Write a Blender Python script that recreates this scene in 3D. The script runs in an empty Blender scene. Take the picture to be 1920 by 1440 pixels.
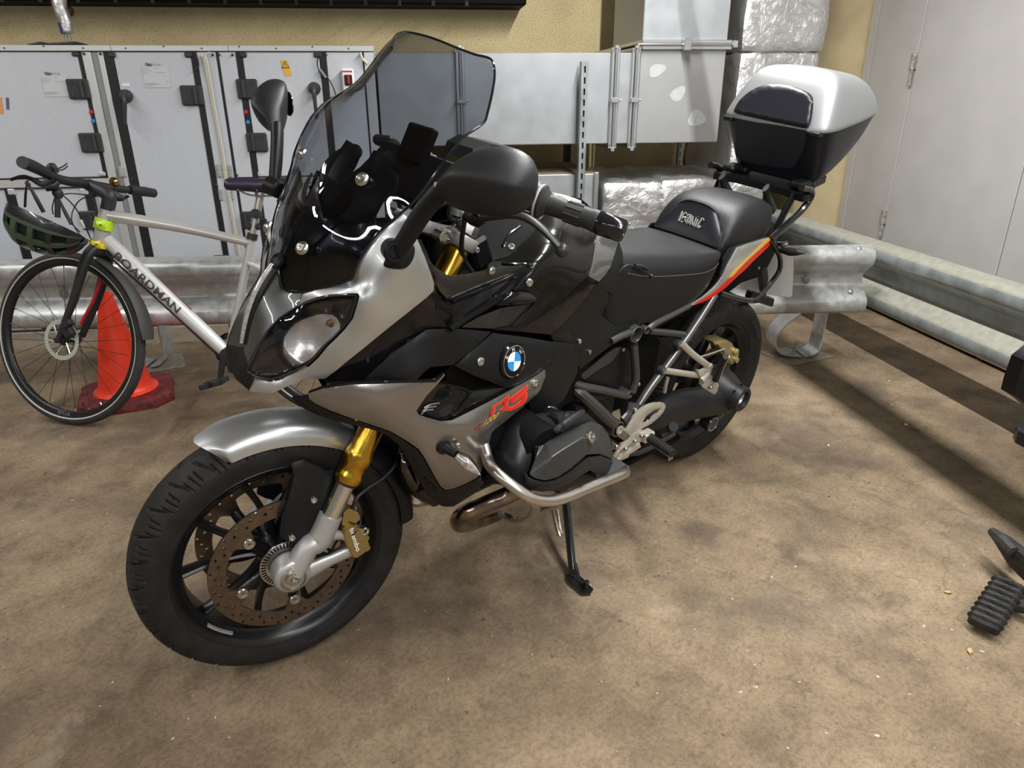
import bpy, bmesh, math, random
import numpy as np
from mathutils import Matrix, Vector, geometry
random.seed(7)
rng = np.random.default_rng(7)
sc = bpy.context.scene
COL = sc.collection

# ------------------------------------------------------------------ camera, world, lights, exposure
CX, CY, FPX = 960.0, 720.0, 1317.5588646
CAM = np.array([0.45355, 1.38946759, 1.23201841])
def m3(axis, a):
    c, s = math.cos(a), math.sin(a)
    return np.array({'x': [[1,0,0],[0,c,-s],[0,s,c]], 'y': [[c,0,s],[0,1,0],[-s,0,c]], 'z': [[c,-s,0],[s,c,0],[0,0,1]]}[axis])
RC = m3('z', 2.436925182912704) @ m3('x', math.pi/2-0.3899894143898476) @ m3('z', -0.0061595372161240645)
cam_d = bpy.data.cameras.new('camera'); cam_d.sensor_width = 36; cam_d.sensor_fit = 'HORIZONTAL'
cam_d.lens = 36*FPX/1920; cam_d.clip_start = 0.02; cam_d.clip_end = 100
cam = bpy.data.objects.new('camera', cam_d); COL.objects.link(cam)
M4 = Matrix.Identity(4)
for i in range(3):
    for j in range(3): M4[i][j] = RC[i, j]
    M4[i][3] = CAM[i]
cam.matrix_world = M4
sc.camera = cam

sc.view_settings.view_transform = 'Standard'; sc.view_settings.look = 'None'
sc.view_settings.gamma = 1; sc.view_settings.use_curve_mapping = False
sc.view_settings.exposure = -0.22

world = bpy.data.worlds.new('world'); sc.world = world; world.use_nodes = True
wb = world.node_tree.nodes['Background']; wb.inputs[0].default_value = (0.92, 0.96, 1.0, 1); wb.inputs[1].default_value = 0.26

# wall frame: a runs right along the back wall, b runs away from the camera, origin under the camera
AZ = math.radians(147)
DA = np.array([math.cos(AZ), math.sin(AZ), 0]); DB = np.array([-math.sin(AZ), math.cos(AZ), 0])
MW = np.eye(4); MW[:3,0] = DA; MW[:3,1] = DB; MW[:3,3] = [CAM[0], CAM[1], 0]
def W(a, b, z): return (MW @ np.array([a, b, z, 1]))[:3]

def area(name, a, b, z, sx, sy, power, col=(1, 0.99, 0.97), tilt=0):
    l = bpy.data.lights.new(name, 'AREA'); l.shape = 'RECTANGLE'; l.size = sx; l.size_y = sy
    l.energy = power; l.color = col
    o = bpy.data.objects.new(name, l); COL.objects.link(o)
    o.matrix_world = Matrix.Translation(Vector(W(a, b, z))) @ Matrix.Rotation(AZ, 4, 'Z') @ Matrix.Rotation(tilt, 4, 'Y')
    return o
# row of fluorescent tubes under the garage ceiling, then added fill rows
for _b, _p in ((-1.9, 46), (-.35, 56), (1.2, 74), (2.75, 84)): area('tube_and_fill_light', 1.15, _b, 2.6, 0.035, 1.2, _p)
for _b in (-2.6, -4.2): area('tube_and_fill_light', 1.15, _b-.8, 2.6, 0.035, 1.2, 25)
for _b in (-1.5, .7, 2.6): area('tube_and_fill_light', -2.7, _b, 2.6, 0.08, 1.4, 34)  # fill row added to light the left side around the bicycle
for _a in (-2.4, -.6, 1.2): area('tube_and_fill_light', _a, -2.4, 2.62, 1.3, 0.12, 28)  # crosswise fill added from the camera side, keeps the rail shadows clean

# ------------------------------------------------------------------ frames and pixel back-projection
LEAN, STEER = 0.1339928808589424, -0.16138083169983894
def t4(R=None, t=(0,0,0)):
    M = np.eye(4)
    if R is not None: M[:3,:3] = R
    M[:3,3] = t
    return M
MB = t4(m3('x', -LEAN))                       # motorcycle frame: x forward, y to its left, z up, front axle at x=0
_ax = np.array([-math.sin(math.radians(27.7)), 0, math.cos(math.radians(27.7))])
_K = np.array([[0,-_ax[2],_ax[1]],[_ax[2],0,-_ax[0]],[-_ax[1],_ax[0],0]])
_RS = np.eye(3)+math.sin(STEER)*_K+(1-math.cos(STEER))*_K@_K
_h = np.array([-0.04, 0, 0.2995])
MS = t4(None, _h) @ t4(_RS) @ t4(None, -_h)   # steering: fork frame -> motorcycle frame
MF = MB @ MS
def ray(u, v): return RC @ np.array([(u-CX)/FPX, -(v-CY)/FPX, -1.0])
def unproj(M, u, v, axis, val):
    Mi = np.linalg.inv(M); c = (Mi @ np.append(CAM, 1))[:3]; d = Mi[:3,:3] @ ray(u, v)
    t = (val-c[axis])/d[axis]
    return c+t*d
def B(u, v, y): return unproj(MB, u, v, 1, y)          # motorcycle frame, given lateral distance
def Fk(u, v, y):                                       # same in the steered fork frame, result in the motorcycle frame
    p = unproj(MF, u, v, 1, y); return (MS @ np.append(p, 1))[:3]
def Fl(u, v, y): return unproj(MF, u, v, 1, y)
def S(p): return (MS @ np.append(np.array(p, float), 1))[:3]
def WB(u, v, b): return unproj(MW, u, v, 1, b)         # wall frame on a plane b = const
def WA(u, v, a): return unproj(MW, u, v, 0, a)
def WZ(u, v, z=0): return unproj(MW, u, v, 2, z)
def mir(p): p = np.array(p, float).copy(); p[..., 1] *= -1; return p

# ------------------------------------------------------------------ materials
MATS = {}
def mat(name, col, rough=0.5, metal=0.0, coat=0.0, noise=0.0, nscale=30, bump=0.0, bscale=200, alpha=None, emit=None, trans=0, ior=1.45, col2=None, flake=0, aniso=0, spec=None, coord='Object', ndetail=4, rvar=0.0, stretch=(1,1,1)):
    if name in MATS: return MATS[name]
    m = bpy.data.materials.new(name); m.use_nodes = True; nt = m.node_tree; n = nt.nodes; l = nt.links
    b = n['Principled BSDF']; b.inputs['Base Color'].default_value = (*col, 1)
    b.inputs['Roughness'].default_value = rough; b.inputs['Metallic'].default_value = metal
    b.inputs['Coat Weight'].default_value = coat; b.inputs['Coat Roughness'].default_value = 0.04
    b.inputs['IOR'].default_value = ior; b.inputs['Transmission Weight'].default_value = trans
    if spec is not None: b.inputs['Specular IOR Level'].default_value = spec
    if emit: b.inputs['Emission Color'].default_value = (*emit[0], 1); b.inputs['Emission Strength'].default_value = emit[1]
    tc = n.new('ShaderNodeTexCoord'); mp = n.new('ShaderNodeMapping'); l.new(tc.outputs[coord], mp.inputs[0]); mp.inputs['Scale'].default_value = stretch
    if noise or rvar or col2:
        t = n.new('ShaderNodeTexNoise'); t.inputs['Scale'].default_value = nscale; t.inputs['Detail'].default_value = ndetail
        l.new(mp.outputs[0], t.inputs['Vector'])
        if noise or col2:
            r = n.new('ShaderNodeValToRGB'); l.new(t.outputs['Fac'], r.inputs[0])
            c2 = col2 if col2 else tuple(min(1, c*(1+noise)) for c in col); c1 = col if col2 else tuple(c*(1-noise) for c in col)
            r.color_ramp.elements[0].position = 0.35; r.color_ramp.elements[0].color = (*c1, 1)
            r.color_ramp.elements[1].position = 0.65; r.color_ramp.elements[1].color = (*c2, 1)
            l.new(r.outputs[0], b.inputs['Base Color'])
        if rvar:
            mr = n.new('ShaderNodeMapRange'); l.new(t.outputs['Fac'], mr.inputs[0]); mr.inputs[1].default_value = .3; mr.inputs[2].default_value = .7
            mr.inputs[3].default_value = max(0, rough-rvar); mr.inputs[4].default_value = min(1, rough+rvar); l.new(mr.outputs[0], b.inputs['Roughness'])
    if bump:
        t2 = n.new('ShaderNodeTexNoise'); t2.inputs['Scale'].default_value = bscale; t2.inputs['Detail'].default_value = 3
        l.new(mp.outputs[0], t2.inputs['Vector'])
        bp = n.new('ShaderNodeBump'); bp.inputs['Strength'].default_value = bump; bp.inputs['Distance'].default_value = 0.001
        l.new(t2.outputs['Fac'], bp.inputs['Height']); l.new(bp.outputs[0], b.inputs['Normal'])
    if alpha is not None: b.inputs['Alpha'].default_value = alpha
    MATS[name] = m
    return m

silver = mat('silver_metallic_paint', (.50,.515,.52), .35, .78, .5, noise=.06, nscale=1200)
silver_shade = mat('shaded_silver_metallic_paint', (.27,.255,.245), .25, .85, .6, noise=.08, nscale=1200)  # the silver paint again, darkened and warmed for shade and floor reflection
gloss = mat('gloss_black_paint', (.006,.006,.007), .10, 0, 0, spec=.35)
glosst = mat('gloss_black_tank_paint', (.008,.0078,.0075), .14, 0, 0, spec=.42, noise=.5, nscale=1500)
satin = mat('satin_black_plastic', (.0065,.007,.0078), .42, spec=.32, bump=.15, bscale=900)
matt = mat('matt_black_plastic', (.013,.0135,.015), .44, spec=.42, bump=.25, bscale=700)
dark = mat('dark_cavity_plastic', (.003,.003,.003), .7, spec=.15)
rubber = mat('tyre_rubber', (.0135,.013,.0127), .6, spec=.33, noise=.25, nscale=25, bump=.2, bscale=500)
rimblk = mat('satin_black_wheel_paint', (.008,.008,.009), .3, spec=.4)
discm = mat('brake_disc_steel', (.17,.13,.10), .34, .9, noise=.12, nscale=60, rvar=.08)
steel = mat('bare_steel', (.55,.54,.52), .25, 1, rvar=.06, nscale=40)
chrome = mat('polished_chrome', (.75,.74,.72), .08, 1)
boltm = mat('zinc_bolt', (.55,.53,.5), .3, 1)
casta = mat('cast_aluminium_paint', (.42,.42,.41), .42, .55, bump=.2, bscale=500)
warma = mat('warm_cast_aluminium', (.50,.47,.40), .38, .5, bump=.15, bscale=500)
gold = mat('gold_anodised_tube', (.62,.36,.045), .22, 1, rvar=.05, nscale=30)
goldc = mat('gold_caliper_paint', (.36,.26,.10), .33, .75)
enggrey = mat('engine_cover_grey', (.060,.060,.058), .38, .6, noise=.1, nscale=400, bump=.2, bscale=600)
framegrey = mat('frame_grey_paint', (.085,.085,.085), .36, .6)
exh = mat('exhaust_steel', (.30,.24,.19), .22, 1, noise=.45, nscale=18, rvar=.1)
crash = mat('brushed_stainless_bar', (.60,.56,.52), .30, 1, noise=.03, nscale=15, rvar=.04)
leather = mat('black_vinyl_seat', (.010,.010,.011), .46, spec=.38, bump=.35, bscale=600)
leather2 = mat('smooth_black_vinyl', (.010,.011,.015), .35, spec=.4, bump=.15, bscale=600)
thread = mat('grey_seat_thread', (.10,.085,.085), .8)
letter = mat('silver_letter', (.55,.55,.55), .4, .3)
casew = mat('satin_silver_lid_paint', (.27,.28,.285), .46, .5, .2, noise=.04, nscale=900)
caseb = mat('top_case_black_plastic', (.008,.009,.013), .36, spec=.4, bump=.12, bscale=600)
white = mat('white_plastic', (.8,.8,.78), .4)
red = mat('red_decal', (.62,.02,.015), .35)
yel = mat('yellow_decal', (.72,.42,.05), .35)
blue = mat('blue_decal', (.02,.25,.68), .3)
dred = mat('dark_red_decal', (.30,.02,.02), .35)
mirrorg = mat('mirror_glass', (.8,.8,.8), .02, 1)
# ------------------------------------------------------------------ mesh helpers
def cat_curve(P, n, closed=False):
    P = np.array(P, float); k = len(P)
    if k == 2 and not closed: return np.array([P[0]+(P[1]-P[0])*i/n for i in range(n+1)])
    out = []
    segs = k if closed else k-1
    for i in range(segs):
        if closed: p0, p1, p2, p3 = P[(i-1)%k], P[i], P[(i+1)%k], P[(i+2)%k]
        else: p0 = P[i-1] if i else 2*P[0]-P[1]; p1 = P[i]; p2 = P[i+1]; p3 = P[i+2] if i+2 < k else 2*P[-1]-P[-2]
        for j in range(n):
            t = j/n
            out.append(.5*((2*p1)+(-p0+p2)*t+(2*p0-5*p1+4*p2-p3)*t*t+(-p0+3*p1-3*p2+p3)*t**3))
    if not closed: out.append(P[-1])
    return np.array(out)

def link(name, me, parent=None, label=None):
    o = bpy.data.objects.new(name, me); COL.objects.link(o)
    if parent is not None: o.parent = parent
    if label: o['label'] = label
    return o

class G:
    def __init__(s): s.v = []; s.f = []; s.m = []; s.M = np.eye(4)
    def add(s, verts, faces, mi=0, M=None):
        o = len(s.v); MM = s.M if M is None else s.M @ M
        for p in verts: s.v.append((MM @ np.array([p[0], p[1], p[2], 1.0]))[:3])
        for f in faces: s.f.append([i+o for i in f]); s.m.append(mi)
        return s
    def box(s, x0, x1, y0, y1, z0, z1, mi=0, M=None, bev=0):
        if x0 > x1: x0, x1 = x1, x0
        if y0 > y1: y0, y1 = y1, y0
        if z0 > z1: z0, z1 = z1, z0
        if bev:
            b = min(bev, (x1-x0)*.45, (y1-y0)*.45, (z1-z0)*.45)
            V = []; idx = {}
            for ix, x in enumerate((x0, x1)):
                for iy, y in enumerate((y0, y1)):
                    for iz, z in enumerate((z0, z1)):
                        sx, sy, sz = (1 if ix == 0 else -1), (1 if iy == 0 else -1), (1 if iz == 0 else -1)
                        for k, d in enumerate(((0, sy*b, sz*b), (sx*b, 0, sz*b), (sx*b, sy*b, 0))):
                            idx[(ix,iy,iz,k)] = len(V); V.append((x+d[0], y+d[1], z+d[2]))
            Fc = []
            for ix in (0,1): q = [idx[(ix,a,c,0)] for a,c in ((0,0),(1,0),(1,1),(0,1))]; Fc.append(q if ix else q[::-1])
            for iy in (0,1): q = [idx[(a,iy,c,1)] for a,c in ((0,0),(0,1),(1,1),(1,0))]; Fc.append(q if iy else q[::-1])
            for iz in (0,1): q = [idx[(a,c,iz,2)] for a,c in ((0,0),(1,0),(1,1),(0,1))]; Fc.append(q if iz else q[::-1])
            for iy in (0,1):
                for iz in (0,1): q = [idx[(0,iy,iz,1)], idx[(1,iy,iz,1)], idx[(1,iy,iz,2)], idx[(0,iy,iz,2)]]; Fc.append(q if iy == iz else q[::-1])
            for ix in (0,1):
                for iz in (0,1): q = [idx[(ix,0,iz,0)], idx[(ix,1,iz,0)], idx[(ix,1,iz,2)], idx[(ix,0,iz,2)]]; Fc.append(q[::-1] if ix == iz else q)
            for ix in (0,1):
                for iy in (0,1): q = [idx[(ix,iy,0,0)], idx[(ix,iy,1,0)], idx[(ix,iy,1,1)], idx[(ix,iy,0,1)]]; Fc.append(q if ix == iy else q[::-1])
            for ix in (0,1):
                for iy in (0,1):
                    for iz in (0,1):
                        q = [idx[(ix,iy,iz,k)] for k in range(3)]; Fc.append(q if (ix+iy+iz) % 2 else q[::-1])
            return s.add(V, Fc, mi, M)
        V = [(x,y,z) for x in (x0,x1) for y in (y0,y1) for z in (z0,z1)]
        return s.add(V, [(0,1,3,2),(4,6,7,5),(0,4,5,1),(2,3,7,6),(0,2,6,4),(1,5,7,3)], mi, M)
    def tube(s, P, r, n=12, mi=0, sub=0, cap=True, closed=False, flat=None, up=None):
        P = np.array(P, float)
        if sub: 
            if np.ndim(r): r = np.interp(np.arange(len(P)*1.0) if False else np.linspace(0, len(P)-1, (len(P)-1)*sub+1), np.arange(len(P)), r)
            P = cat_curve(P, sub, closed)
        k = len(P); rr = np.full(k, r) if not np.ndim(r) else np.array(r, float)
        T = np.zeros_like(P)
        for i in range(k):
            a = P[(i-1)%k] if (closed or i) else P[0]; b = P[(i+1)%k] if (closed or i < k-1) else P[-1]
            t = b-a; T[i] = t/(np.linalg.norm(t)+1e-12)
        u = np.array(up, float) if up is not None else (np.array([0,0,1.]) if abs(T[0][2]) < .9 else np.array([1.,0,0]))
        V = []; 
        for i in range(k):
            u = u-T[i]*(u@T[i]); u /= np.linalg.norm(u)+1e-12; w = np.cross(T[i], u)
            for j in range(n):
                a = 2*math.pi*j/n; fu, fw = (1, 1) if flat is None else flat
                V.append(P[i]+rr[i]*(fu*math.cos(a)*u+fw*math.sin(a)*w))
        Fc = []
        for i in range(k if closed else k-1):
            i2 = (i+1) % k
            for j in range(n): Fc.append((i*n+j, i*n+(j+1)%n, i2*n+(j+1)%n, i2*n+j))
        if cap and not closed: Fc.append(tuple(range(n))[::-1]); Fc.append(tuple((k-1)*n+j for j in range(n)))
        return s.add(V, Fc, mi)
    def lathe(s, prof, o, d, n=24, mi=0, capped=True, up=None):
        # prof: list of (radius, distance along d)
        o = np.array(o, float); d = np.array(d, float); d /= np.linalg.norm(d)
        u = np.array([0,0,1.]) if abs(d[2]) < .9 else np.array([1.,0,0])
        if up is not None: u = np.array(up, float)
        u = u-d*(u@d); u /= np.linalg.norm(u); w = np.cross(d, u)
        V = [o+d*h+r*(math.cos(2*math.pi*j/n)*u+math.sin(2*math.pi*j/n)*w) for r, h in prof for j in range(n)]
        Fc = [(i*n+j, i*n+(j+1)%n, (i+1)*n+(j+1)%n, (i+1)*n+j) for i in range(len(prof)-1) for j in range(n)]
        if capped:
            if prof[0][0] > 1e-5: Fc.append(tuple(range(n))[::-1])
            if prof[-1][0] > 1e-5: Fc.append(tuple((len(prof)-1)*n+j for j in range(n)))
        return s.add(V, Fc, mi)
    def prism(s, poly, d, mi=0):
        # poly: list of 3-D points (planar-ish), extruded by vector d; concave outlines are triangulated
        P = np.array(poly, float); d = np.array(d, float); n = len(P)
        nrm = sum(np.cross(P[i]-P[0], P[(i+1)%n]-P[0]) for i in range(1, n)); nrm /= np.linalg.norm(nrm)
        if nrm@d > 0: P = P[::-1]
        V = list(P)+list(P+d)
        tris = geometry.tessellate_polygon([[Vector(p) for p in P]])
        def orient(t, sgn):
            a, b, c = (np.array(P[i]) for i in t)
            return t if (np.cross(b-a, c-a)@d)*sgn > 0 else t[::-1]
        Fc = [tuple(orient(t, -1)) for t in tris]+[tuple(i+n for i in orient(t, 1)) for t in tris]
        Fc += [(i, i+n, (i+1)%n+n, (i+1)%n)[::-1] for i in range(n)]
        return s.add(V, Fc, mi)
    def loft(s, rows, mi=0, su=1, sv=1, closed=False, caps=False, thick=0):
        R = np.array(rows, float)
        if sv > 1: R = np.stack([cat_curve(r, sv, closed) for r in R])
        if su > 1: R = np.stack([cat_curve(R[:, j], su) for j in range(R.shape[1])], 1)
        nu, nv = R.shape[:2]; V = R.reshape(-1, 3)
        Fc = [(i*nv+j, i*nv+(j+1)%nv, (i+1)*nv+(j+1)%nv, (i+1)*nv+j) for i in range(nu-1) for j in range(nv if closed else nv-1)]
        if caps and closed: Fc += [tuple(range(nv))[::-1], tuple((nu-1)*nv+j for j in range(nv))]
        if thick: V, Fc = shell(V, Fc, thick)
        return s.add(V, Fc, mi)
    def ball(s, c, r, n=12, mi=0):
        rx = np.array(r if np.ndim(r) else (r, r, r)); c = np.array(c, float)
        V = []; m = n//2+1
        for i in range(1, m):
            ph = math.pi*i/m
            for j in range(n): V.append(c+rx*np.array([math.sin(ph)*math.cos(2*math.pi*j/n), math.sin(ph)*math.sin(2*math.pi*j/n), math.cos(ph)]))
        V += [c+rx*np.array([0,0,1]), c-rx*np.array([0,0,1])]; k = (m-1)*n
        Fc = [(i*n+j, (i+1)*n+j, (i+1)*n+(j+1)%n, i*n+(j+1)%n) for i in range(m-2) for j in range(n)]
        Fc += [(k, j, (j+1)%n) for j in range(n)]+[(k+1, (m-2)*n+(j+1)%n, (m-2)*n+j) for j in range(n)]
        return s.add(V, Fc, mi)
    def bolt(s, p, d, r=.007, h=.004, mi=0):
        s.lathe([(r*1.0, -h), (r, h*.6), (r*.85, h), (r*.5, h), (r*.45, h*.3), (0, h*.3)], p, d, 14, mi)
        return s
    def mirrored(s):
        g = G(); g.v = [np.array([p[0], -p[1], p[2]]) for p in s.v]; g.f = [f[::-1] for f in s.f]; g.m = list(s.m); return g
    def xf(s, M):
        s.v = [(M @ np.append(p, 1))[:3] for p in s.v]; return s
    def build(s, name, mats, parent=None, label=None, angle=35, xf=None, kind=None, flatsh=False):
        me = bpy.data.meshes.new(name)
        V = s.v
        if xf is not None: V = [(xf @ np.append(p, 1))[:3] for p in V]
        me.from_pydata([tuple(map(float, p)) for p in V], [], s.f)
        if not isinstance(mats, (list, tuple)): mats = [mats]
        for m in mats: me.materials.append(m)
        if any(s.m): me.polygons.foreach_set('material_index', s.m)
        me.validate()
        if not flatsh:
            me.polygons.foreach_set('use_smooth', [True]*len(me.polygons))
            me.set_sharp_from_angle(angle=math.radians(angle))
        me.update()
        o = link(name, me, parent, label)
        if kind: o['kind'] = kind
        return o

def shell(V, Fc, th):
    V = np.array(V, float); N = np.zeros_like(V)
    ec = {}
    for f in Fc:
        p = V[list(f)]
        nn = np.cross(p[2]-p[0], (p[3] if len(f) > 3 else p[1])-p[0+0]) if len(f) > 3 else np.cross(p[1]-p[0], p[2]-p[0])
        if len(f) > 3: nn = np.cross(p[2]-p[0], p[3]-p[1])
        for i in f: N[i] += nn
        for a, b in zip(f, list(f[1:])+[f[0]]):
            ec[(a, b)] = 1
    N /= np.linalg.norm(N, axis=1)[:, None]+1e-12
    n = len(V); V2 = np.concatenate([V, V-N*th])
    F2 = [tuple(f) for f in Fc]+[tuple(i+n for i in f[::-1]) for f in Fc]
    for (a, b) in ec:
        if (b, a) not in ec: F2.append((b, a, a+n, b+n))
    return V2, F2

class Surf:
    """smooth depth surface y(u, v) through control points; frame: 'B' motorcycle, 'F' fork"""
    def __init__(s, pts, frame='B', lam=1e-4):
        P = np.array([p[:3] for p in pts], float); s.c = P[:, :2].mean(0); s.k = max(1, np.abs(P[:, :2]-s.c).max())
        X = (P[:, :2]-s.c)/s.k; n = len(X); s.X = X; s.fr = frame
        d = np.linalg.norm(X[:, None]-X[None], axis=2)
        K = np.where(d > 0, d*d*np.log(d+1e-12), 0)+lam*np.eye(n)
        A = np.zeros((n+3, n+3)); A[:n,:n] = K; A[:n,n] = 1; A[:n,n+1:] = X; A[n,:n] = 1; A[n+1:,:n] = X.T
        s.w = np.linalg.lstsq(A, np.append(P[:, 2], [0,0,0]), rcond=None)[0]
    def y(s, u, v):
        q = (np.array([u, v])-s.c)/s.k; d = np.linalg.norm(s.X-q, axis=1)
        return float(s.w[:-3]@np.where(d > 0, d*d*np.log(d+1e-12), 0)+s.w[-3]+s.w[-2:]@q)
    def P(s, u, v, off=0):
        y = s.y(u, v)+off
        return Fk(u, v, y) if s.fr == 'F' else B(u, v, y)

def smooth_outline(pts, n=5):
    """closed outline; a point with a 3rd/4th truthy flag is a sharp corner"""
    P = [np.array(p[:2], float) for p in pts]; fl = [len(p) > 2 and bool(p[2]) for p in pts]; k = len(P); out = []
    for i in range(k):
        p1, p2 = P[i], P[(i+1)%k]
        p0 = P[(i-1)%k] if not fl[i] else 2*p1-p2
        p3 = P[(i+2)%k] if not fl[(i+1)%k] else 2*p2-p1
        for j in range(n):
            t = j/n; out.append(.5*((2*p1)+(-p0+p2)*t+(2*p0-5*p1+4*p2-p3)*t*t+(-p0+3*p1-3*p2+p3)*t**3))
    return out
def resample(poly, step):
    out = []; k = len(poly)
    for i in range(k):
        a, b = np.array(poly[i], float), np.array(poly[(i+1)%k], float); m = max(1, int(np.linalg.norm(b-a)/step))
        for j in range(m): out.append(a+(b-a)*j/m)
    return out
def inside(p, poly):
    c = False; n = len(poly); j = n-1
    for i in range(n):
        a, b = poly[i], poly[j]
        if (a[1] > p[1]) != (b[1] > p[1]) and p[0] < (b[0]-a[0])*(p[1]-a[1])/(b[1]-a[1])+a[0]: c = not c
        j = i
    return c
def tri_region(outline, holes=(), step=9, inset=None):
    """triangulate a 2-D outline with an interior grid -> pts, tris, n_boundary"""
    bd = [resample(outline, step*.8)]+[resample(h, step*.8) for h in holes]
    pts = []; edges = []
    for b in bd:
        o = len(pts); pts += [np.array(p) for p in b]; edges += [(o+i, o+(i+1)%len(b)) for i in range(len(b))]
    nb = len(pts); BP = np.array(pts)
    lo, hi = BP.min(0), BP.max(0)
    r = 0
    for v in np.arange(lo[1]+step/2, hi[1], step*.87):
        r += 1
        for u in np.arange(lo[0]+(step/2 if r % 2 else 0), hi[0], step):
            q = (u, v)
            if np.min(np.sum((BP-np.array(q))**2, 1)) < (step*.5)**2: continue
            if inside(q, bd[0]) and not any(inside(q, h) for h in bd[1:]): pts.append(np.array(q))
    if inset:
        A = 0
        for b in bd:
            pass
    r = geometry.delaunay_2d_cdt([Vector((float(p[0]), float(p[1]))) for p in pts], edges, [], 0, 1e-6)
    P2 = [np.array(v) for v in r[0]]; T = []
    for f in r[2]:
        c = sum(P2[i] for i in f)/len(f)
        if inside(c, bd[0]) and not any(inside(c, h) for h in bd[1:]): T.append(list(f))
    return P2, T, BP, edges

def patch(name, outline, surf, m, parent, th=.004, step=9, holes=(), smooth=False, label=None, mirror=True, edge=.0015, off=0, angle=40, ret=False, ydisp=None):
    """curved shell with the outline given in photograph pixels, laid on the depth surface and given thickness"""
    if smooth: outline = smooth_outline(outline)
    outline = [np.array(p[:2], float) for p in outline]
    hs = [[np.array(p[:2], float) for p in h] for h in holes]
    P2, T, BP, _ = tri_region(outline, hs, step)
    V = []
    for p in P2:
        d = math.sqrt(np.min(np.sum((BP-p)**2, 1)))
        o = off - (edge if d < 1e-3 else edge*.25 if d < step*.9 else 0)
        if ydisp: o += ydisp(p[0], p[1])
        V.append(surf.P(p[0], p[1], o))
    # orient towards the camera (outwards)
    Mi = np.linalg.inv(MB); c = (Mi @ np.append(CAM, 1))[:3]; V = np.array(V); F2 = []
    for t in T:
        nn = np.cross(V[t[1]]-V[t[0]], V[t[2]]-V[t[0]])
        F2.append(t if nn@(c-V[t[0]]) > 0 else t[::-1])
    V2, F3 = shell(V, F2, th)
    g = G(); g.add(V2, F3)
    if ret: return g
    o = g.build(name, m, parent, label, angle)
    if mirror: g.mirrored().build(name, m, parent, None, angle)
    return o

def text_mesh(body, size=1, extrude=.0, bold=False, sub=0):
    cu = bpy.data.curves.new('t', 'FONT'); cu.body = body; cu.size = size; cu.extrude = extrude; cu.resolution_u = 3
    if bold: cu.offset = (.02 if bold is True else bold)*size
    o = bpy.data.objects.new('t', cu); COL.objects.link(o); bpy.context.view_layer.update()
    dg = bpy.context.evaluated_depsgraph_get(); me = bpy.data.meshes.new_from_object(o.evaluated_get(dg))
    if sub:
        bm = bmesh.new(); bm.from_mesh(me)
        for _ in range(sub): bmesh.ops.triangulate(bm, faces=bm.faces[:]); bmesh.ops.subdivide_edges(bm, edges=[e for e in bm.edges if e.calc_length() > .08], cuts=1, use_grid_fill=True)
        bmesh.ops.triangulate(bm, faces=bm.faces[:]); bm.to_mesh(me); bm.free()
    V = np.array([v.co[:] for v in me.vertices]).reshape(-1, 3); Fc = [tuple(p.vertices) for p in me.polygons]
    bpy.data.objects.remove(o); bpy.data.curves.remove(cu); bpy.data.meshes.remove(me)
    return V, Fc
def quad_text(body, quad, fn, name, m, parent, bold=False, th=.0008, label=None, shapes=None, aspect=None):
    """text (or polygons in a 0..1 box) mapped to a pixel quad (tl, tr, br, bl), placed by fn(u, v) -> 3-D"""
    g = G()
    if shapes is None:
        V, Fc = text_mesh(body, bold=bold)
        lo, hi = V.min(0), V.max(0); q = (V[:, :2]-lo[:2])/(hi-lo)[:2]
    else:
        pts = []; Fc = []
        for poly in shapes:
            t = geometry.tessellate_polygon([[Vector((x, y, 0)) for x, y in poly]]); o = len(pts)
            pts += poly; Fc += [tuple(i+o for i in f) for f in t]
        q = np.array(pts, float)
    tl, tr, br, bl = (np.array(p, float) for p in quad)
    V3 = []
    for x, y in q:
        y = 1-y; p = (tl*(1-x)+tr*x)*(1-y)+(bl*(1-x)+br*x)*y; V3.append(fn(p[0], p[1]))
    g.add(V3, Fc)
    return g.build(name, m, parent, label, flatsh=True)

def thing(name, label, cat, M=None, group=None):
    o = bpy.data.objects.new(name, None); COL.objects.link(o); o.empty_display_size = .1
    if M is not None: o.matrix_world = Matrix([[float(M[i][j]) for j in range(4)] for i in range(4)])
    o['label'] = label; o['category'] = cat
    if group: o['group'] = group
    return o
def tag(o, label, cat, group=None):
    o['label'] = label; o['category'] = cat
    if group: o['group'] = group
    return o
def struct(o): o['kind'] = 'structure'; return o
def wt(a=0, b=0, z=0):
    M = MW.copy(); M[:3,3] = W(a, b, z); return M
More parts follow.
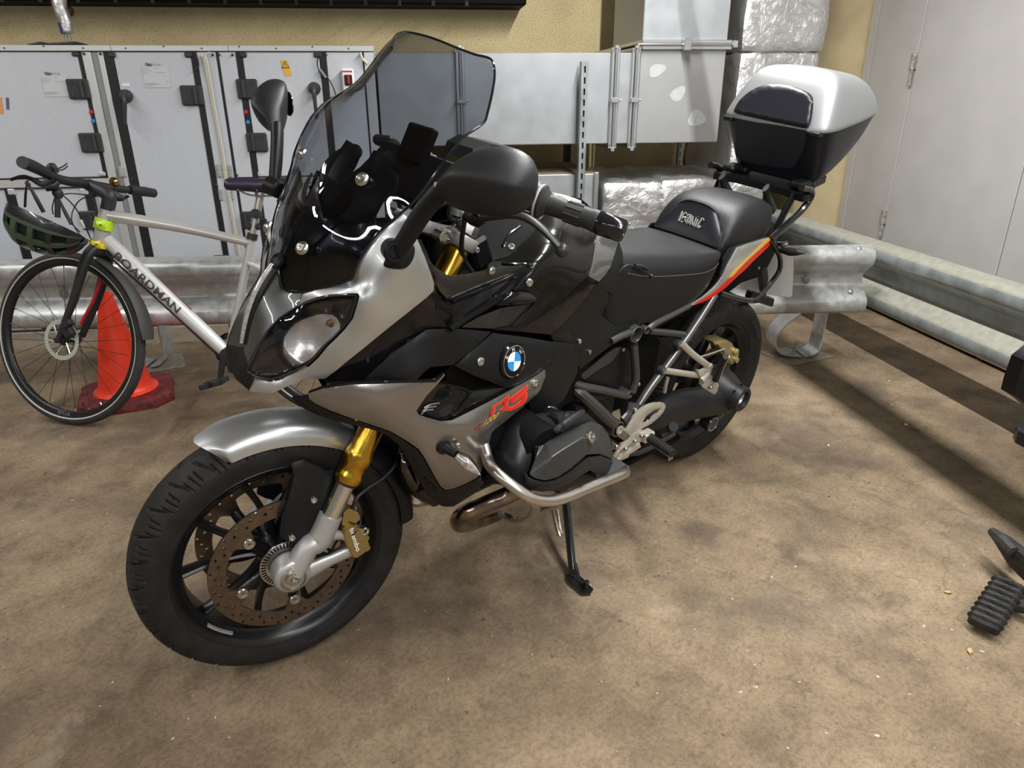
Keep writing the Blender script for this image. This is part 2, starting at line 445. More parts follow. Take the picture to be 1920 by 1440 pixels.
# ------------------------------------------------------------------ the garage
def floor_material():
    m = bpy.data.materials.new('stained_concrete'); m.use_nodes = True; nt = m.node_tree; n = nt.nodes; l = nt.links
    b = n['Principled BSDF']; tc = n.new('ShaderNodeTexCoord'); src = tc.outputs['Object']
    def noise(scale, det=5, rough=.6, vec=src, dist=0):
        t = n.new('ShaderNodeTexNoise'); t.inputs['Scale'].default_value = scale; t.inputs['Detail'].default_value = det
        t.inputs['Roughness'].default_value = rough; t.inputs['Distortion'].default_value = dist; l.new(vec, t.inputs['Vector']); return t.outputs['Fac']
    def ramp(fac, stops):
        r = n.new('ShaderNodeValToRGB'); l.new(fac, r.inputs[0]); e = r.color_ramp.elements
        for i, (p, c) in enumerate(stops):
            if i >= 2: e.new(p)
            e[i].position = p; e[i].color = (*c, 1) if len(c) == 3 else c
        return r.outputs[0]
    def mix(f, a, c, mode='MIX', fac=None):
        x = n.new('ShaderNodeMix'); x.data_type = 'RGBA'; x.blend_type = mode
        if fac is not None: x.inputs[0].default_value = fac
        else: l.new(f, x.inputs[0])
        for s, v in ((6, a), (7, c)):
            if isinstance(v, tuple): x.inputs[s].default_value = (*v, 1)
            else: l.new(v, x.inputs[s])
        return x.outputs[2]
    base = ramp(noise(1.1, 6, .62, dist=.6), [(.25, (.113,.080,.050)), (.42, (.180,.132,.083)), (.58, (.255,.193,.124)), (.75, (.335,.265,.180))])
    mid = ramp(noise(6, 6, .7), [(.30, (.52,.49,.46)), (.5, (.95,.94,.93)), (.7, (1.25,1.24,1.22))])
    c = mix(None, base, mid, 'MULTIPLY', .85)
    fine = ramp(noise(90, 4, .75), [(.3, (.62,.6,.58)), (.5, (1,1,1)), (.72, (1.28,1.26,1.22))])
    c = mix(None, c, fine, 'MULTIPLY', .95)
    grit = ramp(noise(420, 2, .8), [(.33, (.45,.43,.41)), (.45, (1,1,1)), (.62, (1,1,1)), (.75, (1.5,1.48,1.42))])
    c = mix(None, c, grit, 'MULTIPLY', .85)
    # dark oily patches
    c = mix(ramp(noise(2.3, 5, .6, dist=.3), [(.50, (0,0,0)), (.68, (.65,.65,.65))]), c, (.075,.058,.045))
    c = mix(ramp(noise(7, 6, .75, dist=.5), [(.54, (0,0,0)), (.70, (.5,.5,.5))]), c, (.065,.048,.036))
    c = mix(ramp(noise(3.1, 7, .7, dist=.8), [(.60, (0,0,0)), (.74, (.35,.35,.35))]), c, (.42,.36,.28))
    # one round oil spot and a few scuffs
    for (x, y, r, st) in [(*floorpt(1315, 1003), .075, .55), (*floorpt(700, 1150), .18, .25), (*floorpt(1380, 850), .16, .3), (*floorpt(1530, 830), .25, .35)]:
        cm = n.new('ShaderNodeVectorMath'); cm.operation = 'DISTANCE'; nv = n.new('ShaderNodeMix'); nv.data_type = 'VECTOR'
        nn = n.new('ShaderNodeTexNoise'); nn.inputs['Scale'].default_value = 9; l.new(src, nn.inputs['Vector'])
        ad = n.new('ShaderNodeVectorMath'); ad.operation = 'MULTIPLY_ADD'; l.new(nn.outputs['Color'], ad.inputs[0]); ad.inputs[1].default_value = (.12,.12,0); l.new(src, ad.inputs[2])
        l.new(ad.outputs[0], cm.inputs[0]); cm.inputs[1].default_value = (x+.06, y+.06, 0)
        c = mix(ramp(cm.outputs['Value'], [(r*.5, (st,st,st)), (r*1.15, (0,0,0))]), c, (.07,.05,.04))
    # hairline cracks, only in some places
    v = n.new('ShaderNodeTexVoronoi'); v.feature = 'DISTANCE_TO_EDGE'; v.inputs['Scale'].default_value = 3.2
    nn = n.new('ShaderNodeTexNoise'); nn.inputs['Scale'].default_value = 5; nn.inputs['Detail'].default_value = 6; l.new(src, nn.inputs['Vector'])
    ad = n.new('ShaderNodeVectorMath'); ad.operation = 'MULTIPLY_ADD'; l.new(nn.outputs['Color'], ad.inputs[0]); ad.inputs[1].default_value = (.45,.45,0); l.new(src, ad.inputs[2])
    l.new(ad.outputs[0], v.inputs['Vector'])
    ck = ramp(v.outputs['Distance'], [(.0, (1,1,1)), (.008, (0,0,0))])
    msk = ramp(noise(.9, 2), [(.5, (0,0,0)), (.56, (.55,.55,.55))])
    c = mix(mix(None, ck, msk, 'MULTIPLY', 1.0), c, (.10,.065,.045))
    # pale specks of grit and paint
    sp = ramp(noise(55, 2, .5), [(.735, (0,0,0)), (.76, (.8,.8,.8))])
    c = mix(sp, c, (.55,.5,.43))
    dk = ramp(noise(38, 2, .5), [(.25, (.7,.7,.7)), (.28, (0,0,0))])
    c = mix(dk, c, (.05,.035,.03))
    l.new(c, b.inputs['Base Color']); b.inputs['Roughness'].default_value = .78; b.inputs['Specular IOR Level'].default_value = .35
    bp = n.new('ShaderNodeBump'); bp.inputs['Strength'].default_value = .6; bp.inputs['Distance'].default_value = .002
    l.new(noise(160, 5, .8), bp.inputs['Height']); l.new(bp.outputs[0], b.inputs['Normal'])
    return m
def floorpt(u, v):
    d = ray(u, v); t = -CAM[2]/d[2]; p = CAM+t*d; return (p[0], p[1])
def wl(name, label, cat, a, b, z, group=None):
    return thing(name, label, cat, wt(a, b, z), group), t4(None, (-a, -b, -z))

g = G(); g.add([W(-6,-5,0), W(2.9,-5,0), W(2.9,4.8,0), W(-6,4.8,0)], [(0,1,2,3)])
fl = struct(g.build('floor', floor_material(), flatsh=True))

def stipple():
    m = bpy.data.materials.new('yellow_stippled_wall'); m.use_nodes = True; nt = m.node_tree; n = nt.nodes; l = nt.links; b = n['Principled BSDF']
    tc = n.new('ShaderNodeTexCoord')
    v = n.new('ShaderNodeTexVoronoi'); v.inputs['Scale'].default_value = 190; v.inputs['Randomness'].default_value = 1; l.new(tc.outputs['Object'], v.inputs['Vector'])
    t = n.new('ShaderNodeTexNoise'); t.inputs['Scale'].default_value = 135; t.inputs['Detail'].default_value = 3; l.new(tc.outputs['Object'], t.inputs['Vector'])
    r = n.new('ShaderNodeValToRGB'); l.new(t.outputs['Fac'], r.inputs[0]); e = r.color_ramp.elements
    e[0].position = .34; e[0].color = (.33,.25,.11,1); e[1].position = .43; e[1].color = (.62,.51,.28,1)
    x = e.new(.66); x.color = (.68,.56,.32,1)
    t3 = n.new('ShaderNodeTexNoise'); t3.inputs['Scale'].default_value = 2.5; l.new(tc.outputs['Object'], t3.inputs['Vector'])
    r3 = n.new('ShaderNodeValToRGB'); l.new(t3.outputs['Fac'], r3.inputs[0]); r3.color_ramp.elements[0].color = (.78,.76,.72,1); r3.color_ramp.elements[0].position = .3; r3.color_ramp.elements[1].position = .65
    mx = n.new('ShaderNodeMix'); mx.data_type = 'RGBA'; mx.blend_type = 'MULTIPLY'; mx.inputs[0].default_value = 1; l.new(r.outputs[0], mx.inputs[6]); l.new(r3.outputs[0], mx.inputs[7])
    l.new(mx.outputs[2], b.inputs['Base Color']); b.inputs['Roughness'].default_value = .75
    bp = n.new('ShaderNodeBump'); bp.inputs['Strength'].default_value = .8; bp.inputs['Distance'].default_value = .003; l.new(t.outputs['Fac'], bp.inputs['Height']); l.new(bp.outputs[0], b.inputs['Normal'])
    return m
wallm = stipple()
colm = mat('smooth_beige_column', (.50,.41,.24), .7, noise=.14, nscale=5, bump=.4, bscale=120)
greyw = mat('grey_painted_steel_door', (.42,.41,.395), .5, noise=.035, nscale=6, bump=.15, bscale=60)
ceilm = mat('ceiling_concrete', (.30,.29,.27), .9, noise=.1)
galv = mat('galvanised_steel', (.47,.48,.475), .40, .55, noise=.13, nscale=30, rvar=.12, bump=.16, bscale=60)
galv2 = mat('weathered_galvanised_steel', (.30,.33,.33), .42, .55, noise=.16, nscale=14, rvar=.1, bump=.3, bscale=60, stretch=(1,1,.6))
dust = mat('dusty_galvanised_top', (.27,.265,.22), .7, .15, noise=.1, nscale=30)
ductm = mat('duct_sheet_steel', (.37,.39,.405), .42, .5, noise=.05, nscale=8, rvar=.06)
flange = mat('duct_flange_zinc', (.62,.64,.66), .26, .9)
ahuw = mat('white_coated_panel', (.52,.545,.59), .45, noise=.02, nscale=40)
alup = mat('aluminium_profile', (.66,.67,.68), .38, .5)
blk = mat('black_rubber_seal', (.012,.012,.014), .5)
hng = mat('dark_grey_nylon', (.035,.037,.04), .45)
cream = mat('cream_cable', (.62,.58,.48), .5)

g = G(); g.add([(-6,4.8,0), (2.9,4.8,0), (2.9,4.8,2.75), (-6,4.8,2.75)], [(0,1,2,3)])
w = g.build('wall_back', wallm, flatsh=True); w.matrix_world = Matrix(MW.tolist()); struct(w)
# dark service duct running high along the back wall
z0 = WB(300, 4, 4.55)[2]; 
t, X = wl('overhead_ledge', 'long dark ledge across the top of the yellow stippled wall', 'ledge', -2, 4.6, z0)
a1 = WB(985, 2, 4.6)[0]
g = G(); g.box(-4.5, a1, 4.55, 4.8, z0, z0+.25, bev=.01); g.build('ledge_face', dark, t, xf=X)
for k in range(int((a1+2.9)/.19)): g = G(); g.box(-2.9+k*.19, -2.88+k*.19, 4.54, 4.56, z0-.005, z0+.02); g.build('fixing_clip', satin, t, xf=X)
g = G(); g.add([(-6,-5,2.75), (2.9,-5,2.75), (2.9,4.8,2.75), (-6,4.8,2.75)], [(0,3,2,1)])
w = g.build('ceiling', ceilm, flatsh=True); w.matrix_world = Matrix(MW.tolist()); struct(w)
g = G(); g.box(-6.1, -6, -5, 4.8, 0, 2.75)
w = g.build('wall_left', wallm); w.matrix_world = Matrix(MW.tolist()); struct(w)
# right wall: grey steel door leaves in a frame, column in the corner
g = G(); g.box(2.76, 2.9, -5, 4.8, 0, 2.75)
w = g.build('wall_right', colm, flatsh=True); w.matrix_world = Matrix(MW.tolist()); struct(w)
ac = WB(1543, 60, 4.3)[0]
g = G(); g.box(ac-.05, 2.76, 4.31, 4.8, .3, 2.75, bev=.03)
w = g.build('trim_1', colm); w.matrix_world = Matrix(MW.tolist()); struct(w); w['label'] = 'beige corner column beside the grey doors'
g = G(); g.box(2.69, 2.76, 4.24, 4.30, 0, 2.7); g.box(2.705, 2.76, -5, 4.24, 2.3, 2.7)
w = g.build('trim_2', greyw); w.matrix_world = Matrix(MW.tolist()); struct(w)
for k, (b0, b1) in enumerate(((3.838, 4.235), (2.958, 3.832), (2.07, 2.952), (-5, 2.064))):
    g = G(); g.box(2.70, 2.76, b0, b1, .02, 2.3, bev=.003)
    w = g.build('door_%d' % (k+1), greyw); w.matrix_world = Matrix(MW.tolist()); struct(w)
    if k == 1:
        for (u, v0, v1) in ((1716, 99, 160), (1663, 397, 448)):
            zt = WA(u, v0, 2.68)[2]; zb = WA(u, v1, 2.68)[2]; zm = (zt+zb)/2
            h = G(); h.lathe([(.009, zb), (.009, zm-.002)], (2.685, 3.838, 0), (0,0,1), 12); h.lathe([(.012, zm), (.012, zt)], (2.685, 3.838, 0), (0,0,1), 12)
            h.box(2.690, 2.70, 3.825, 3.875, zm, zt)
            o = h.build('hinge', mat('worn_hinge_paint', (.33,.31,.27), .5, .2, noise=.4, nscale=60), w)

# ------------------------------------------------------------------ crash barriers (W-beam)
WP = [(.0,.31),(.012,.312),(.062,.300),(.078,.285),(.082,.262),(.079,.242),(.066,.226),(.02,.190),(.008,.178),(.006,.155),(.008,.132),(.02,.120),(.066,.084),(.079,.068),(.082,.048),(.078,.025),(.062,.010),(.012,-.002),(.0,.0)]
def beam(P0, P1, z, m, th=.004, nseg=24, wob=.0):
    P0 = np.array(P0, float); P1 = np.array(P1, float); d = (P1-P0); L = np.linalg.norm(d); d /= L; nrm = np.array([d[1], -d[0]])
    rows = []
    for i in range(nseg+1):
        p = P0+d*L*i/nseg
        rows.append([(p[0]+nrm[0]*w_, p[1]+nrm[1]*w_, z+h) for w_, h in WP])
    g = G(); g.loft(rows, thick=th, sv=2); return g, d, nrm, L
# back barrier: from far left to the end beside the bike's tail
BL0, BL1 = (-3.2, 3.46), (2.075, 3.045)
zr = .262
t, X = wl('crash_barrier', 'galvanised W-beam crash barrier running behind the motorcycle and bicycle', 'crash barrier', -.5, 3.3, 0)
g, d, nr, L = beam(BL0, BL1, zr, galv); g.build('beam', [galv], t, xf=X, angle=50)
P0 = np.array(BL0)
def onb(s, w_, h): p = P0+d*s+nr*w_; return np.array([p[0], p[1], h])
# splice plate section at the right end
g = G(); rows = []
for i in range(9):
    s = L-.62+i*.62/8
    rows.append([onb(s, w_*1.02+.006, zr-.004+h*1.03) for w_, h in WP])
g.loft(rows, thick=.004, sv=2); g.build('splice_plate', galv, t, xf=X, angle=50)
for s in (.07, .5):
    for w_, h in ((.052, .310), (.045, .107)):
        g = G(); dd = np.array([nr[0]*.5, nr[1]*.5, .8]) if h > .2 else np.array([nr[0]*.6, nr[1]*.6, .75])
        g.lathe([(.013,0), (.013,.003), (.009,.007), (0,.009)], onb(L-s, w_+.008, zr+h-.002), dd, 12); g.build('bolt', boltm if s > .1 else galv2, t, xf=X)
g = G(); g.lathe([(.018,0),(.018,.01),(.014,.012),(0,.012)], onb(L-.275, .012, zr+.155), (nr[0],nr[1],0), 6); g.build('bolt', galv2, t, xf=X)
for s_ in (WB(283, 557, 3.2)[0]+3.2, 1.6):
    g = G(); g.lathe([(.018,0),(.018,.01),(0,.012)], onb(s_, .012, zr+.155), (nr[0],nr[1],0), 6); g.build('bolt', galv2, t, xf=X)
def strip(path, wdir, wd, th, m, name, parent, X):
    """flat steel strap bent along a path; wdir = width direction"""
    path = cat_curve(np.array(path, float), 6); wv = np.array(wdir, float); wv /= np.linalg.norm(wv)
    rows = []
    for i, p in enumerate(path):
        tt = path[min(i+1, len(path)-1)]-path[max(i-1, 0)]; tt /= np.linalg.norm(tt); nn = np.cross(tt, wv)
        rows.append([p-wv*wd/2-nn*th/2, p+wv*wd/2-nn*th/2, p+wv*wd/2+nn*th/2, p-wv*wd/2+nn*th/2])
    g = G(); g.loft(rows, closed=True, caps=True); return g.build(name, m, parent, xf=X, angle=30)
def post(fx, fy, parent, X, twist=0):
    # bent strap post: two legs rising from a foot plate to the beam
    p = np.array([fx, fy]); D = np.array([d[0], d[1], 0]); N = np.array([nr[0], nr[1], 0]); o = np.array([fx, fy, 0])
    g = G(); g.box(-.13, .15, -.11, .11, .0, .006, bev=.002)
    c, s = math.cos(.35), math.sin(.35); R = t4(np.array([[c,-s,0],[s,c,0],[0,0,1]]), (fx, fy, 0)); gg = G(); gg.v = [(R @ np.append(v, 1))[:3] for v in g.v]; gg.f = g.f; gg.m = g.m
    gg.build('foot_plate', mat('dusty_foot_plate', (.22,.19,.15), .7, .2, noise=.2, nscale=30), parent, xf=X)
    strip([o+D*.02+np.array([0,0,.012]), o+D*.075+np.array([0,0,.03]), o+D*.095+np.array([0,0,.10]), o+D*.10+np.array([0,0,.40])], N, .12, .006, galv, 'post_leg', parent, X)
    strip([o-D*.0+np.array([0,0,.013]), o-D*.10+np.array([0,0,.03]), o-D*.14+np.array([0,0,.10]), o-D*.10+np.array([0,0,.18]), o-D*.02+np.array([0,0,.26]), o+D*.0+np.array([0,0,.40])], N, .12, .006, galv, 'post_leg', parent, X)
    g = G(); q = o-D*.03+N*.03; g.tube([q+[0,0,.01], q+D*.015+np.array([0,0,.085])], .008, 8); g.lathe([(.016,0),(.016,.012),(0,.012)], q+[0,0,.012], (0,0,1), 6)
    g.build('anchor_bolt', boltm, parent, xf=X)
pf = WZ(1508, 672); post(pf[0]-.02, pf[1]+.05, t, X)
pf2 = WZ(300, 688); post(pf2[0]-.05, pf2[1]+.03, t, X)
# right barrier, runs towards the camera
t, X = wl('crash_barrier', 'weathered grey crash barrier along the grey doors on the right', 'crash barrier', 2.2, 1.5, 0)
g, d2, nr2, L2 = beam((2.20, 4.30), (2.23, -3.0), .262, galv2, nseg=40)
o = g.build('beam', [galv2, dust], t, xf=X, angle=50)
for p in o.data.polygons:
    if p.normal.z > .35 and p.center.z < 10: p.material_index = 1
for bb in (4.0, 1.45, -.8):
    g = G(); g.box(2.26, 2.34, bb-.05, bb+.05, 0, .5, bev=.01); g.build('post', galv2, t, xf=X)
    g = G(); g.box(2.20, 2.40, bb-.1, bb+.1, 0, .01); g.build('foot_plate', galv2, t, xf=X)

# ------------------------------------------------------------------ air handling unit
AB = 3.85
def ax_(u, v=100): return WB(u, v, AB)[0]
def az_(v, u=300): return WB(u, v, AB)[2]
t, X = wl('air_handling_unit', 'white panelled air handling unit behind the bicycle with black seals and hinges', 'air handling unit', -1.2, AB, 0)
zt0, zt1, zd = az_(96), az_(85), az_(98)
aR = ax_(700)
g = G(); g.box(-3.2, aR-.004, AB+.02, 4.7, .08, zt1-.006, bev=.01); g.build('casing', ahuw, t, xf=X)
xs = [-3.2, ax_(211), ax_(430), aR+.004]
for i in range(3):
    g = G(); g.box(xs[i], xs[i+1]-.002, AB-.012, AB+.06, zt0, zt1, bev=.002); tr = g.build('top_trim', alup, t, xf=X)
    for k in range(5 if i else 8):
        aa = xs[i+1]-.12-k*.17
        if aa < xs[i]: continue
        g = G(); g.lathe([(.0035,0),(.0035,.0025),(0,.003)], (aa, AB-.012, zt0+.012+(k%2)*.008), (0,-1,0), 8); g.build('screw', blk, tr, xf=X)
zb = .10
def vstrip(u0, u1, m, dep, name, z0=zb, z1=zd, vv=100):
    g = G(); g.box(ax_(u0, vv), ax_(u1, vv), AB-dep, AB+.02, z0, z1, bev=.002); return g.build(name, m, t, xf=X)
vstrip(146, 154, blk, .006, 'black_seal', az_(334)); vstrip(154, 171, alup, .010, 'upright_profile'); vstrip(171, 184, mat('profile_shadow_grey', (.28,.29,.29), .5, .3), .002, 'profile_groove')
vstrip(184, 194, alup, .010, 'upright_profile'); vstrip(194, 211, blk, .008, 'black_seal'); vstrip(358, 369, blk, .008, 'black_seal')
vstrip(369, 405, ahuw, .006, 'upright_profile'); vstrip(405, 410, blk, .007, 'black_seal'); vstrip(410, 442, ahuw, .006, 'upright_profile')
vstrip(442, 453, blk, .008, 'black_seal'); vstrip(599, 611, blk, .008, 'black_seal'); vstrip(611, 679, ahuw, .004, 'side_panel'); vstrip(679, 682, blk, .006, 'black_seal')
vstrip(682, 700, alup, .012, 'corner_post')
def door(a0, a1, z0, z1, name='access_door'):
    g = G(); g.box(a0+.002, a1-.002, AB-.004, AB+.02, z0, z1, bev=.003); return g.build(name, ahuw, t, xf=X)
zm1, zm2 = az_(334, 60), az_(352, 60)
aD0 = -2.95
d1 = door(aD0, ax_(146), zm1, zd); g = G(); g.box(-3.2, ax_(154), AB-.010, AB+.02, zm2, zm1-.004, bev=.003); g.build('horizontal_profile', alup, t, xf=X)
g = G(); g.box(-3.2, ax_(154), AB-.011, AB+.0, zm1-.004, zm1); g.box(-3.2, ax_(154), AB-.011, AB, zm2-.004, zm2); g.build('black_seal', blk, t, xf=X)
aL0, aL1 = WB(9, 354, AB)[0], WB(25, 354, AB)[0]; aM0, aM1 = WB(158, 356, AB)[0], WB(172, 356, AB)[0]
for q0, q1 in ((aL0, aL1), (aM0, aM1)):
    g = G(); g.box(q0, q1, AB-.008, AB+.02, zb, zm2-.004, bev=.002); g.build('black_seal', blk, t, xf=X)
d1b = door(aL1, aM0, zb, zm2-.004); door(-2.95, aL0, zb, zm2-.004)
d2_ = door(ax_(211), ax_(358), zb, zd)
zq1, zq2 = az_(331, 490), az_(345, 490)
d3 = door(ax_(453), ax_(599), zq1, zd); d3b = door(ax_(453), ax_(599), zb, zq2)
g = G(); g.box(ax_(453), ax_(679), AB-.009, AB+.02, zq2, zq1-.003, bev=.003); g.build('horizontal_profile', alup, t, xf=X)
g = G(); g.box(ax_(410), ax_(679), AB-.010, AB, zq1-.004, zq1); g.build('black_seal', blk, t, xf=X)
def hinge(u0, u1, v0, v1, dr, side):
    a0, a1 = WB(u0, v1, AB)[0], WB(u1, v0, AB)[0]; z0, z1 = WB(u0, v1, AB)[2], WB(u0, v0, AB)[2]
    g = G(); g.box(a0, a1, AB-.020, AB-.004, z0, z1, bev=.006); am = a1-(a1-a0)*.32 if side else a0+(a1-a0)*.32
    g.tube([(am, AB-.024, z0+.008), (am, AB-.024, z1-.008)], .009, 10)
    for q in (.2, .8):
        for w_ in ((.25,) if side else (.75,)): g.lathe([(.008,0),(.008,.003),(0,.003)], (a0+(a1-a0)*w_, AB-.020, z0+(z1-z0)*q), (0,-1,0), 8)
    g.build('hinge', hng, dr, xf=X)
hinge(133, 166, 148, 186, d1, 1); hinge(156, 190, 249, 286, d1, 1); hinge(344, 378, 160, 198, d2_, 1)
hinge(448, 482, 148, 186, d3, 0); hinge(466, 500, 249, 285, d3, 0); hinge(456, 478, 396, 428, d3b, 0); hinge(157, 180, 395, 430, d1b, 1)
for (u0, u1, v0, v1, dr) in ((135,150,97.5,106,d1),(203,219,97.5,108,d2_),(346,362,97.5,108,d2_),(449,464,97.5,108,d3),(588,603,97.5,108,d3),(186,200,322,330,d1),(400,430,478,487,d2_),(483,494,321,331,d3),(14,32,353,365,d1b),(150,168,353,365,d1b)):
    a0, z1 = WB(u0, v0, AB)[0], WB(u0, v0, AB)[2]; a1, z0 = WB(u1, v1, AB)[0], WB(u1, v1, AB)[2]
    g = G(); g.box(a0, a1, AB-.014, AB, z0, z1, bev=.005); g.build('corner_bracket', hng if v0 < 200 or v0 > 400 else alup, dr, xf=X)
def dot(u, v, r, m, dr, name, dep=.010, hh=.004):
    p = WB(u, v, AB); g = G(); g.lathe([(r,0),(r,hh),(r*.7,hh*1.4),(0,hh*1.4)], (p[0], AB-dep, p[2]), (0,-1,0), 14); return g.build(name, m, dr, xf=X)
for (u, v) in ((159,101),(190,101),(400,103),(412,103),(437,103),(677,102),(249,336),(406,346),(445,328),(612,103)): dot(u, v, .006, hng, t, 'screw')
def lever(u, v, u2, v2, dr):
    p = WB(u, v, AB); q = WB(u2, v2, AB); g = G()
    g.lathe([(.030,0),(.030,.02),(.022,.034),(0,.036)], (p[0], AB-.004, p[2]), (0,-1,0), 20)
    g.tube([(p[0], AB-.035, p[2]), (p[0]+.001, AB-.05, p[2]-.03), (q[0], AB-.045, q[2])], [.017,.015,.011], 12, sub=5, flat=(1,.7))
    g.build('door_handle', hng, dr, xf=X)
lever(238, 180, 241, 232, d2_); lever(590, 166, 596, 222, d3)
def sticker(u0, u1, v0, v1, m, dr, name='sticker', dep=.0048, th=.001, skew=0):
    a0, z1 = WB(u0, v0, AB)[0], WB(u0, v0, AB)[2]; a1, z0 = WB(u1, v1, AB)[0], WB(u1, v1, AB)[2]
    g = G(); g.prism([(a0,AB-dep,z1),(a1,AB-dep,z1),(a1+skew,AB-dep,z0),(a0+skew,AB-dep,z0)], (0,-th,0)); return g.build(name, m, dr, xf=X)
inkl = mat('faded_label_ink', (.34,.35,.37), .6); ink = mat('label_ink', (.05,.05,.055), .6); lab = mat('pale_label', (.56,.58,.60), .5)
def wtext(s, u0, u1, v, h, dr, m=ink, dep=.0062, bold=False):
    p = WB(u0, v, AB); q = WB(u1, v, AB)
    V, Fc = text_mesh(s, bold=bold); lo, hi = V.min(0), V.max(0); sx = (q[0]-p[0])/(hi[0]-lo[0])
    sz = h/(hi[1]-lo[1]); g = G(); g.add([(p[0]+(x-lo[0])*sx, AB-dep, p[2]+(y-lo[1])*sz) for x, y, _ in V], Fc)
    return g.build('lettering', m, dr, xf=X, flatsh=True)
for (u, v, dr) in ((78, 135, d1), (266, 118, d2_), (498, 150, d3)):
    st = sticker(u, u+56, v+8, v+46, lab, dr)
    wtext('Fläkt', u+8, u+20, v+6, .014, dr, bold=True); wtext('Group', u+21, u+36, v+6, .014, dr, inkl)
    g = G()
    for k, (x0, x1, y) in enumerate(((0,14,11),(24,30,10),(0,18,15),(2,15,19),(26,44,18),(6,30,38),(8,34,40),(8,24,42),(46,52,35))):
        p = WB(u+x0, v+y, AB); q = WB(u+x1, v+y, AB); g.box(p[0], q[0], AB-.0064, AB-.0058, p[2]-.001, p[2]+.001)
    g.build('print_lines', inkl, dr, xf=X)
sticker(526, 543, 113, 142, yel, d3, skew=.012)
p = WB(535, 122, AB); g = G(); g.prism([(p[0]-.02,AB-.0058,p[2]-.014),(p[0]+.02,AB-.0058,p[2]-.014),(p[0],AB-.0058,p[2]+.02)], (0,-.0006,0)); g.prism([(p[0]-.014,AB-.0064,p[2]-.010),(p[0]+.014,AB-.0064,p[2]-.010),(p[0],AB-.0064,p[2]+.014)], (0,-.0004,0), 1)
g.box(p[0]-.0015,p[0]+.0015,AB-.0072,AB-.0066,p[2]-.003,p[2]+.008); g.box(p[0]-.0015,p[0]+.0015,AB-.0072,AB-.0066,p[2]-.008,p[2]-.005)
g.build('warning_symbol', [ink, yel], d3, xf=X)
orange = mat('orange_sticker', (.62,.30,.12), .5); purp = mat('purple_sticker', (.12,.10,.17), .5)
sticker(-40, 12, 183, 213, orange, d1, skew=-.01); sticker(12, 23, 183, 205, purp, d1, skew=-.01, dep=.0052)
sticker(229, 245, 156, 162, white, d2_)
for (u, v) in ((172.5,210),(462,210)): dot(u, v, .009, red, t, 'temperature_mark', .008, .002)
for (u, v) in ((176.5,227),(465.5,229)): dot(u, v, .009, blue, t, 'temperature_mark', .008, .002)
# isolator switch
a0, z1 = WB(641, 129, AB)[0], WB(641, 129, AB)[2]; a1, z0 = WB(667, 175, AB)[0], WB(667, 175, AB)[2]
g = G(); g.box(a0, a1, AB-.045, AB-.004, z0, z1, bev=.006); sw = g.build('isolator_switch', white, t, xf=X)
g = G(); g.box(a0+.012, a1-.008, AB-.052, AB-.045, z0+.035, z1-.028, bev=.003); g.build('switch_face', blk, sw, xf=X)
g = G(); g.box(a0+.005, a1-.005, AB-.0465, AB-.045, z1-.016, z1-.010); ac_ = (a0+a1)/2+.003; zc = (z0+z1)/2+.006
g.box(ac_-.005, ac_+.005, AB-.066, AB-.052, zc-.018, zc+.018, bev=.003); g.build('red_knob', red, sw, xf=X)
# cream cables running down, clamp plates, black cable
def wtube(pts, r, m, name, par, dep=.02, n=8, sub=5):
    g = G(); g.tube([(lambda q: (q[0], AB-dep, q[2]))(WB(u, v, AB)) for u, v in pts], r, n, sub=sub); return g.build(name, m, par, xf=X)
for k in range(3): wtube([(379+k*3, 104), (384+k*3, 116), (393+k*2.5, 160), (403+k*2, 215), (416+k*2, 285), (424+k*2, 340), (436+k*2, 410), (450+k*2, 490)], .0042, cream, 'cable', t, .012+k*.002)
wtube([(385,117),(388,103),(396,99)], .004, cream, 'cable', t); wtube([(676,99),(680,110),(690,120)], .006, cream, 'cable', t, .022)
wtube([(598,106),(596,122),(603,140),(618,150),(628,170),(632,187)], .003, blk, 'cable', t, .02)
wtube([(366,100),(372,110),(374,124),(367,133)], .004, blk, 'cable', t, .02)
wtube([(600,130),(612,146)], .007, mat('grey_gland', (.2,.2,.2), .5), 'cable_gland', t, .02)
for (u0, u1, v0, v1) in ((405,418,308,332),(423,438,308,332),(409,420,354,375),(430,440,352,374),(222,240,312,332)):
    a0, z1 = WB(u0, v0, AB)[0], WB(u0, v0, AB)[2]; a1, z0 = WB(u1, v1, AB)[0], WB(u1, v1, AB)[2]
    g = G(); g.box(a0, a1, AB-.016, AB-.004, z0, z1, bev=.004); g.lathe([(.006,0),(.006,.004),(0,.004)], ((a0+a1)/2, AB-.016, z0+.02), (0,-1,0), 8); g.lathe([(.006,0),(.006,.004),(0,.004)], ((a0+a1)/2, AB-.016, z1-.02), (0,-1,0), 8)
    g.build('clamp_plate', galv, t, xf=X)
g = G(); g.box(-3.2, aR, AB-.02, 4.7, 0, .085); g.build('plinth', mat('plinth_beige', (.42,.36,.28), .8, noise=.1), t, xf=X)

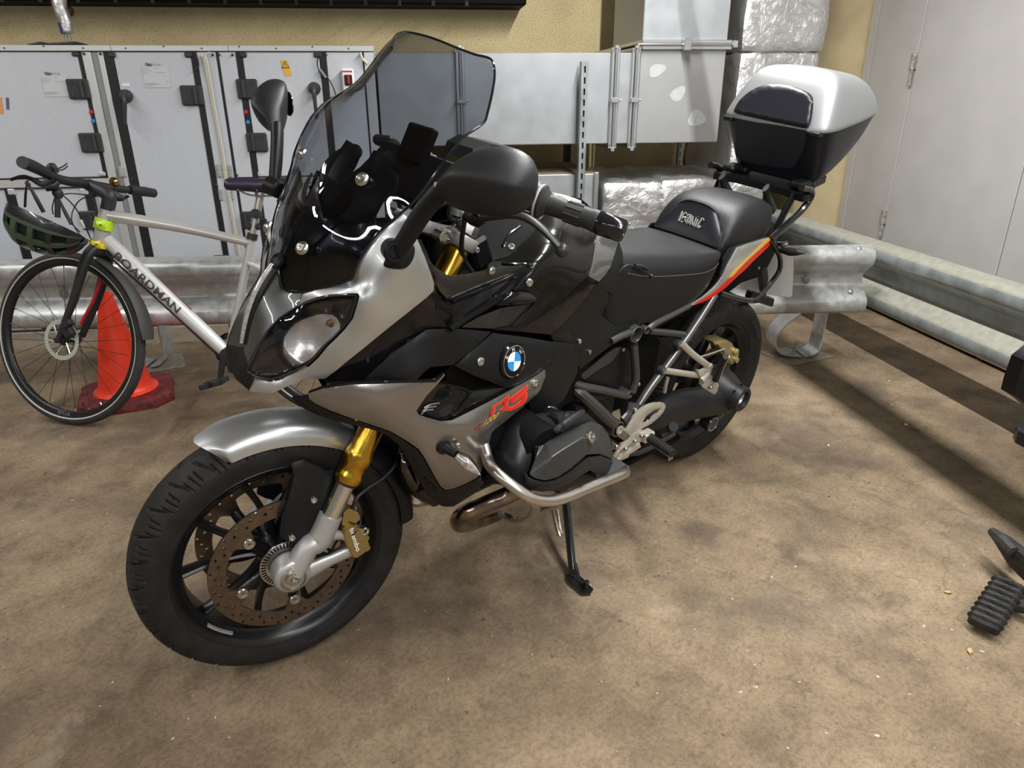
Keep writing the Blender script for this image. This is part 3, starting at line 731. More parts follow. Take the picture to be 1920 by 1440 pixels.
# ------------------------------------------------------------------ ducts
DBp = 3.87
def zD(u, v, b=DBp): return WB(u, v, b)[2]
def aD(u, v, b=DBp): return WB(u, v, b)[0]
t, X = wl('air_duct', 'grey sheet steel duct running level from the white unit to the elbow', 'air duct', .5, 4.1, 1.2)
zt, zl = zD(1100, 99), zD(1100, 270)
aE = aD(1194, 180)
g = G(); g.box(aR+.01, aE-.02, DBp, 4.45, zl, zt, bev=.004); g.build('duct_body', ductm, t, xf=X)
def vflange(u, par, X, wd=.02, out=.022, b=DBp, v=180):
    a = aD(u, v)
    for s in (-1, 1):
        g = G(); o = s*.014
        g.box(a+o-wd/2*.8, a+o+wd/2*.8, b-out, b+.0, zl-.02, zt+.02, bev=.003); g.box(a+o-wd/2*.8, a+o+wd/2*.8, b-out, 4.47, zt, zt+.022); g.box(a+o-wd/2*.8, a+o+wd/2*.8, b-out, 4.47, zl-.022, zl)
        g.build('flange', flange, par, xf=X)
    g = G(); zc = zl+(zt-zl)*.49; g.box(a-.024, a+.024, b-out-.02, b-out, zc-.012, zc+.012, bev=.004); g.tube([(a+.01, b-out-.01, zc), (a+.034, b-out-.01, zc)], .006, 8); g.build('flange_clip', flange, par, xf=X)
    g = G(); g.tube([(a, b-out-.004, zt+.03), (a, b-out-.004, zl-.035)], .005, 8); g.box(a-.01, a+.01, b-out-.014, b-out+.006, zt+.018, zt+.034, bev=.002); g.box(a-.01, a+.01, b-out-.014, b-out+.006, zl-.036, zl-.018, bev=.002); g.build('corner_cleat', flange, par, xf=X)
vflange(1150, t, X); vflange(864, t, X)
t, X = wl('air_duct', 'grey sheet steel elbow and riser going up beside the foil duct', 'air duct', 1.3, 4.1, 1.4)
vflange(1187, t, X)
a0, a1 = aD(1197, 180), aD(1362, 100)
zj = zD(1290, 84)
g = G(); g.box(a0, a1, DBp+.004, 4.45, zl, zj-.02, bev=.004); elb = g.build('elbow_body', mat('duct_sheet_marked', (.37,.375,.375), .42, .45, noise=.035, nscale=6), t, xf=X)
a0r = aD(1206, 60); g = G(); g.box(a0r, a1, DBp+.004, 4.45, zj+.02, 2.75, bev=.004); g.build('riser_body', ductm, t, xf=X)
for s in (-1, 1):
    g = G(); g.box(a0r-.005, a1+.02, DBp-.018, 4.47, zj+s*.014-.009, zj+s*.014+.009, bev=.003); g.build('flange', flange, t, xf=X)
g = G(); g.tube([(a0r-.03, DBp-.024, zj), (a1+.045, DBp-.024, zj)], .006, 8); am = (a0r+a1)/2; g.box(am-.02, am+.02, DBp-.045, DBp-.018, zj-.03, zj+.03, bev=.004); g.box(a1+.02, a1+.045, DBp-.035, DBp-.012, zj-.015, zj+.02, bev=.003); g.build('flange_clip', flange, t, xf=X)
smud = mat('chalk_smudge', (.42,.44,.44), .6, noise=.06, nscale=50)
for (u, v, ru, rv, rot_) in ((1232,132,17,11,-.5),(1271,176,17,11,-.8),(1306,222,17,15,-.5)):
    pl = []
    for k in range(20):
        a = 2*math.pi*k/20; q = (1+.1*math.sin(3*a+u)); x = ru*q*math.cos(a); y = rv*q*math.sin(a); p = WB(u+x*math.cos(rot_)-y*math.sin(rot_), v+x*math.sin(rot_)+y*math.cos(rot_), DBp+.003); pl.append((p[0], DBp+.0035, p[2]))
    g = G(); g.prism(pl, (0,-.0006,0)); g.build('chalk_smudge', smud, elb, xf=X)
# lower plain duct
t, X = wl('air_duct', 'short grey duct below the level duct, left of the foil wrapping', 'air duct', .8, 4.2, .6)
zlo = zD(1060, 327); g = G(); g.box(aR+.01, aD(1122, 340), DBp, 4.6, .12, zlo, bev=.004); g.build('duct_body', [ductm], t, xf=X)
g = G(); g.box(aR+.02, aD(1120, 340), DBp+.03, 4.6, zlo, zlo+.004); g.build('dusty_top', mat('brown_dust', (.16,.12,.07), .9, noise=.2), t, xf=X)
g = G(); g.box(aD(1119, 340)-.02, aD(1119, 340)+.006, DBp-.02, DBp+.0, .12, zlo+.01, bev=.004); g.build('flange', flange, t, xf=X)
# foil wrapped ducts
def foil_mat():
    m = bpy.data.materials.new('crinkled_foil'); m.use_nodes = True; nt = m.node_tree; n = nt.nodes; l = nt.links; b = n['Principled BSDF']
    b.inputs['Base Color'].default_value = (.66,.66,.66,1); b.inputs['Metallic'].default_value = .85; b.inputs['Roughness'].default_value = .33
    tc = n.new('ShaderNodeTexCoord'); v = n.new('ShaderNodeTexNoise'); v.inputs['Scale'].default_value = 22; v.inputs['Detail'].default_value = 6; v.inputs['Roughness'].default_value = .6; v.inputs['Distortion'].default_value = 1.2; l.new(tc.outputs['Object'], v.inputs['Vector'])
    v2 = n.new('ShaderNodeTexVoronoi'); v2.inputs['Scale'].default_value = 30; v2.feature = 'F1'; l.new(tc.outputs['Object'], v2.inputs['Vector'])
    ma = n.new('ShaderNodeMath'); ma.operation = 'MULTIPLY_ADD'; l.new(v2.outputs[0], ma.inputs[0]); ma.inputs[1].default_value = .15; l.new(v.outputs['Fac'], ma.inputs[2])
    bp = n.new('ShaderNodeBump'); bp.inputs['Strength'].default_value = .9; bp.inputs['Distance'].default_value = .008; l.new(ma.outputs[0], bp.inputs['Height']); l.new(bp.outputs[0], b.inputs['Normal'])
    return m
foil = foil_mat()
from mathutils import noise as mnoise
def foilbox(a0, a1, b0, b1, z0, z1, amp=.01, st=.035, rnd=.03):
    g = G()
    def P(a, b, z):
        # round the edges, then crumple
        c = np.array([np.clip(a, a0+rnd, a1-rnd), np.clip(b, b0+rnd, b1-rnd), np.clip(z, z0+rnd, z1-rnd)]); q = np.array([a, b, z])-c; ln = np.linalg.norm(q)
        p = c+q/ln*rnd if ln > 1e-9 else np.array([a, b, z])
        nn = q/ln if ln > 1e-9 else np.zeros(3)
        k = mnoise.fractal(Vector(p*7), .6, 2.2, 4)+.5*mnoise.noise(Vector(p*2.3))
        return p+nn*amp*k
    def face(f, s0, s1, t0, t1):
        m_, k_ = max(2, int((s1-s0)/st)), max(2, int((t1-t0)/st)); V = [f(s0+(s1-s0)*i/m_, t0+(t1-t0)*j/k_) for i in range(m_+1) for j in range(k_+1)]
        g.add(V, [(i*(k_+1)+j, (i+1)*(k_+1)+j, (i+1)*(k_+1)+j+1, i*(k_+1)+j+1) for i in range(m_) for j in range(k_)])
    face(lambda s, t_: P(s, b0, t_), a0, a1, z0, z1); face(lambda s, t_: P(a0, s, t_), b0, b1, z0, z1); face(lambda s, t_: P(a1, s, t_), b0, b1, z0, z1); face(lambda s, t_: P(s, t_, z1), a0, a1, b0, b1); face(lambda s, t_: P(s, b1, t_), a0, a1, z0, z1); face(lambda s, t_: P(s, t_, z0), a0, a1, b0, b1)
    return g
t, X = wl('foil_wrapped_duct', 'crumpled silver foil wrapped duct lying level behind the seat', 'air duct', 1.4, 4.2, .6)
aF0, aF1 = aD(1124, 340)+.012, aD(1390, 380)+.12
zf = zD(1230, 338)
am_ = aD(1235, 380)
foilbox(aF0, am_+.01, DBp-.03, 4.62, .10, zf, .016, .022).build('foil_section', foil, t, xf=X, angle=180)
foilbox(am_-.01, aF1, DBp-.04, 4.62, .10, zf+.01, .016, .022).build('foil_section', foil, t, xf=X, angle=180)
t, X = wl('foil_wrapped_duct', 'upright foil wrapped duct behind the top case', 'air duct', 1.9, 4.4, 1.2)
bF = 4.05; a0 = WB(1392, 60, bF)[0]; a1 = WB(1546, 60, bF)[0]; zs = WB(1450, 97, bF)[2]
foilbox(a0, a1, bF, 4.75, zf-.1, zs+.004, .012, .022).build('foil_section', foil, t, xf=X, angle=180)
foilbox(a0-.004, a1+.012, bF-.012, 4.77, zs-.004, 2.72, .010, .03).build('foil_section', foil, t, xf=X, angle=180)
# slotted strut in front of the duct, and hangers below
def strut(nm, label, u, v0, v1, b, wd, m, floor_=False):
    p0 = WB(u, v0, b); a = p0[0]; z1 = p0[2]; z0 = 0.0 if floor_ else WB(u, v1, b)[2]
    t, X = wl(nm, label, 'strut', a, b, z0)
    g = G(); n = int((z1-z0-.02)/.052)
    # channel face with slots: built from two rails and the bridges between the slots
    sl = wd*.13; g.box(a-wd/2, a-sl, b-.004, b, z0, z1); g.box(a+sl, a+wd/2, b-.004, b, z0, z1)
    z = z0
    for k in range(n+1):
        zz = z1-.022-k*.052
        if zz-.03 < z0: break
        g.box(a-sl, a+sl, b-.004, b, zz, zz+.022)
    g.box(a-wd/2, a-wd/2+.003, b, b+.04, z0, z1); g.box(a+wd/2-.003, a+wd/2, b, b+.04, z0, z1)
    g.build('channel', m, t, xf=X); g = G(); g.box(a-wd/2+.003, a+wd/2-.003, b+.012, b+.014, z0, z1-.002); g.build('channel_back', mat('dark_channel_inside', (.05,.05,.055), .6), t, xf=X)
strut('slotted_strut', 'slotted steel strut standing in front of the level duct', 1097, 115, 400, 3.80, .036, galv2, True)
strut('wall_strut', 'dark slotted strut on the yellow wall below the level duct', 1065, 268, 316, 4.6, .04, blk)
strut('wall_strut', 'thin grey strut on the yellow wall under the elbow', 1277, 262, 310, 4.6, .02, galv2)
# foil pipe at the top left with hook
t, X = wl('foil_wrapped_pipe', 'thin foil wrapped pipe hanging at the top left above the white unit', 'pipe', -1.7, 4.3, 1.5)
bp_ = 4.3; p0 = WB(112, -60, bp_); p1 = WB(111, 5, bp_); p2 = WB(127, 62, bp_)
g = G(); g.tube([p0, p1, (p1+p2)/2+[.004,0,0], p2], [.034,.034,.032,.028], 16, sub=6); 
for i, v in enumerate(g.v): g.v[i] = v+np.array([1,1,0])*.0035*mnoise.noise(Vector(v*40))
g.build('foil_sleeve', foil, t, xf=X, angle=180)
g = G(); g.tube([WB(112,42,bp_-.02), WB(120,63,bp_-.02)], [.012,.014], 8, flat=(1,.5)); g.build('blue_tape', mat('navy_tape', (.02,.02,.12), .5), t, xf=X)
g = G(); c = WB(127, 70, bp_); g.tube([c+np.array([.016*math.cos(k*math.pi/6), 0, .028*math.sin(k*math.pi/6)]) for k in range(12)], .003, 6, closed=True); g.tube([c+[0,0,.03], c-[0,0,.03]], .003, 6); g.build('hook', galv2, t, xf=X)
g = G(); c = WB(130, 21, bp_+.1); g.ball(c, (.022,.03,.026), 10); g.build('rubber_stop', mat('dark_red_rubber', (.05,.012,.01), .5), t, xf=X)
t, X = wl('black_cable', 'black cable lying along the top edge of the white unit', 'cable', -1.7, 4.0, 1.45)
g = G(); g.tube([WB(u, v, 4.0) for u, v in ((52,84),(75,81.5),(90,82.5),(115,82),(140,81.5),(165,84.5))], [.003,.008,.005,.006,.009,.003], 8, sub=4); g.build('cable_sheath', blk, t, xf=X)
# unseen pipe, added to cast the second shadow band on the right floor
t, X = wl('added_shadow_pipe', 'unseen straight pipe added under the ceiling to cast a floor shadow', 'pipe', 1.335, 1.5, 1.9)
g = G(); g.tube([(1.335, -3, 1.9), (1.335, 3.3, 1.9)], .031, 12); g.build('pipe', galv2, t, xf=X)
for bb in (-2.5, .3, 3.0):
    g = G(); g.tube([(1.335, bb, 1.92), (1.335, bb, 2.75)], .005, 6); g.build('hanger_rod', galv2, t, xf=X)
# ------------------------------------------------------------------ the motorcycle: wheels, fork, brakes
moto = thing('motorcycle', 'grey and black sport touring motorcycle leaning on its side stand in the middle', 'motorcycle', MB)
HUB = np.array([0, 0, .2995]); RHUB = np.array([-1.53, 0, .315])
FX = MS @ t4(None, HUB); RX_ = t4(None, RHUB)

def tyre(prof, R, xf, kind):
    half = cat_curve(np.array(prof, float), 8)           # (r, y) from the bead to the crown centre
    pr = [(r, y) for r, y in half]+[(r, -y) for r, y in half[::-1][1:]]
    n = 1100 if kind == 'front' else 800; th = np.linspace(0, 2*math.pi, n, endpoint=False); V = []; ymax = max(y for r, y in pr)
    per = 30 if kind == 'front' else 28
    for t in th:
        for r, y in pr:
            s = abs(y)/ymax; q = 0.0
            if r > R*.86:
                ph = (t*per/(2*math.pi)) % 1.0; ph2 = (t*per/(2*math.pi)+.5) % 1.0
                pp = ph if y >= 0 else ph2
                # long curved groove, alternating with a shorter shoulder cut
                c1 = (.15+.55*s**1.5) % 1.0; d1 = abs(pp-c1); d1 = min(d1, 1-d1)
                if .16 < s < .93: q = max(q, 1-d1/.05)
                c2 = (.68+.25*s) % 1.0; d2 = abs(pp-c2); d2 = min(d2, 1-d2)
                if .55 < s < .98: q = max(q, 1-d2/.032)
            if r > R*.86:
                c3 = (.40+.30*s) % 1.0; d3 = abs(pp-c3); d3 = min(d3, 1-d3)
                if .62 < s < .97: q = max(q, 1-d3/.026)
                c4 = (.93+.20*s) % 1.0; d4 = abs(pp-c4); d4 = min(d4, 1-d4)
                if .50 < s < .90: q = max(q, 1-d4/.026)
            q = max(0, min(1, q*2.2)); rr = r-.0060*q
            V.append((rr*math.cos(t), y*(1-.0*q), rr*math.sin(t)))
    m = len(pr); g = G()
    g.add(V, [(i*m+j, ((i+1)%n)*m+j, ((i+1)%n)*m+j+1, i*m+j+1) for i in range(n) for j in range(m-1)])
    return g.build(kind+'_tyre', rubber, moto, xf=xf, angle=70)
ft = tyre([(.222,.047),(.226,.053),(.236,.0565),(.252,.0605),(.266,.0605),(.277,.056),(.288,.044),(.2955,.026),(.2995,0)], .2995, FX, 'front')
rt = tyre([(.222,.068),(.226,.077),(.238,.083),(.256,.090),(.270,.0905),(.283,.086),(.297,.070),(.309,.040),(.315,0)], .315, RX_, 'rear')
def ringtext(s, r0, h, a0, y, m, par, xf, name='sidewall_lettering'):
    V, Fc = text_mesh(s, bold=True); lo, hi = V.min(0), V.max(0); sc_ = h/(hi[1]-lo[1]); g = G()
    g.add([((r0+(q[1]-lo[1])*sc_)*math.cos(a0-(q[0]-lo[0])*sc_/r0), y, (r0+(q[1]-lo[1])*sc_)*math.sin(a0-(q[0]-lo[0])*sc_/r0)) for q in V], Fc)
    return g.build(name, m, par, xf=xf, flatsh=True)

def rim(yw, xf, name, nsp=5, one_sided=0):
    g = G()
    pr = [(.2215,yw-.006),(.232,yw-.004),(.2325,yw+.001),(.228,yw+.0035),(.222,yw),(.214,yw-.008),(.209,yw-.018),(.200,yw-.024),(.197,.0),(.200,-yw+.024),(.209,-yw+.018),(.214,-yw+.008),(.222,-yw),(.228,-yw-.0035),(.2325,-yw-.001),(.232,-yw+.004),(.2215,-yw+.006)]
    g.lathe(pr, (0,0,0), (0,1,0), 96, capped=False)
    o = g.build(name, rimblk, moto, xf=xf, angle=40)
    for k in range(nsp):
        for sgn in (-1, 1):
            a = 2*math.pi*k/nsp+.35; h = a+sgn*.20; e = a+sgn*.33; g = G()
            P = [(.040*math.cos(h), 0, .040*math.sin(h)), (.085*math.cos(a+sgn*.22), 0, .085*math.sin(a+sgn*.22)), (.14*math.cos(a+sgn*.27), 0, .14*math.sin(a+sgn*.27)), (.199*math.cos(e), 0, .199*math.sin(e))]
            g.tube(P, [.019,.014,.0115,.014], 10, sub=4, flat=(1.3,.62), up=(0,1,0)); g.build('spoke', rimblk, o, xf=xf)
    return o
fr = rim(.052, FX, 'front_rim')
rr = rim(.072, RX_, 'rear_rim')
# front hub, disc carriers
g = G(); g.lathe([(.018,-.075),(.030,-.072),(.034,-.05),(.046,-.03),(.048,0),(.046,.03),(.034,.05),(.034,.060),(.030,.064),(.018,.066)], (0,0,0), (0,1,0), 32)
for s in (-1, 1):
    for k in range(5):
        a = 2*math.pi*k/5+.85
        g.tube([(.03*math.cos(a-.3), s*.035, .03*math.sin(a-.3)), (.07*math.cos(a-.12), s*.045, .07*math.sin(a-.12)), (.104*math.cos(a), s*.061, .104*math.sin(a))], [.017,.013,.012], 10, sub=4, flat=(.8,1), up=(0,1,0))
g.build('hub', rimblk, fr, xf=FX)
def disc(R, Ri, y, xf, par, lug=True, a0=.85, th=.0045, nh=60):
    out = [(R*math.cos(a), R*math.sin(a)) for a in np.linspace(0, 2*math.pi, 120, endpoint=False)]
    inn = []
    for i in range(180):
        a = 2*math.pi*i/180; d = min(abs((a-(2*math.pi*k/5+a0)+math.pi) % (2*math.pi)-math.pi) for k in range(5))
        r = Ri
        if lug: r = Ri-(Ri-.092)*max(0, min(1, (.20-d)/.11)) if d < .20 else Ri
        inn.append((r*math.cos(a), r*math.sin(a)))
    holes = [inn]; w = R-Ri-.006
    for k in range(nh):
        a = 2*math.pi*k/nh; r = Ri+.010+w*(.12+.76*((k*2) % 5)/4)*.8; hr = .0042
        holes.append([(r*math.cos(a)+hr*math.cos(b), r*math.sin(a)+hr*math.sin(b)) for b in np.linspace(0, 2*math.pi, 8, endpoint=False)])
    pts = []; edges = []
    for lp in [out]+holes:
        o = len(pts); pts += lp; edges += [(o+i, o+(i+1)%len(lp)) for i in range(len(lp))]
    r = geometry.delaunay_2d_cdt([Vector(p) for p in pts], edges, [], 0, 1e-7); P2 = [tuple(v) for v in r[0]]; T = []
    hc = np.array([np.mean(h, axis=0) for h in holes[1:]])
    for f in r[2]:
        c = (sum(P2[i][0] for i in f)/3, sum(P2[i][1] for i in f)/3)
        if math.hypot(*c) > R or inside(c, inn) or np.min(np.hypot(hc[:,0]-c[0], hc[:,1]-c[1])) < .003: continue
        T.append(list(f))
    V = [(x, y, z) for x, z in P2]; V, F2 = shell(V, T, th if y > 0 else th)
    g = G(); g.add(V, F2); o = g.build('brake_disc', discm, par, xf=xf, angle=30)
    if lug:
        for k in range(5):
            a = 2*math.pi*k/5+a0; c = (.104*math.cos(a), y, .104*math.sin(a)); s = 1 if y > 0 else -1
            g = G(); g.lathe([(.0125,-.006),(.0125,.003),(.011,.005),(.0075,.005),(.007,.003),(.0035,.003),(.0035,.0),(0,0)], np.array(c)+[0,s*.003,0], (0,s,0), 18); g.build('disc_bolt', steel, o, xf=xf)
    return o
disc(.160, .124, .068, FX, moto); disc(.160, .124, -.066, FX, moto)
# ABS ring with slots
g = G(); g.lathe([(.040,0),(.056,0),(.056,.002),(.040,.002)], (0,.071,0), (0,1,0), 60); ab = g.build('sensor_ring', steel, moto, xf=FX)
g = G()
for k in range(44):
    a = 2*math.pi*k/44; c, s = math.cos(a), math.sin(a); R = np.array([[c,0,-s],[0,1,0],[s,0,c]]); g.box(.043, .0535, .0725, .0738, -.0013, .0013, M=t4(R))
o = g.build('slots', dark, ab, xf=FX); o['kind'] = 'stuff'
# wheel balance weights
for dv in (0, 1):
    p0, p1 = ((391,1172), (411,1184)) if dv == 0 else ((415,1178), (438,1187))
    a0 = Fl(*p0, .04)-HUB; a1 = Fl(*p1, .04)-HUB; t0, t1 = math.atan2(a0[2], a0[0]), math.atan2(a1[2], a1[0])
    if abs(t1-t0) > math.pi: t1 += 2*math.pi*np.sign(t0-t1)
    rows = []
    for t in np.linspace(t0, t1, 6): rows.append([(r*math.cos(t), y, r*math.sin(t)) for r, y in ((.212,.026),(.212,.040),(.208,.040),(.206,.026))])
    g = G(); g.loft(rows, closed=True, caps=True); g.build('balance_weight', mat('lead_grey', (.42,.43,.44), .4, .4), fr, xf=FX)
rt_ = mat('sidewall_letter_rubber', (.028,.028,.028), .5)
ringtext('MICHELIN', .243, .014, math.radians(262), .0617, rt_, ft, FX)
ringtext('MICHELIN', .250, .018, math.radians(150), .0915, rt_, rt, RX_)

# fork legs, both sides; the left one carries the details seen in the photograph
XF = MS
def forkleg(s, par):
    y = s*.106
    def ax(z): return np.array([-.083-.556*(z-.39), y, z])
    dirv = ax(1.0)-ax(0.4); dirv /= np.linalg.norm(dirv)
    g = G(); g.lathe([(.0205,0),(.0205,.14)], ax(.385), dirv, 28); g.build('stanchion', chrome, par, xf=XF)
    g = G(); g.lathe([(.020,0),(.0275,.001),(.029,.006),(.029,.018),(.0265,.024),(.0265,.040),(.0295,.046),(.0305,.060),(.0295,.070),(.0265,.078),(.0265,.545),(.024,.548)], ax(.488), dirv, 32); g.build('fork_tube', gold, par, xf=XF, angle=50)
    g = G(); g.lathe([(.0245,0),(.0245,.008)], ax(.483), dirv, 28); g.build('dust_seal', blk, par, xf=XF)
    # cast lower: clamp around the axle, neck up to the stanchion, arm to the caliper
    g = G()
    g.lathe([(.026,-.052),(.036,-.050),(.039,-.042),(.039,-.010),(.036,-.004),(.026,-.003)], (0.0, s*.130, .2995), (0, s, 0), 28)
    n0 = ax(.400); o0 = np.array([-.006, s*.108, .302])
    g.tube([o0, (o0+n0)/2+np.array([.006,0,.0]), ax(.362), ax(.415)], [.027,.024,.0265,.0255], 20, sub=5, flat=(1,1.0))
    arm0 = np.array([-.02, s*.104, .285]); arm1 = np.array([-.165, s*.100, .305])
    g.tube([arm0, (arm0+arm1)/2, arm1], [.022,.013,.015], 12, sub=4, flat=(1.1,.7))
    g.tube([ax(.372), ax(.372)+np.array([-.045,0,-.02]), arm1+np.array([.01,0,.005])], [.017,.009,.010], 10, sub=4)
    g.tube([(-.155,s*.10,.30),(-.160,s*.10,.345)], [.012,.012], 10)
    lo = g.build('fork_lower', casta, par, xf=XF, angle=60)
    if s > 0:
        g = G(); g.lathe([(.028,0),(.028,.004),(.024,.006),(.023,.002),(.017,.001),(.016,.006),(.010,.007),(.009,.0),(0,0)], (0, .1272, .2995), (0,1,0), 28); g.build('axle_end', steel, lo, xf=XF)
    return lo
forkleg(1, moto); forkleg(-1, moto)
# brake calipers
def caliper(s):
    sf = Surf([(640,960,.112),(690,960,.112),(690,1050,.112),(640,1050,.112)], 'F')
    ol = [(643,992),(655,981),(664,986),(672,985),(680,1000),(686,1006),(692,1020),(690,1030),(668,1046),(661,1044),(655,1032),(648,1022),(643,1005)]
    pts = [Fl(u, v, .112) for u, v in ol]
    g = G(); g.prism([np.array([p[0], s*.112, p[2]]) for p in pts], (0, -s*.030, 0)); c = np.mean(pts, axis=0); g.prism([np.array([c[0]+(p[0]-c[0])*.92, s*.112, c[2]+(p[2]-c[2])*.92]) for p in pts], (0, s*.006, 0))
    ol2 = [(646,963),(655,955),(672,962),(678,975),(668,983),(655,980),(648,990),(642,985)]
    g.prism([(lambda p: np.array([p[0], s*.108, p[2]]))(Fl(u, v, .112)) for u, v in ol2], (0, -s*.026, 0))
    for s2, (u, v) in ((.006,(686,1010)),(.006,(688,1028))): p = Fl(u, v, .112); g.lathe([(.008,-.018),(.008,.005),(0,.005)], (p[0], s*.108, p[2]), (0,s,0), 12)
    for i, vtx in enumerate(g.v): pass
    o = g.build('brake_caliper', goldc, moto, xf=XF, angle=30)
    if s > 0:
        fn = lambda u, v: Fk(u, v, .1190)
        quad_text('brembo', [(663,989),(677,1031),(668,1035),(655,993)], fn, 'lettering', white, o, bold=True)
        g = G(); p = Fl(684,997,.112); g.tube([p+np.array([.008*math.cos(a),0,.008*math.sin(a)]) for a in np.linspace(0,2*math.pi,12,endpoint=False)], .003, 6, closed=True); g.build('bleed_nipple', steel, o, xf=XF)
caliper(1); caliper(-1)
# brake hoses
def ftube(pts, r, name, m, n=8, sub=6, mirror=False):
    P = [Fl(u, v, y) for u, v, y in pts]; g = G(); g.tube(P, r, n, sub=sub); g.build(name, m, moto, xf=XF)
    if mirror: g = G(); g.tube([mir(p) for p in P], r, n, sub=sub); g.build(name, m, moto, xf=XF)
ftube([(660,960,.10),(668,935,.10),(690,915,.09),(720,895,.08),(742,870,.07),(750,845,.06),(748,820,.05)], .0045, 'brake_hose', blk, mirror=True)
ftube([(672,955,.10),(676,980,.11),(664,1000,.118),(655,1010,.11),(650,1040,.10),(612,1060,.10)], .0025, 'sensor_cable', blk)
ftube([(640,1005,.10),(628,1020,.09),(622,1035,.085)], .003, 'sensor_cable', blk)
# front mudguard: shell hugging the tyre
def fender():
    rows = []
    ang = np.linspace(math.radians(66.5), math.radians(180), 30)    # measured from +x over the top to the rear
    for i, a in enumerate(ang):
        t = i/(len(ang)-1); R = .330-.008*t; half = .066 if t > .06 else .050+.016*(t/.06)**.6
        drop = .046; row = []
        for q in np.linspace(-1, 1, 13):
            y = half*math.sin(q*math.pi/2)*1.0; rr = R-drop*(abs(q)**2.6); aa = a+(.10*abs(q)**1.5 if i == 0 else .06*abs(q)**1.5 if i == 1 else 0)
            row.append((rr*math.cos(aa), y, rr*math.sin(aa)))
        rows.append(row)
    return rows
rows = fender(); g = G(); g.loft(rows[:16], su=2, sv=2, thick=.003); g.build('front_mudguard', silver, moto, xf=FX, angle=60)
g = G(); g.loft(rows[15:], su=2, sv=2, thick=.003); g.build('mudguard_rear', satin, moto, xf=FX, angle=60)
# black mudguard stays (both sides) with two bolts
def stay(s):
    ol = [(545,868),(568,862),(612,882),(640,880),(634,905),(616,945),(600,975),(590,1000),(575,1015),(560,1022),(540,1015),(524,1006),(528,970),(542,930),(552,895)]
    ys = Surf([(545,868,.074),(640,880,.074),(600,940,.092),(590,1000,.098),(530,1006,.094),(545,930,.088)], 'F')
    if s > 0: patch('mudguard_stay', ol, ys, satin, moto, th=.006, step=8, mirror=False, edge=.003)
    else:
        P = []
        for u, v in ol: q = Fl(u, v, ys.y(u, v)); q[1] *= -1; P.append(q)
        g = G(); g.prism(P, (0, .006, 0)); g.build('mudguard_stay', satin, moto, xf=XF)
    if s > 0:
        for u, v in ((588,937),(547,1008)):
            p = Fk(u, v, ys.y(u, v)+.001); g = G(); d_ = (MS[:3,:3] @ np.array([0,1,0])); g.bolt(p, d_, .0075, .005); g.build('bolt', boltm, moto)
stay(1); stay(-1)
g = G(); p = MS[:3,:3] @ np.array([0,1,0])
# triple clamp and fork tops
for s in (1, -1):
    c = np.array([-.083-.556*(.975-.39), s*.106, .975]); dv = np.array([-.556, 0, 1]); dv /= np.linalg.norm(dv)
    g = G(); g.lathe([(.033,-.013),(.035,-.010),(.035,.010),(.033,.013)], c, dv, 28)
    e = c+np.array([.048,s*.006,.016]); g.tube([c+np.array([.015,0,.008]), e], [.013,.015], 12); cl = g.build('fork_clamp', casta, moto, xf=XF, angle=50)
    g = G(); g.lathe([(.013,-.03),(.013,.003),(.010,.004),(.007,.0),(0,0)], e+np.array([0,s*.016,0]), (0,s,0), 16); g.build('clamp_bolt', steel, cl, xf=XF)
    g = G(); g.lathe([(.0265,0),(.0245,.018),(.020,.020),(.020,.034),(.016,.037),(0,.037)], c+dv*.018, dv, 8); g.build('fork_cap', steel, moto, xf=XF)
    # bar riser on the yoke
    g = G(); b = c+dv*.055; g.tube([b+np.array([.02,-s*.03,.0]), b+np.array([.01,-s*.02,.045]), b+np.array([-.02,-s*.0,.085])], [.020,.022,.016], 12, sub=4, flat=(1,.8)); g.build('bar_riser', casta, moto, xf=XF)
g = G(); z = .99; g.tube([(-.40,.11,z),(-.375,.06,z),(-.365,0,z),(-.375,-.06,z),(-.40,-.11,z)], .022, 12, sub=5, flat=(.55,1.4)); g.build('top_yoke', casta, moto, xf=XF)
g = G(); z = .66; g.tube([(-.235,.11,z),(-.235,-.11,z)], .03, 12, flat=(.6,1.3)); g.tube([(-.25,0,.64),(-.39,0,.93)], .03, 14); g.build('fork_bridge', dark, moto, xf=XF)
# ------------------------------------------------------------------ bodywork at the front
glassm = bpy.data.materials.new('smoked_screen'); glassm.use_nodes = True
def thin_glass(m, col, rough=.02, fmul=1.0):
    nt = m.node_tree; n = nt.nodes; l = nt.links; n.clear(); out = n.new('ShaderNodeOutputMaterial'); mx = n.new('ShaderNodeMixShader')
    tr = n.new('ShaderNodeBsdfTransparent'); tr.inputs[0].default_value = (*col, 1); gl = n.new('ShaderNodeBsdfGlossy'); gl.inputs['Roughness'].default_value = rough
    fr_ = n.new('ShaderNodeFresnel'); ge = n.new('ShaderNodeNewGeometry'); mi = n.new('ShaderNodeMapRange'); l.new(ge.outputs['Backfacing'], mi.inputs[0]); mi.inputs[3].default_value = 1.45; mi.inputs[4].default_value = 1/1.45; l.new(mi.outputs[0], fr_.inputs[0]); mm = n.new('ShaderNodeMath'); mm.operation = 'MULTIPLY'; mm.inputs[1].default_value = fmul
    l.new(fr_.outputs[0], mm.inputs[0]); l.new(mm.outputs[0], mx.inputs[0]); l.new(tr.outputs[0], mx.inputs[1]); l.new(gl.outputs[0], mx.inputs[2]); l.new(mx.outputs[0], out.inputs[0])
thin_glass(glassm, (.60,.62,.655))
clearm = bpy.data.materials.new('clear_lens'); clearm.use_nodes = True; thin_glass(clearm, (.93,.93,.94))
reflm = mat('reflector_chrome', (.86,.86,.84), .32, .75, bump=.5, bscale=160)
drlm = mat('light_guide', (.42,.42,.40), .15, .3, .8, noise=.2, nscale=160)
seatback = None
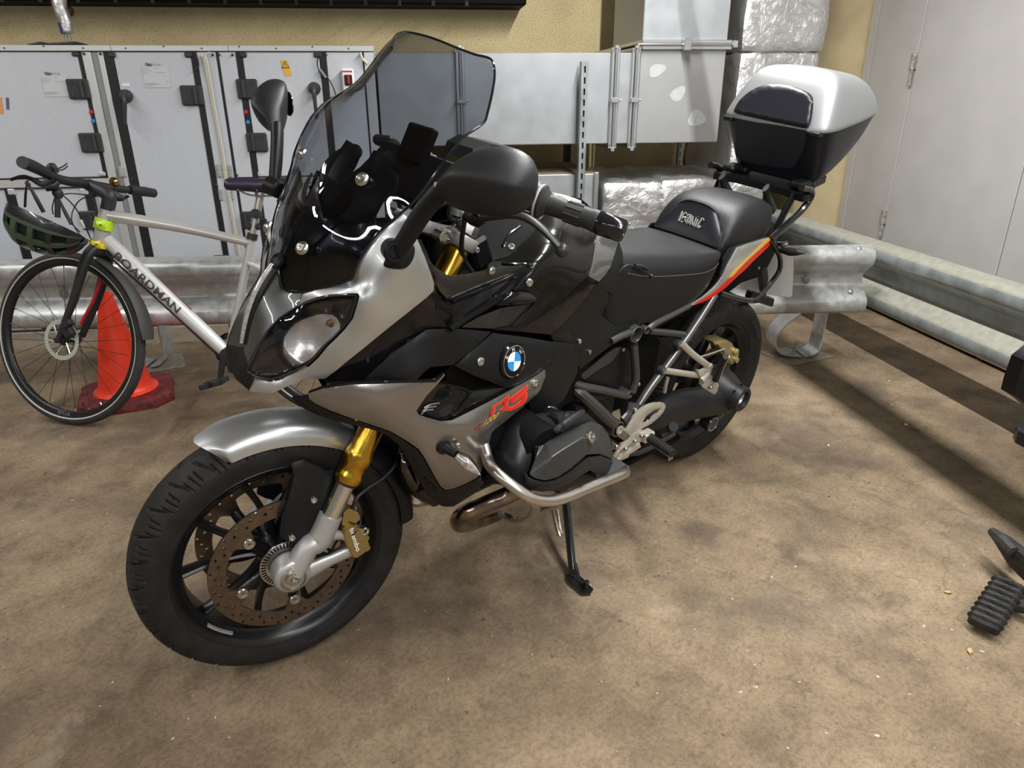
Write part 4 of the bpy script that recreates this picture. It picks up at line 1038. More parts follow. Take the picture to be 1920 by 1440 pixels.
nosegrey = mat('nose_grey_paint', (.085,.087,.09), .36, .65, .7, noise=.06, nscale=1200)
undercowl = mat('dark_gloss_inner_cowl', (.011,.011,.016), .2, 0, .4)

S_nose = Surf([(519,492,0),(500,518,0),(481,550,0),(468,585,0),(461,620,0),(457,648,0),(440,690,0),(529,542,.035),(568,546,.080),(560,572,.085),(525,594,.068),(503,617,.062),(486,642,.058),(472,669,.054),(463,693,.050),(466,733,.050),(440,724,.02)])
patch('nose_panel', [(519,492),(529,542),(568,546),(560,572),(542,583),(525,594),(503,617),(486,642),(472,669),(466,685),(458,660),(457,648),(461,620),(468,585),(481,550),(500,518)], S_nose, nosegrey, moto, th=.004, step=7)
patch('nose_lower', [(457,648),(458,660),(466,685),(463,697),(470,703),(474,712),(467,733),(455,722),(443,712),(436,700),(437,680),(446,655)], S_nose, satin, moto, th=.004, step=6)
# daytime running light bar on the centre line
g = G(); P = [B(u, v, 0) for u, v in ((517,496),(500,520),(483,550),(470,585),(462,618),(457,643))]
P = [p+np.array([.004,0,.001]) for p in P]; g.tube(P, [.010,.011,.011,.010,.0085,.006], 10, sub=6, flat=(.5,.62), up=(0,1,0)); g.build('daytime_light_bar', drlm, moto, angle=60)
g = G(); g.tube([p-np.array([.006,0,.002]) for p in P], [.013,.014,.014,.013,.012,.009], 10, sub=6, flat=(.5,1.1), up=(1,0,0)); g.build('light_bar_surround', satin, moto)
g = G(); c = B(519,494,0); g.lathe([(.016,-.004),(.017,.003),(.012,.006),(.008,.003),(0,.003)], c+[0,0,.004], (.75,.0,.5), 20); g.build('light_bar_end_ring', satin, moto)

# headlights
HL = [(670,554),(642,554),(617,556),(594,561),(572,569),(555,576),(525,595),(503,618),(486,643),(472,670),(463,696),(480,707),(506,711),(525,707),(555,694),(578,682),(594,667),(611,646),(630,628),(644,613),(658,594),(666,569)]
S_hl = Surf([(670,554,.190),(617,556,.140),(594,561,.118),(572,569,.095),(555,576,.082),(525,595,.068),(503,618,.060),(486,643,.055),(472,670,.052),(463,696,.050),(480,707,.058),(506,711,.070),(525,707,.082),(555,694,.102),(578,682,.122),(611,646,.150),(644,613,.170),(666,569,.188),(580,630,.122),(540,640,.092)])
patch('headlight_lens', HL, S_hl, clearm, moto, th=.003, step=8, off=.001, edge=.003)
bowl_o = [(529,664),(528,648),(531,631),(539,618),(550,606),(565,597),(580,592),(596,587),(611,586),(624,588),(633,594),(638,604),(638,617),(628,628),(612,642),(600,654),(588,668),(575,678),(562,684),(550,686),(540,679)]
def hl_in(u, v): return -.022
patch('headlight_housing', HL, S_hl, mat('headlight_black_housing', (.010,.010,.014), .16, 0, .5), moto, th=.003, step=8, off=-.020, edge=-.016, holes=[bowl_o])
bc = np.array([588, 634.]); 
def bowl(u, v):
    d = min(1, math.hypot((u-bc[0])/56, (v-bc[1])/50)); return -.028*(1-d*d)
patch('headlight_reflector', bowl_o, S_hl, reflm, moto, th=.002, step=5, off=-.022, edge=0, ydisp=bowl, angle=60)
for s in (1, -1):
    g = G(); P = [S_hl.P(u, v, -.020) for u, v in smooth_outline(bowl_o, 2)]; P = [p if s > 0 else mir(p) for p in P]; g.tube(P, .0012, 6, closed=True); g.build('reflector_edge', chrome, moto)
    g = G(); P = [S_hl.P(u, v, .001) for u, v in HL]; P = [p if s > 0 else mir(p) for p in P]; g.tube(P, .0017, 6, closed=True); g.build('headlight_seal', blk, moto)
    g = G(); p = S_hl.P(620, 606, -.034); p = p if s > 0 else mir(p); g.lathe([(.008,-.004),(.008,.002),(.004,.010),(0,.011)], p, (.8,s*.4,.2), 14); g.build('bulb_holder', mat('amber_bulb', (.35,.18,.08), .2, .6), moto)

# silver side cowl
S_side = Surf([(568,546,.080),(594,540,.105),(650,528,.145),(660,523,.155),(661,514,.158),(675,486,.168),(707,439,.180),(743,407,.200),(772,418,.215),(783,450,.224),(797,483,.230),(814,531,.235),(801,557,.234),(761,589,.226),(706,633,.206),(650,678,.176),(619,703,.150),(567,712,.112),(539,724,.098),(511,737,.082),(467,733,.052),(480,707,.062),(525,707,.086),(578,682,.126),(611,646,.154),(644,613,.174),(670,554,.193),(594,561,.120),(740,500,.222),(730,560,.218),(560,572,.084),(690,600,.205)])
patch('side_cowl', [(569,547),(594,541),(650,529),(660,524),(661,514),(675,486),(690,462),(707,439),(725,421),(743,405),(758,402),(772,418),(783,450),(797,483),(809,516),(814,531),(813,545),(801,557),(781,573),(761,589),(733,611),(706,633),(678,656),(650,678),(634,692),(619,703),(610,710),(567,712),(539,724),(525,731),(511,737),(492,737),(467,733),(474,712),(482,713),(506,716),(526,713),(544,704),(557,699),(580,687),(597,671),(614,650),(633,632),(647,617),(662,597),(670,571),(674,555),(671,550),(642,550),(617,552),(594,557),(572,565),(561,571)], S_side, silver, moto, th=.004, step=8, edge=.002)
S_sm = S_side
# mirror mounts on the cowl
S_mm = S_side
patch('mirror_mount', smooth_outline([(722,486),(720,499),(736,504),(757,504),(770,494),(777,478),(777,463),(768,456),(750,455),(730,462)]), S_side, satin, moto, th=.010, step=7, off=.008, edge=.006, mirror=True)
# gloss black band under the silver cowl
S_band = Surf([(610,712,.138),(650,678,.166),(706,633,.196),(761,589,.216),(801,557,.224),(815,530,.226),(797,483,.220),(783,450,.214),(822,545,.212),(842,616,.212),(800,618,.204),(735,662,.184),(676,717,.160),(845,575,.212)])
patch('cowl_side_band', [(608,713),(619,703),(650,678),(706,633),(761,589),(801,557),(813,545),(815,530),(797,483),(783,450),(789,448),(803,478),(822,532),(836,560),(848,575),(848,616),(820,614),(800,619),(768,640),(735,663),(705,690),(677,718),(640,722),(612,719)], S_band, gloss, moto, th=.004, step=9, off=-.003)
# dark trim around the fork tube
S_tr = Surf([(797,483,.222),(839,517,.215),(909,508,.205),(995,499,.200),(848,561,.212),(822,545,.218)])
patch('fork_trim', [(792,470),(800,480),(815,500),(839,516),(849,518),(880,513),(909,508),(950,500),(992,498),(996,503),(975,512),(930,531),(890,547),(848,562),(836,558),(824,545),(812,520)], S_tr, mat('dark_gloss_trim', (.022,.021,.019), .22, 0, .4), moto, th=.004, step=8)
# inner cowl beneath the screen
S_in = Surf([(519,490,0),(529,540,.032),(568,545,.070),(650,527,.132),(660,521,.140),(675,486,.152),(707,439,.162),(700,404,.150),(692,417,.140),(657,423,.11),(605,407,.065),(595,370,.040),(601,317,.02),(560,400,.0),(540,440,0),(620,480,.10),(590,470,.075)])
patch('inner_cowl', [(519,492),(529,542),(568,547),(650,529),(660,523),(675,486),(707,439),(700,404),(692,417),(657,423),(605,407),(595,370),(598,330),(560,400),(540,440)], S_in, undercowl, moto, th=.004, step=9, off=-.006)
g = G(); g.tube([S_in.P(u, v, -.003) for u, v in ((572,545),(575,500),(580,470),(605,445),(640,412))], .0016, 6, sub=5); g.build('cowl_seam', dark, moto)
# dashboard pod, mesh guard and screen brackets
S_pod = Surf([(601,317,.03),(595,370,.04),(605,407,.06),(657,423,.10),(692,417,.13),(703,404,.14),(720,350,.13),(700,320,.09),(650,300,.05)])
patch('dash_pod', [(601,322),(640,345),(675,330),(700,318),(728,312),(748,330),(745,360),(722,375),(708,400),(703,412),(692,420),(675,426),(657,425),(605,409),(597,390),(595,365)], S_pod, satin, moto, th=.012, step=8, off=-.02, edge=.004)
# speaker-like mesh strip
S_ms = Surf([(640,358,.055),(700,322,.085),(705,332,.09),(650,366,.06)])
holes = []
for i in range(13):
    for j in range(3):
        c = np.array([646+i*4.6+j*1.6, 357-i*2.75+j*3.2]); holes.append([(c[0]+1.3*math.cos(a), c[1]+1.2*math.sin(a)) for a in np.linspace(0, 2*math.pi, 6, endpoint=False)])
patch('mesh_guard', [(638,356),(700,318),(712,330),(650,370)], S_ms, satin, moto, th=.002, step=4, holes=holes, edge=0, mirror=False, off=-.012)
def btube(pts, r, name, m, n=10, sub=5, mirror=False, flat=None, parent=None, up=None, label=None):
    P = [B(u, v, y) for u, v, y in pts]; g = G(); g.tube(P, r, n, sub=sub, flat=flat, up=up); o = g.build(name, m, parent or moto, label)
    if mirror: g = G(); g.tube([mir(p) for p in P], r, n, sub=sub, flat=flat, up=up); g.build(name, m, parent or moto)
    return o
btube([(665,272,-.05),(650,300,-.05),(632,325,-.04),(618,355,-.02)], [.020,.024,.024,.024], 'screen_bracket', satin, flat=(1,.45), mirror=True)
g = G(); g.lathe([(.012,-.004),(.014,.006),(.008,.009),(0,.009)], B(667,285,-.045), (.6,.6,.3), 16); g.build('bracket_knob', satin, moto)
btube([(735,300,.02),(700,330,.03),(660,380,.05),(620,405,.04)], [.022,.028,.030,.022], 'dash_housing', dark, flat=(1,.7))
# phone holder / small screen on the dash
def bbox(c, R, sx, sy, sz, name, m, bev=.004, parent=None):
    g = G(); g.box(-sx/2, sx/2, -sy/2, sy/2, -sz/2, sz/2, bev=bev, M=t4(R, c)); return g.build(name, m, parent or moto)
Rt = m3('y', -.45)
bbox(B(766,272,0)+np.array([-.02,0,0]), Rt, .02, .085, .075, 'small_screen', dark)
bbox(B(735,330,.0)+np.array([-.03,0,0]), m3('y', -.9), .03, .26, .12, 'instrument_panel', satin, .01)
btube([(770,292,.0),(790,275,.0),(805,285,-.02),(808,300,-.03)], .004, 'screen_cable', blk)
btube([(800,278,.0),(808,290,.0),(812,305,.01)], .003, 'screen_cable', white)

# windscreen
Cn = [(-.045,.957),(-.085,1.02),(-.128,1.085),(-.160,1.133),(-.190,1.175),(-.215,1.210),(-.240,1.243),(-.265,1.275),(-.290,1.303),(-.312,1.328),(-.325,1.341),(-.333,1.349)]
En = [(660,523,.165),(675,486,.170),(707,439,.182),(743,407,.202),(781,372,.225),(830,305,.236),(868,258,.230),(905,232,.215),(914,212,.208),(926,158,.188),(927,128,.170),(917,109,.160)]
rows = []
for (xc, zc), e in zip(Cn, En):
    E_ = B(*e); row = []
    for q in np.linspace(0, 1, 7): row.append(np.array([xc+(E_[0]-xc)*q**2.0, E_[1]*q, zc+(E_[2]-zc)*q**1.5]))
    rows.append(row)
rows[0] = [B(519,492,0), B(524,520,.018), B(531,543,.038), B(568,548,.080), B(600,541,.110), B(635,532,.140), B(660,523,.165)]
rows[0] = list(cat_curve(np.array(rows[0]), 1))
rows[-1] = [B(768,61,0), B(784,64,.022), B(803,69,.045), B(826,77,.072), B(855,89,.102), B(890,102,.134), B(919,110,.160)]
full = []
for r in rows: full.append([mir(p) for p in r[::-1][:-1]]+list(r))
g = G(); g.loft(full, su=5, sv=3, thick=.004); scr = g.build('windscreen', glassm, moto, angle=60)
FR = np.array(full)
# polished rim of the screen
edgeP = [FR[i][-1] for i in range(len(FR))]; topP = [p for p in FR[-1][::-1]]; edgeR = [FR[i][0] for i in range(len(FR))][::-1]; botP = [p for p in FR[0]]
g = G(); g.tube(cat_curve(np.array(edgeP+topP[1:]+edgeR[1:]+botP[1:-1]), 4), .0022, 6, closed=True); g.build('screen_edge', mat('dark_acrylic_edge', (.01,.01,.012), .1), scr)
for s in (1, -1):
    for (u, v, y) in ((680,338,.112),(568,467,.070)):
        p = B(u, v, y); p = p if s > 0 else mir(p); g = G(); g.lathe([(.012,-.004),(.0125,.0),(.010,.003),(.0075,.004),(.006,.007),(.003,.007),(0,.004)], p+np.array([.003,s*.002,.003]), (.7,s*.45,.5), 16); g.build('screen_bolt', steel, scr)

# mirrors: head, stalk, glass
def mirror(s):
    Pt = lambda u, v, y: B(u, v, y)
    # head built from rings along its long axis, inner end (neck) to outer tip
    rings = [((826,362),.300,(.010,.010,.016)), ((845,345),.318,(.022,.016,.034)), ((868,338),.336,(.034,.026,.052)), ((895,334),.358,(.046,.034,.064)), ((925,334),.382,(.052,.036,.068)), ((953,338),.406,(.052,.034,.064)), ((978,345),.428,(.044,.028,.052)), ((995,352),.445,(.026,.018,.030)), ((1002,355),.452,(.004,.004,.005))]
    rows = []
    for (u, v), y, (rt_, rd, rb) in rings:
        c = B(u, v, y); row = []
        for k in range(16):
            a = 2*math.pi*k/16; cz, sz = math.cos(a), math.sin(a)
            # front (+x) is domed, back is flatter; upper half taller than lower
            up = np.array([-.12,0,1.]); fw = np.array([1.,.0,.1])
            czz = math.copysign(abs(cz)**1.45, cz) if sz > -.01 else cz; zz = (rt_ if cz > 0 else rb*.95)*czz; xx = rd*1.6*sz if sz > 0 else -rd*.75*abs(sz)**.5
            row.append(c+up*zz*.88+fw*xx)
        rows.append(row)
    if s < 0: rows = [[mir(p) for p in r] for r in rows]
    g = G(); g.loft(rows, closed=True, caps=True, su=3, sv=2); hd = g.build('mirror_housing', matt, moto, angle=60)
    c = B(925,336,.382)+np.array([-.0272,0,-.0]); c = c if s > 0 else mir(c)
    g = G(); pl = []
    for k in range(24):
        a = 2*math.pi*k/24; pl.append(c+np.array([.0,.022*math.cos(a),.026*math.sin(a)]))
    g.prism(pl, (-.002,0,0)); g.build('mirror_glass', mirrorg, hd)
    P = [(742,478,.236),(752,462,.246),(775,425,.262),(800,388,.280),(828,357,.302)]
    Q = [B(*q) for q in P]; Q = Q if s > 0 else [mir(q) for q in Q]
    g = G(); g.tube(Q, [.015,.0155,.0165,.0165,.017], 16, sub=5, flat=(1,.8)); g.build('mirror_stalk', satin, moto)
    g = G(); c = B(738,470,.236); c = c if s > 0 else mir(c); g.lathe([(.014,-.02),(.019,-.016),(.020,.012),(.016,.016),(.012,.016),(.010,.012),(0,.012)], c, (.35,s*1,.15), 20); g.build('mirror_pivot', satin, moto)
mirror(1); mirror(-1)


# lower side fairing with lettering
S_lf = Surf([(547,747,.118),(580,737,.140),(630,724,.168),(705,719,.200),(780,716,.220),(833,700,.228),(780,764,.222),(827,790,.232),(864,780,.236),(918,753,.240),(962,729,.238),(1021,694,.226),(1038,670,.222),(1014,729,.236),(962,778,.246),(922,811,.250),(909,864,.250),(895,895,.248),(836,919,.222),(796,858,.226),(733,808,.206),(650,781,.176),(594,758,.146),(850,850,.240),(700,760,.206),(880,800,.248),(847,952,.195),(757,860,.196),(706,808,.190)])
patch('side_fairing', [(578,738),(604,729),(630,725),(660,721),(705,720),(760,718),(817,717),(827,708),(833,700),(834,704),(819,722),(800,742),(786,762),(781,770),(785,777),(800,783),(827,790),(847,788),(864,780),(890,767),(918,753),(962,729),(1007,704),(1022,693),(1023,705),(1014,729),(1006,740),(996,748),(980,764),(962,778),(945,792),(929,804),(922,812),(915,840),(909,864),(900,889),(893,896),(873,907),(850,916),(836,919),(826,912),(812,888),(797,860),(785,842),(765,828),(733,809),(690,794),(650,781),(620,770),(592,757),(580,748)], S_lf, silver_shade, moto, th=.004, step=9, edge=.002)
patch('fairing_lower_edge', [(547,746),(578,739),(582,750),(594,759),(620,772),(650,783),(690,796),(733,811),(763,830),(783,844),(795,862),(811,890),(825,914),(836,921),(873,909),(896,897),(904,893),(907,905),(895,922),(870,938),(850,950),(832,950),(818,944),(800,925),(785,900),(770,872),(757,848),(747,834),(727,817),(706,808),(680,801),(650,794),(620,786),(594,778),(570,766),(556,756)], S_lf, gloss, moto, th=.005, step=8, off=-.006, edge=.003)
patch('fairing_top_strip', [(578,736),(604,726),(630,721),(660,716),(705,714),(760,714),(815,712),(828,703),(833,698),(833,702),(820,716),(817,719),(760,719),(705,721),(660,722),(630,726),(604,731),(580,740)], S_lf, gloss, moto, th=.006, step=6, off=-.001)
# intake blade
S_ib = Surf([(834,700,.222),(860,707,.216),(895,714,.212),(940,706,.215),(990,690,.218),(1038,669,.222),(1021,694,.224),(962,729,.232),(918,753,.232),(864,780,.228),(827,790,.222),(784,777,.214),(800,742,.214),(840,750,.205),(880,738,.222)])
patch('intake_blade', [(838,716),(850,722),(882,735),(893,730),(925,720),(965,703),(1000,690),(1038,669),(1036,680),(1023,694),(1007,705),(962,730),(918,754),(864,781),(847,789),(827,791),(800,784),(785,778),(781,770),(786,762),(800,742),(819,722)], S_ib, glosst, moto, th=.005, step=8, off=-.004, edge=.003)
patch('intake_recess', [(836,700),(850,684),(880,690),(925,700),(960,695),(1000,680),(1038,668),(1000,690),(965,703),(925,720),(893,732),(882,736),(838,717)], S_ib, dark, moto, th=.004, step=9, off=-.016)
g = G(); g.tube([S_ib.P(u, v, .0) for u, v in ((837,721),(862,727),(884,735))], .0022, 6, sub=4); g.tube([S_ib.P(u, v, .0) for u, v in ((884,736),(868,757),(850,776),(829,790))], .0022, 6, sub=4); g.build('blade_edge', gloss, moto)
for dq in (0, 6, 12):
    g = G(); g.tube([S_ib.P(u, v, .001) for u, v in ((790+dq*.4,777-dq),(797+dq,770-dq),(812+dq,768-dq))], .0016, 6, sub=4); g.build('reflection_strip', mat('reflection_grey', (.25,.25,.25), .3, .4), moto)  # pale strips modelled in place of vent reflections in the gloss
# RS and R1200 lettering as flat decals
redo = mat('orange_red_outline', (.80,.20,.06), .35)
Rsh = [[(0,0),(.10,.55),(.22,.86),(.42,1.0),(1.0,1.0),(.93,.72),(.70,.50),(.98,.10),(1.0,0),(.72,0),(.60,.0),(.48,.28),(.62,.60),(.66,.78),(.40,.78),(.30,.62),(.20,.0)]]
RS1 = [(840,690)]
def poly_decal(polys, name, m, off, sf):
    g = G()
    for pl in polys:
        pts, T, _, _ = tri_region(pl, [], 6)
        V = [sf.P(p[0], p[1], off) for p in pts]; Mi = np.linalg.inv(MB); c = (Mi @ np.append(CAM, 1))[:3]
        T = [t if np.cross(V[t[1]]-V[t[0]], V[t[2]]-V[t[0]])@(c-V[t[0]]) > 0 else t[::-1] for t in T]; V2, F2 = shell(V, T, .0005); g.add(V2, F2)
    return g.build(name, m, moto)
k = 6.26; o_ = lambda L: [(840+x/k, 690+y/k) for x, y in L]
Rp = o_([(497,575),(507,505),(522,462),(545,440),(600,410),(715,318),(722,345),(712,390),(690,440),(712,460),(745,458),(725,488),(660,497),(595,497),(630,480),(655,455),(665,430),(668,400),(678,385),(640,400),(575,440),(555,460),(528,560)])
Sp = o_([(930,200),(938,240),(850,320),(800,345),(790,365),(812,362),(905,280),(925,290),(928,330),(915,380),(870,430),(800,475),(730,500),(690,505),(745,470),(830,410),(868,375),(880,340),(870,335),(810,380),(760,405),(735,405),(738,365),(760,330),(800,305)])
def grow(P, d):
    P = np.array(P); n = len(P); out = []
    A = sum(P[i][0]*P[(i+1)%n][1]-P[(i+1)%n][0]*P[i][1] for i in range(n)); sg = 1 if A > 0 else -1
    for i in range(n):
        e1 = P[i]-P[i-1]; e2 = P[(i+1)%n]-P[i]; n1 = np.array([e1[1],-e1[0]])/np.linalg.norm(e1); n2 = np.array([e2[1],-e2[0]])/np.linalg.norm(e2); b = n1+n2; b /= max(.5, np.linalg.norm(b)); out.append(tuple(P[i]+sg*b*d))
    return out
poly_decal([grow(Rp, .7), grow(Sp, .7)], 'lettering_outline', redo, .0010, S_lf); poly_decal([Rp, Sp], 'lettering', red, .0022, S_lf)
fnl = lambda u, v: S_lf.P(u, v, .0016)
quad_text('R', [(900,796),(905,793),(902,806),(889,808)], fnl, 'lettering', dred, moto, bold=True)
quad_text('1200', [(912,787),(938,771),(930,784),(905,800)], fnl, 'lettering', yel, moto)
quad_text('BMW', [(795,896),(819,915),(818,931),(794,912)], lambda u, v: S_lf.P(u, v, -.003), 'lettering', satin, moto, bold=True)

# matt black panels between fairing and tank
S_mp = Surf([(676,716,.162),(735,662,.186),(800,618,.204),(848,616,.213),(923,623,.214),(851,684,.226),(782,712,.222),(945,627,.212),(1029,640,.208),(1084,658,.194),(1085,680,.195),(1070,722,.203),(1032,766,.212),(1005,780,.212),(985,735,.224),(960,700,.232),(900,690,.234),(1000,680,.222)])
patch('front_side_panel', [(677,717),(705,690),(735,663),(768,640),(800,618),(842,616),(880,618),(921,622),(905,638),(880,660),(850,684),(832,686),(808,688),(795,698),(781,713),(740,716)], S_mp, satin, moto, th=.004, step=9)
patch('air_duct_cover', [(924,624),(945,627),(985,632),(1029,640),(1060,642),(1076,646),(1084,657),(1086,680),(1081,702),(1070,724),(1058,748),(1045,760),(1032,768),(1018,776),(1005,781),(997,776),(990,748),(975,735),(950,728),(925,718),(890,705),(853,686),(882,660),(907,639)], S_mp, satin, moto, th=.004, step=9, edge=.003)
def disc_on(sf, u, v, r, h, name, m, par, off=0, prof=None, n=32, mirror=False):
    p = sf.P(u, v, off); a = sf.P(u+6, v, off)-p; b = sf.P(u, v+6, off)-p; nn = np.cross(b, a); nn /= np.linalg.norm(nn); nn = nn if nn[1] > 0 else -nn
    g = G(); g.lathe(prof or [(r,0),(r,h),(r*.9,h*1.2),(0,h*1.2)], p, nn, n); o = g.build(name, m, par); 
    if mirror: g.mirrored().build(name, m, par)
    return o, p, nn
rd, rp, rn = disc_on(S_mp, 961, 677, .036, .004, 'roundel', gloss, moto, 0, [(.040,-.004),(.040,.003),(.037,.006),(.034,.006),(.033,.004),(0,.004)])
g = G(); g.lathe([(.0335,.0042),(.0345,.0062),(.0335,.0066),(.0325,.0046)], rp, rn, 40, capped=False); g.build('roundel_ring', chrome, rd)
uu = np.cross(rn, [0,0,1.]); uu /= np.linalg.norm(uu); ww = np.cross(uu, rn)
for q in range(4):
    g = G(); a0 = math.pi/2*q+.22; pl = [rp+rn*.0045]+[rp+rn*.0045+.021*(math.cos(a)*uu+math.sin(a)*ww) for a in np.linspace(a0, a0+math.pi/2, 10)]
    g.prism(pl, rn*.0008); g.build('roundel_quarter', [white, blue][q % 2], rd)
for ch, an in (('B', .80), ('M', .5), ('W', .2)):
    V, Fc = text_mesh(ch, bold=True); lo, hi = V.min(0), V.max(0); a = math.pi*(an)+(.22 if 1 else 0)-.22
    sgn = 1 if (uu @ (Mi_c := (np.linalg.inv(MB) @ np.append(RC[:,0], 0))[:3])) > 0 else -1
    ex = uu*sgn; cc = rp+rn*.0048+.0265*(math.cos(a)*ex+math.sin(a)*ww); tx = math.sin(a)*ex-math.cos(a)*ww; ty = math.cos(a)*ex+math.sin(a)*ww
    g = G(); s_ = .0085/(hi[1]-lo[1]); g.add([cc+tx*(p[0]-(lo[0]+hi[0])/2)*s_+ty*(p[1]-(lo[1]+hi[1])/2)*s_ for p in V], Fc); g.build('lettering', letter, rd, flatsh=True)
for (u, v, sf) in ((901,678,S_mp),(1003,719,S_lf)):
    g = G(); disc_on(sf, u, v, .008, .003, 'panel_bolt', boltm, moto, .001, [(.009,-.002),(.009,.002),(.006,.004),(.0045,.004),(.004,.002),(0,.002)])

# front indicator on the fairing
sI = 1
for s in (1, -1):
    a = B(832,838,.238); b = B(856,852,.270); c = B(872,866,.288); d_ = B(901,889,.318)
    P = [a, b] if s > 0 else [mir(a), mir(b)]
    g = G(); g.tube([P[0], (P[0]+P[1])/2, P[1]], [.012,.010,.009], 14, sub=3); g.lathe([(.017,-.004),(.016,.004),(.012,.006)], P[0], (0,s,0), 20); g.build('indicator_stem', satin, moto)
    Q = [b, b+(d_-b)*.15, b+(d_-b)*.4, b+(d_-b)*.75, d_]; Q = Q if s > 0 else [mir(q) for q in Q]
    g = G(); g.tube(Q, [.009,.013,.0165,.011,.002], 16, sub=4, flat=(1,.72)); ih = g.build('indicator_housing', satin, moto)
    off = (np.linalg.inv(MB)[:3,:3] @ RC[:,2])*.0045; off = off if s > 0 else mir(off)
    g = G(); g.tube([q+off-np.array([0,0,.002]) for q in Q], [.007,.011,.0145,.009,.001], 16, sub=4, flat=(1,.72)); g.build('indicator_lens', mat('indicator_clear_lens', (.55,.52,.48), .12, .6, noise=.35, nscale=90), ih)
    if s > 0: g = G(); g.bolt(B(859,836,.252), (.2,1,.1), .006, .003); g.build('bolt', boltm, moto)

# fuel tank
S_tk = Surf([(940,494,.160),(965,470,.155),(1000,435,.140),(1012,410,.090),(1035,385,.040),(1060,368,.0),(1076,366,-.01),(1104,384,-.0),(1127,403,.04),(1120,440,.150),(1112,483,.195),(1101,515,.208),(1060,560,.214),(985,611,.216),(960,609,.214),(998,570,.212),(1040,480,.208),(1055,430,.150),(1000,530,.208),(1085,430,.125)])
patch('fuel_tank', [(941,494),(958,475),(975,460),(1000,438),(1012,412),(1035,388),(1060,370),(1076,367),(1104,385),(1127,404),(1124,420),(1119,440),(1114,472),(1104,518),(1075,543),(1040,575),(1010,595),(985,612),(960,612),(963,608),(980,590),(1000,572),(1006,561),(992,548),(965,546),(993,503),(986,497)], S_tk, glosst, moto, th=.004, step=10, edge=.002)
patch('tank_lower_facet', [(1104,519),(1122,527),(1100,556),(1079,583),(1065,597),(1052,610),(1032,627),(1010,625),(989,623),(925,618),(960,613),(985,612),(1010,596),(1040,576),(1075,544)], Surf([(1104,518,.208),(1122,527,.196),(1079,582,.200),(1032,626,.206),(989,622,.212),(925,617,.212),(985,611,.216),(1040,575,.216)]), gloss, moto, th=.004, step=9)
patch('tank_side_strip', [(1119,440),(1126,415),(1140,425),(1160,452),(1153,475),(1145,500),(1135,515),(1123,528),(1104,518),(1110,495),(1114,472)], Surf([(1119,440,.152),(1126,412,.06),(1160,452,.135),(1145,500,.178),(1123,528,.196),(1104,518,.209),(1114,472,.190)]), mat('strip_grey_metallic', (.20,.20,.20), .25, .75, .9, noise=.06, nscale=1200), moto, th=.004, step=7)
patch('tank_rear_trim', [(1161,453),(1167,472),(1169,492),(1165,520),(1156,546),(1148,551),(1138,545),(1123,530),(1136,514),(1146,499),(1154,475)], Surf([(1161,453,.132),(1169,492,.138),(1156,546,.158),(1123,528,.190),(1145,500,.172)]), satin, moto, th=.005, step=7, off=-.004)
# panel on the tank side below the black handle-shaped duct
patch('tank_inlay', [(868,614),(900,594),(942,578),(970,573),(998,569),(982,588),(962,610),(925,616)], Surf([(868,614,.208),(942,578,.206),(998,569,.206),(962,610,.208)]), mat('inlay_dark_grey', (.028,.026,.024), .4), moto, th=.003, step=9)
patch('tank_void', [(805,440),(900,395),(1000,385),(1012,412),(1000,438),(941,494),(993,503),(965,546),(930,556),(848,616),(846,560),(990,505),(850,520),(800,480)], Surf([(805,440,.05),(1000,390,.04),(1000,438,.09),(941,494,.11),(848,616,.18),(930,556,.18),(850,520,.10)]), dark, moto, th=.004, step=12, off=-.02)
for pts, r, nm, m in (([(941,494,.172),(965,495,.185),(986,497,.196),(995,503,.203),(985,515,.206),(962,545,.212)], .0045, 'tank_trim_rib', gloss), ([(992,505,.203),(940,527,.206),(890,549,.212),(848,566,.216)], .0045, 'tank_trim_rib', gloss), ([(982,511,.203),(960,527,.207),(925,556,.211)], .004, 'tank_trim_rib', gloss),
    ([(843,616,.218),(890,586,.219),(928,562,.220),(938,556,.221)], .008, 'duct_rail', gloss)):
    btube(pts, r, nm, m, mirror=True)
patch('duct_handle', smooth_outline([(932,573,1),(935,561),(948,550),(970,547),(992,548),(1001,553),(1006,562),(997,568,1),(970,571),(945,573)]), Surf([(932,573,.214),(948,550,.214),(992,548,.212),(1006,562,.214),(970,560,.226)]), gloss, moto, th=.01, step=5, off=.004, edge=.004)
for (u, v, sf, o) in ((992,530,S_tk,.002),(958,463,S_tk,.0),(922,508,S_tr,.002)):
    disc_on(sf, u, v, .007, .003, 'tank_bolt', boltm, moto, o, [(.0085,-.002),(.0085,.002),(.006,.004),(.004,.004),(.0035,.002),(0,.002)])
btube([(942,462,.15),(955,440,.13),(975,425,.11)], .0035, 'tank_trim_rib', gloss)
# filler cap
g = G(); c = B(1060,372,0)+np.array([.0,0,-.012]); g.lathe([(.052,-.01),(.053,.006),(.047,.012),(.045,.006),(.036,.006),(.034,.010),(0,.011)], c, (-.25,0,1), 36); fc = g.build('filler_surround', chrome, moto)
g = G(); g.lathe([(.040,.006),(.038,.016),(.02,.018),(0,.018)], c, (-.25,0,1), 36); g.build('filler_cap', mat('cream_filler_cap', (.62,.62,.57), .3, .3), fc)
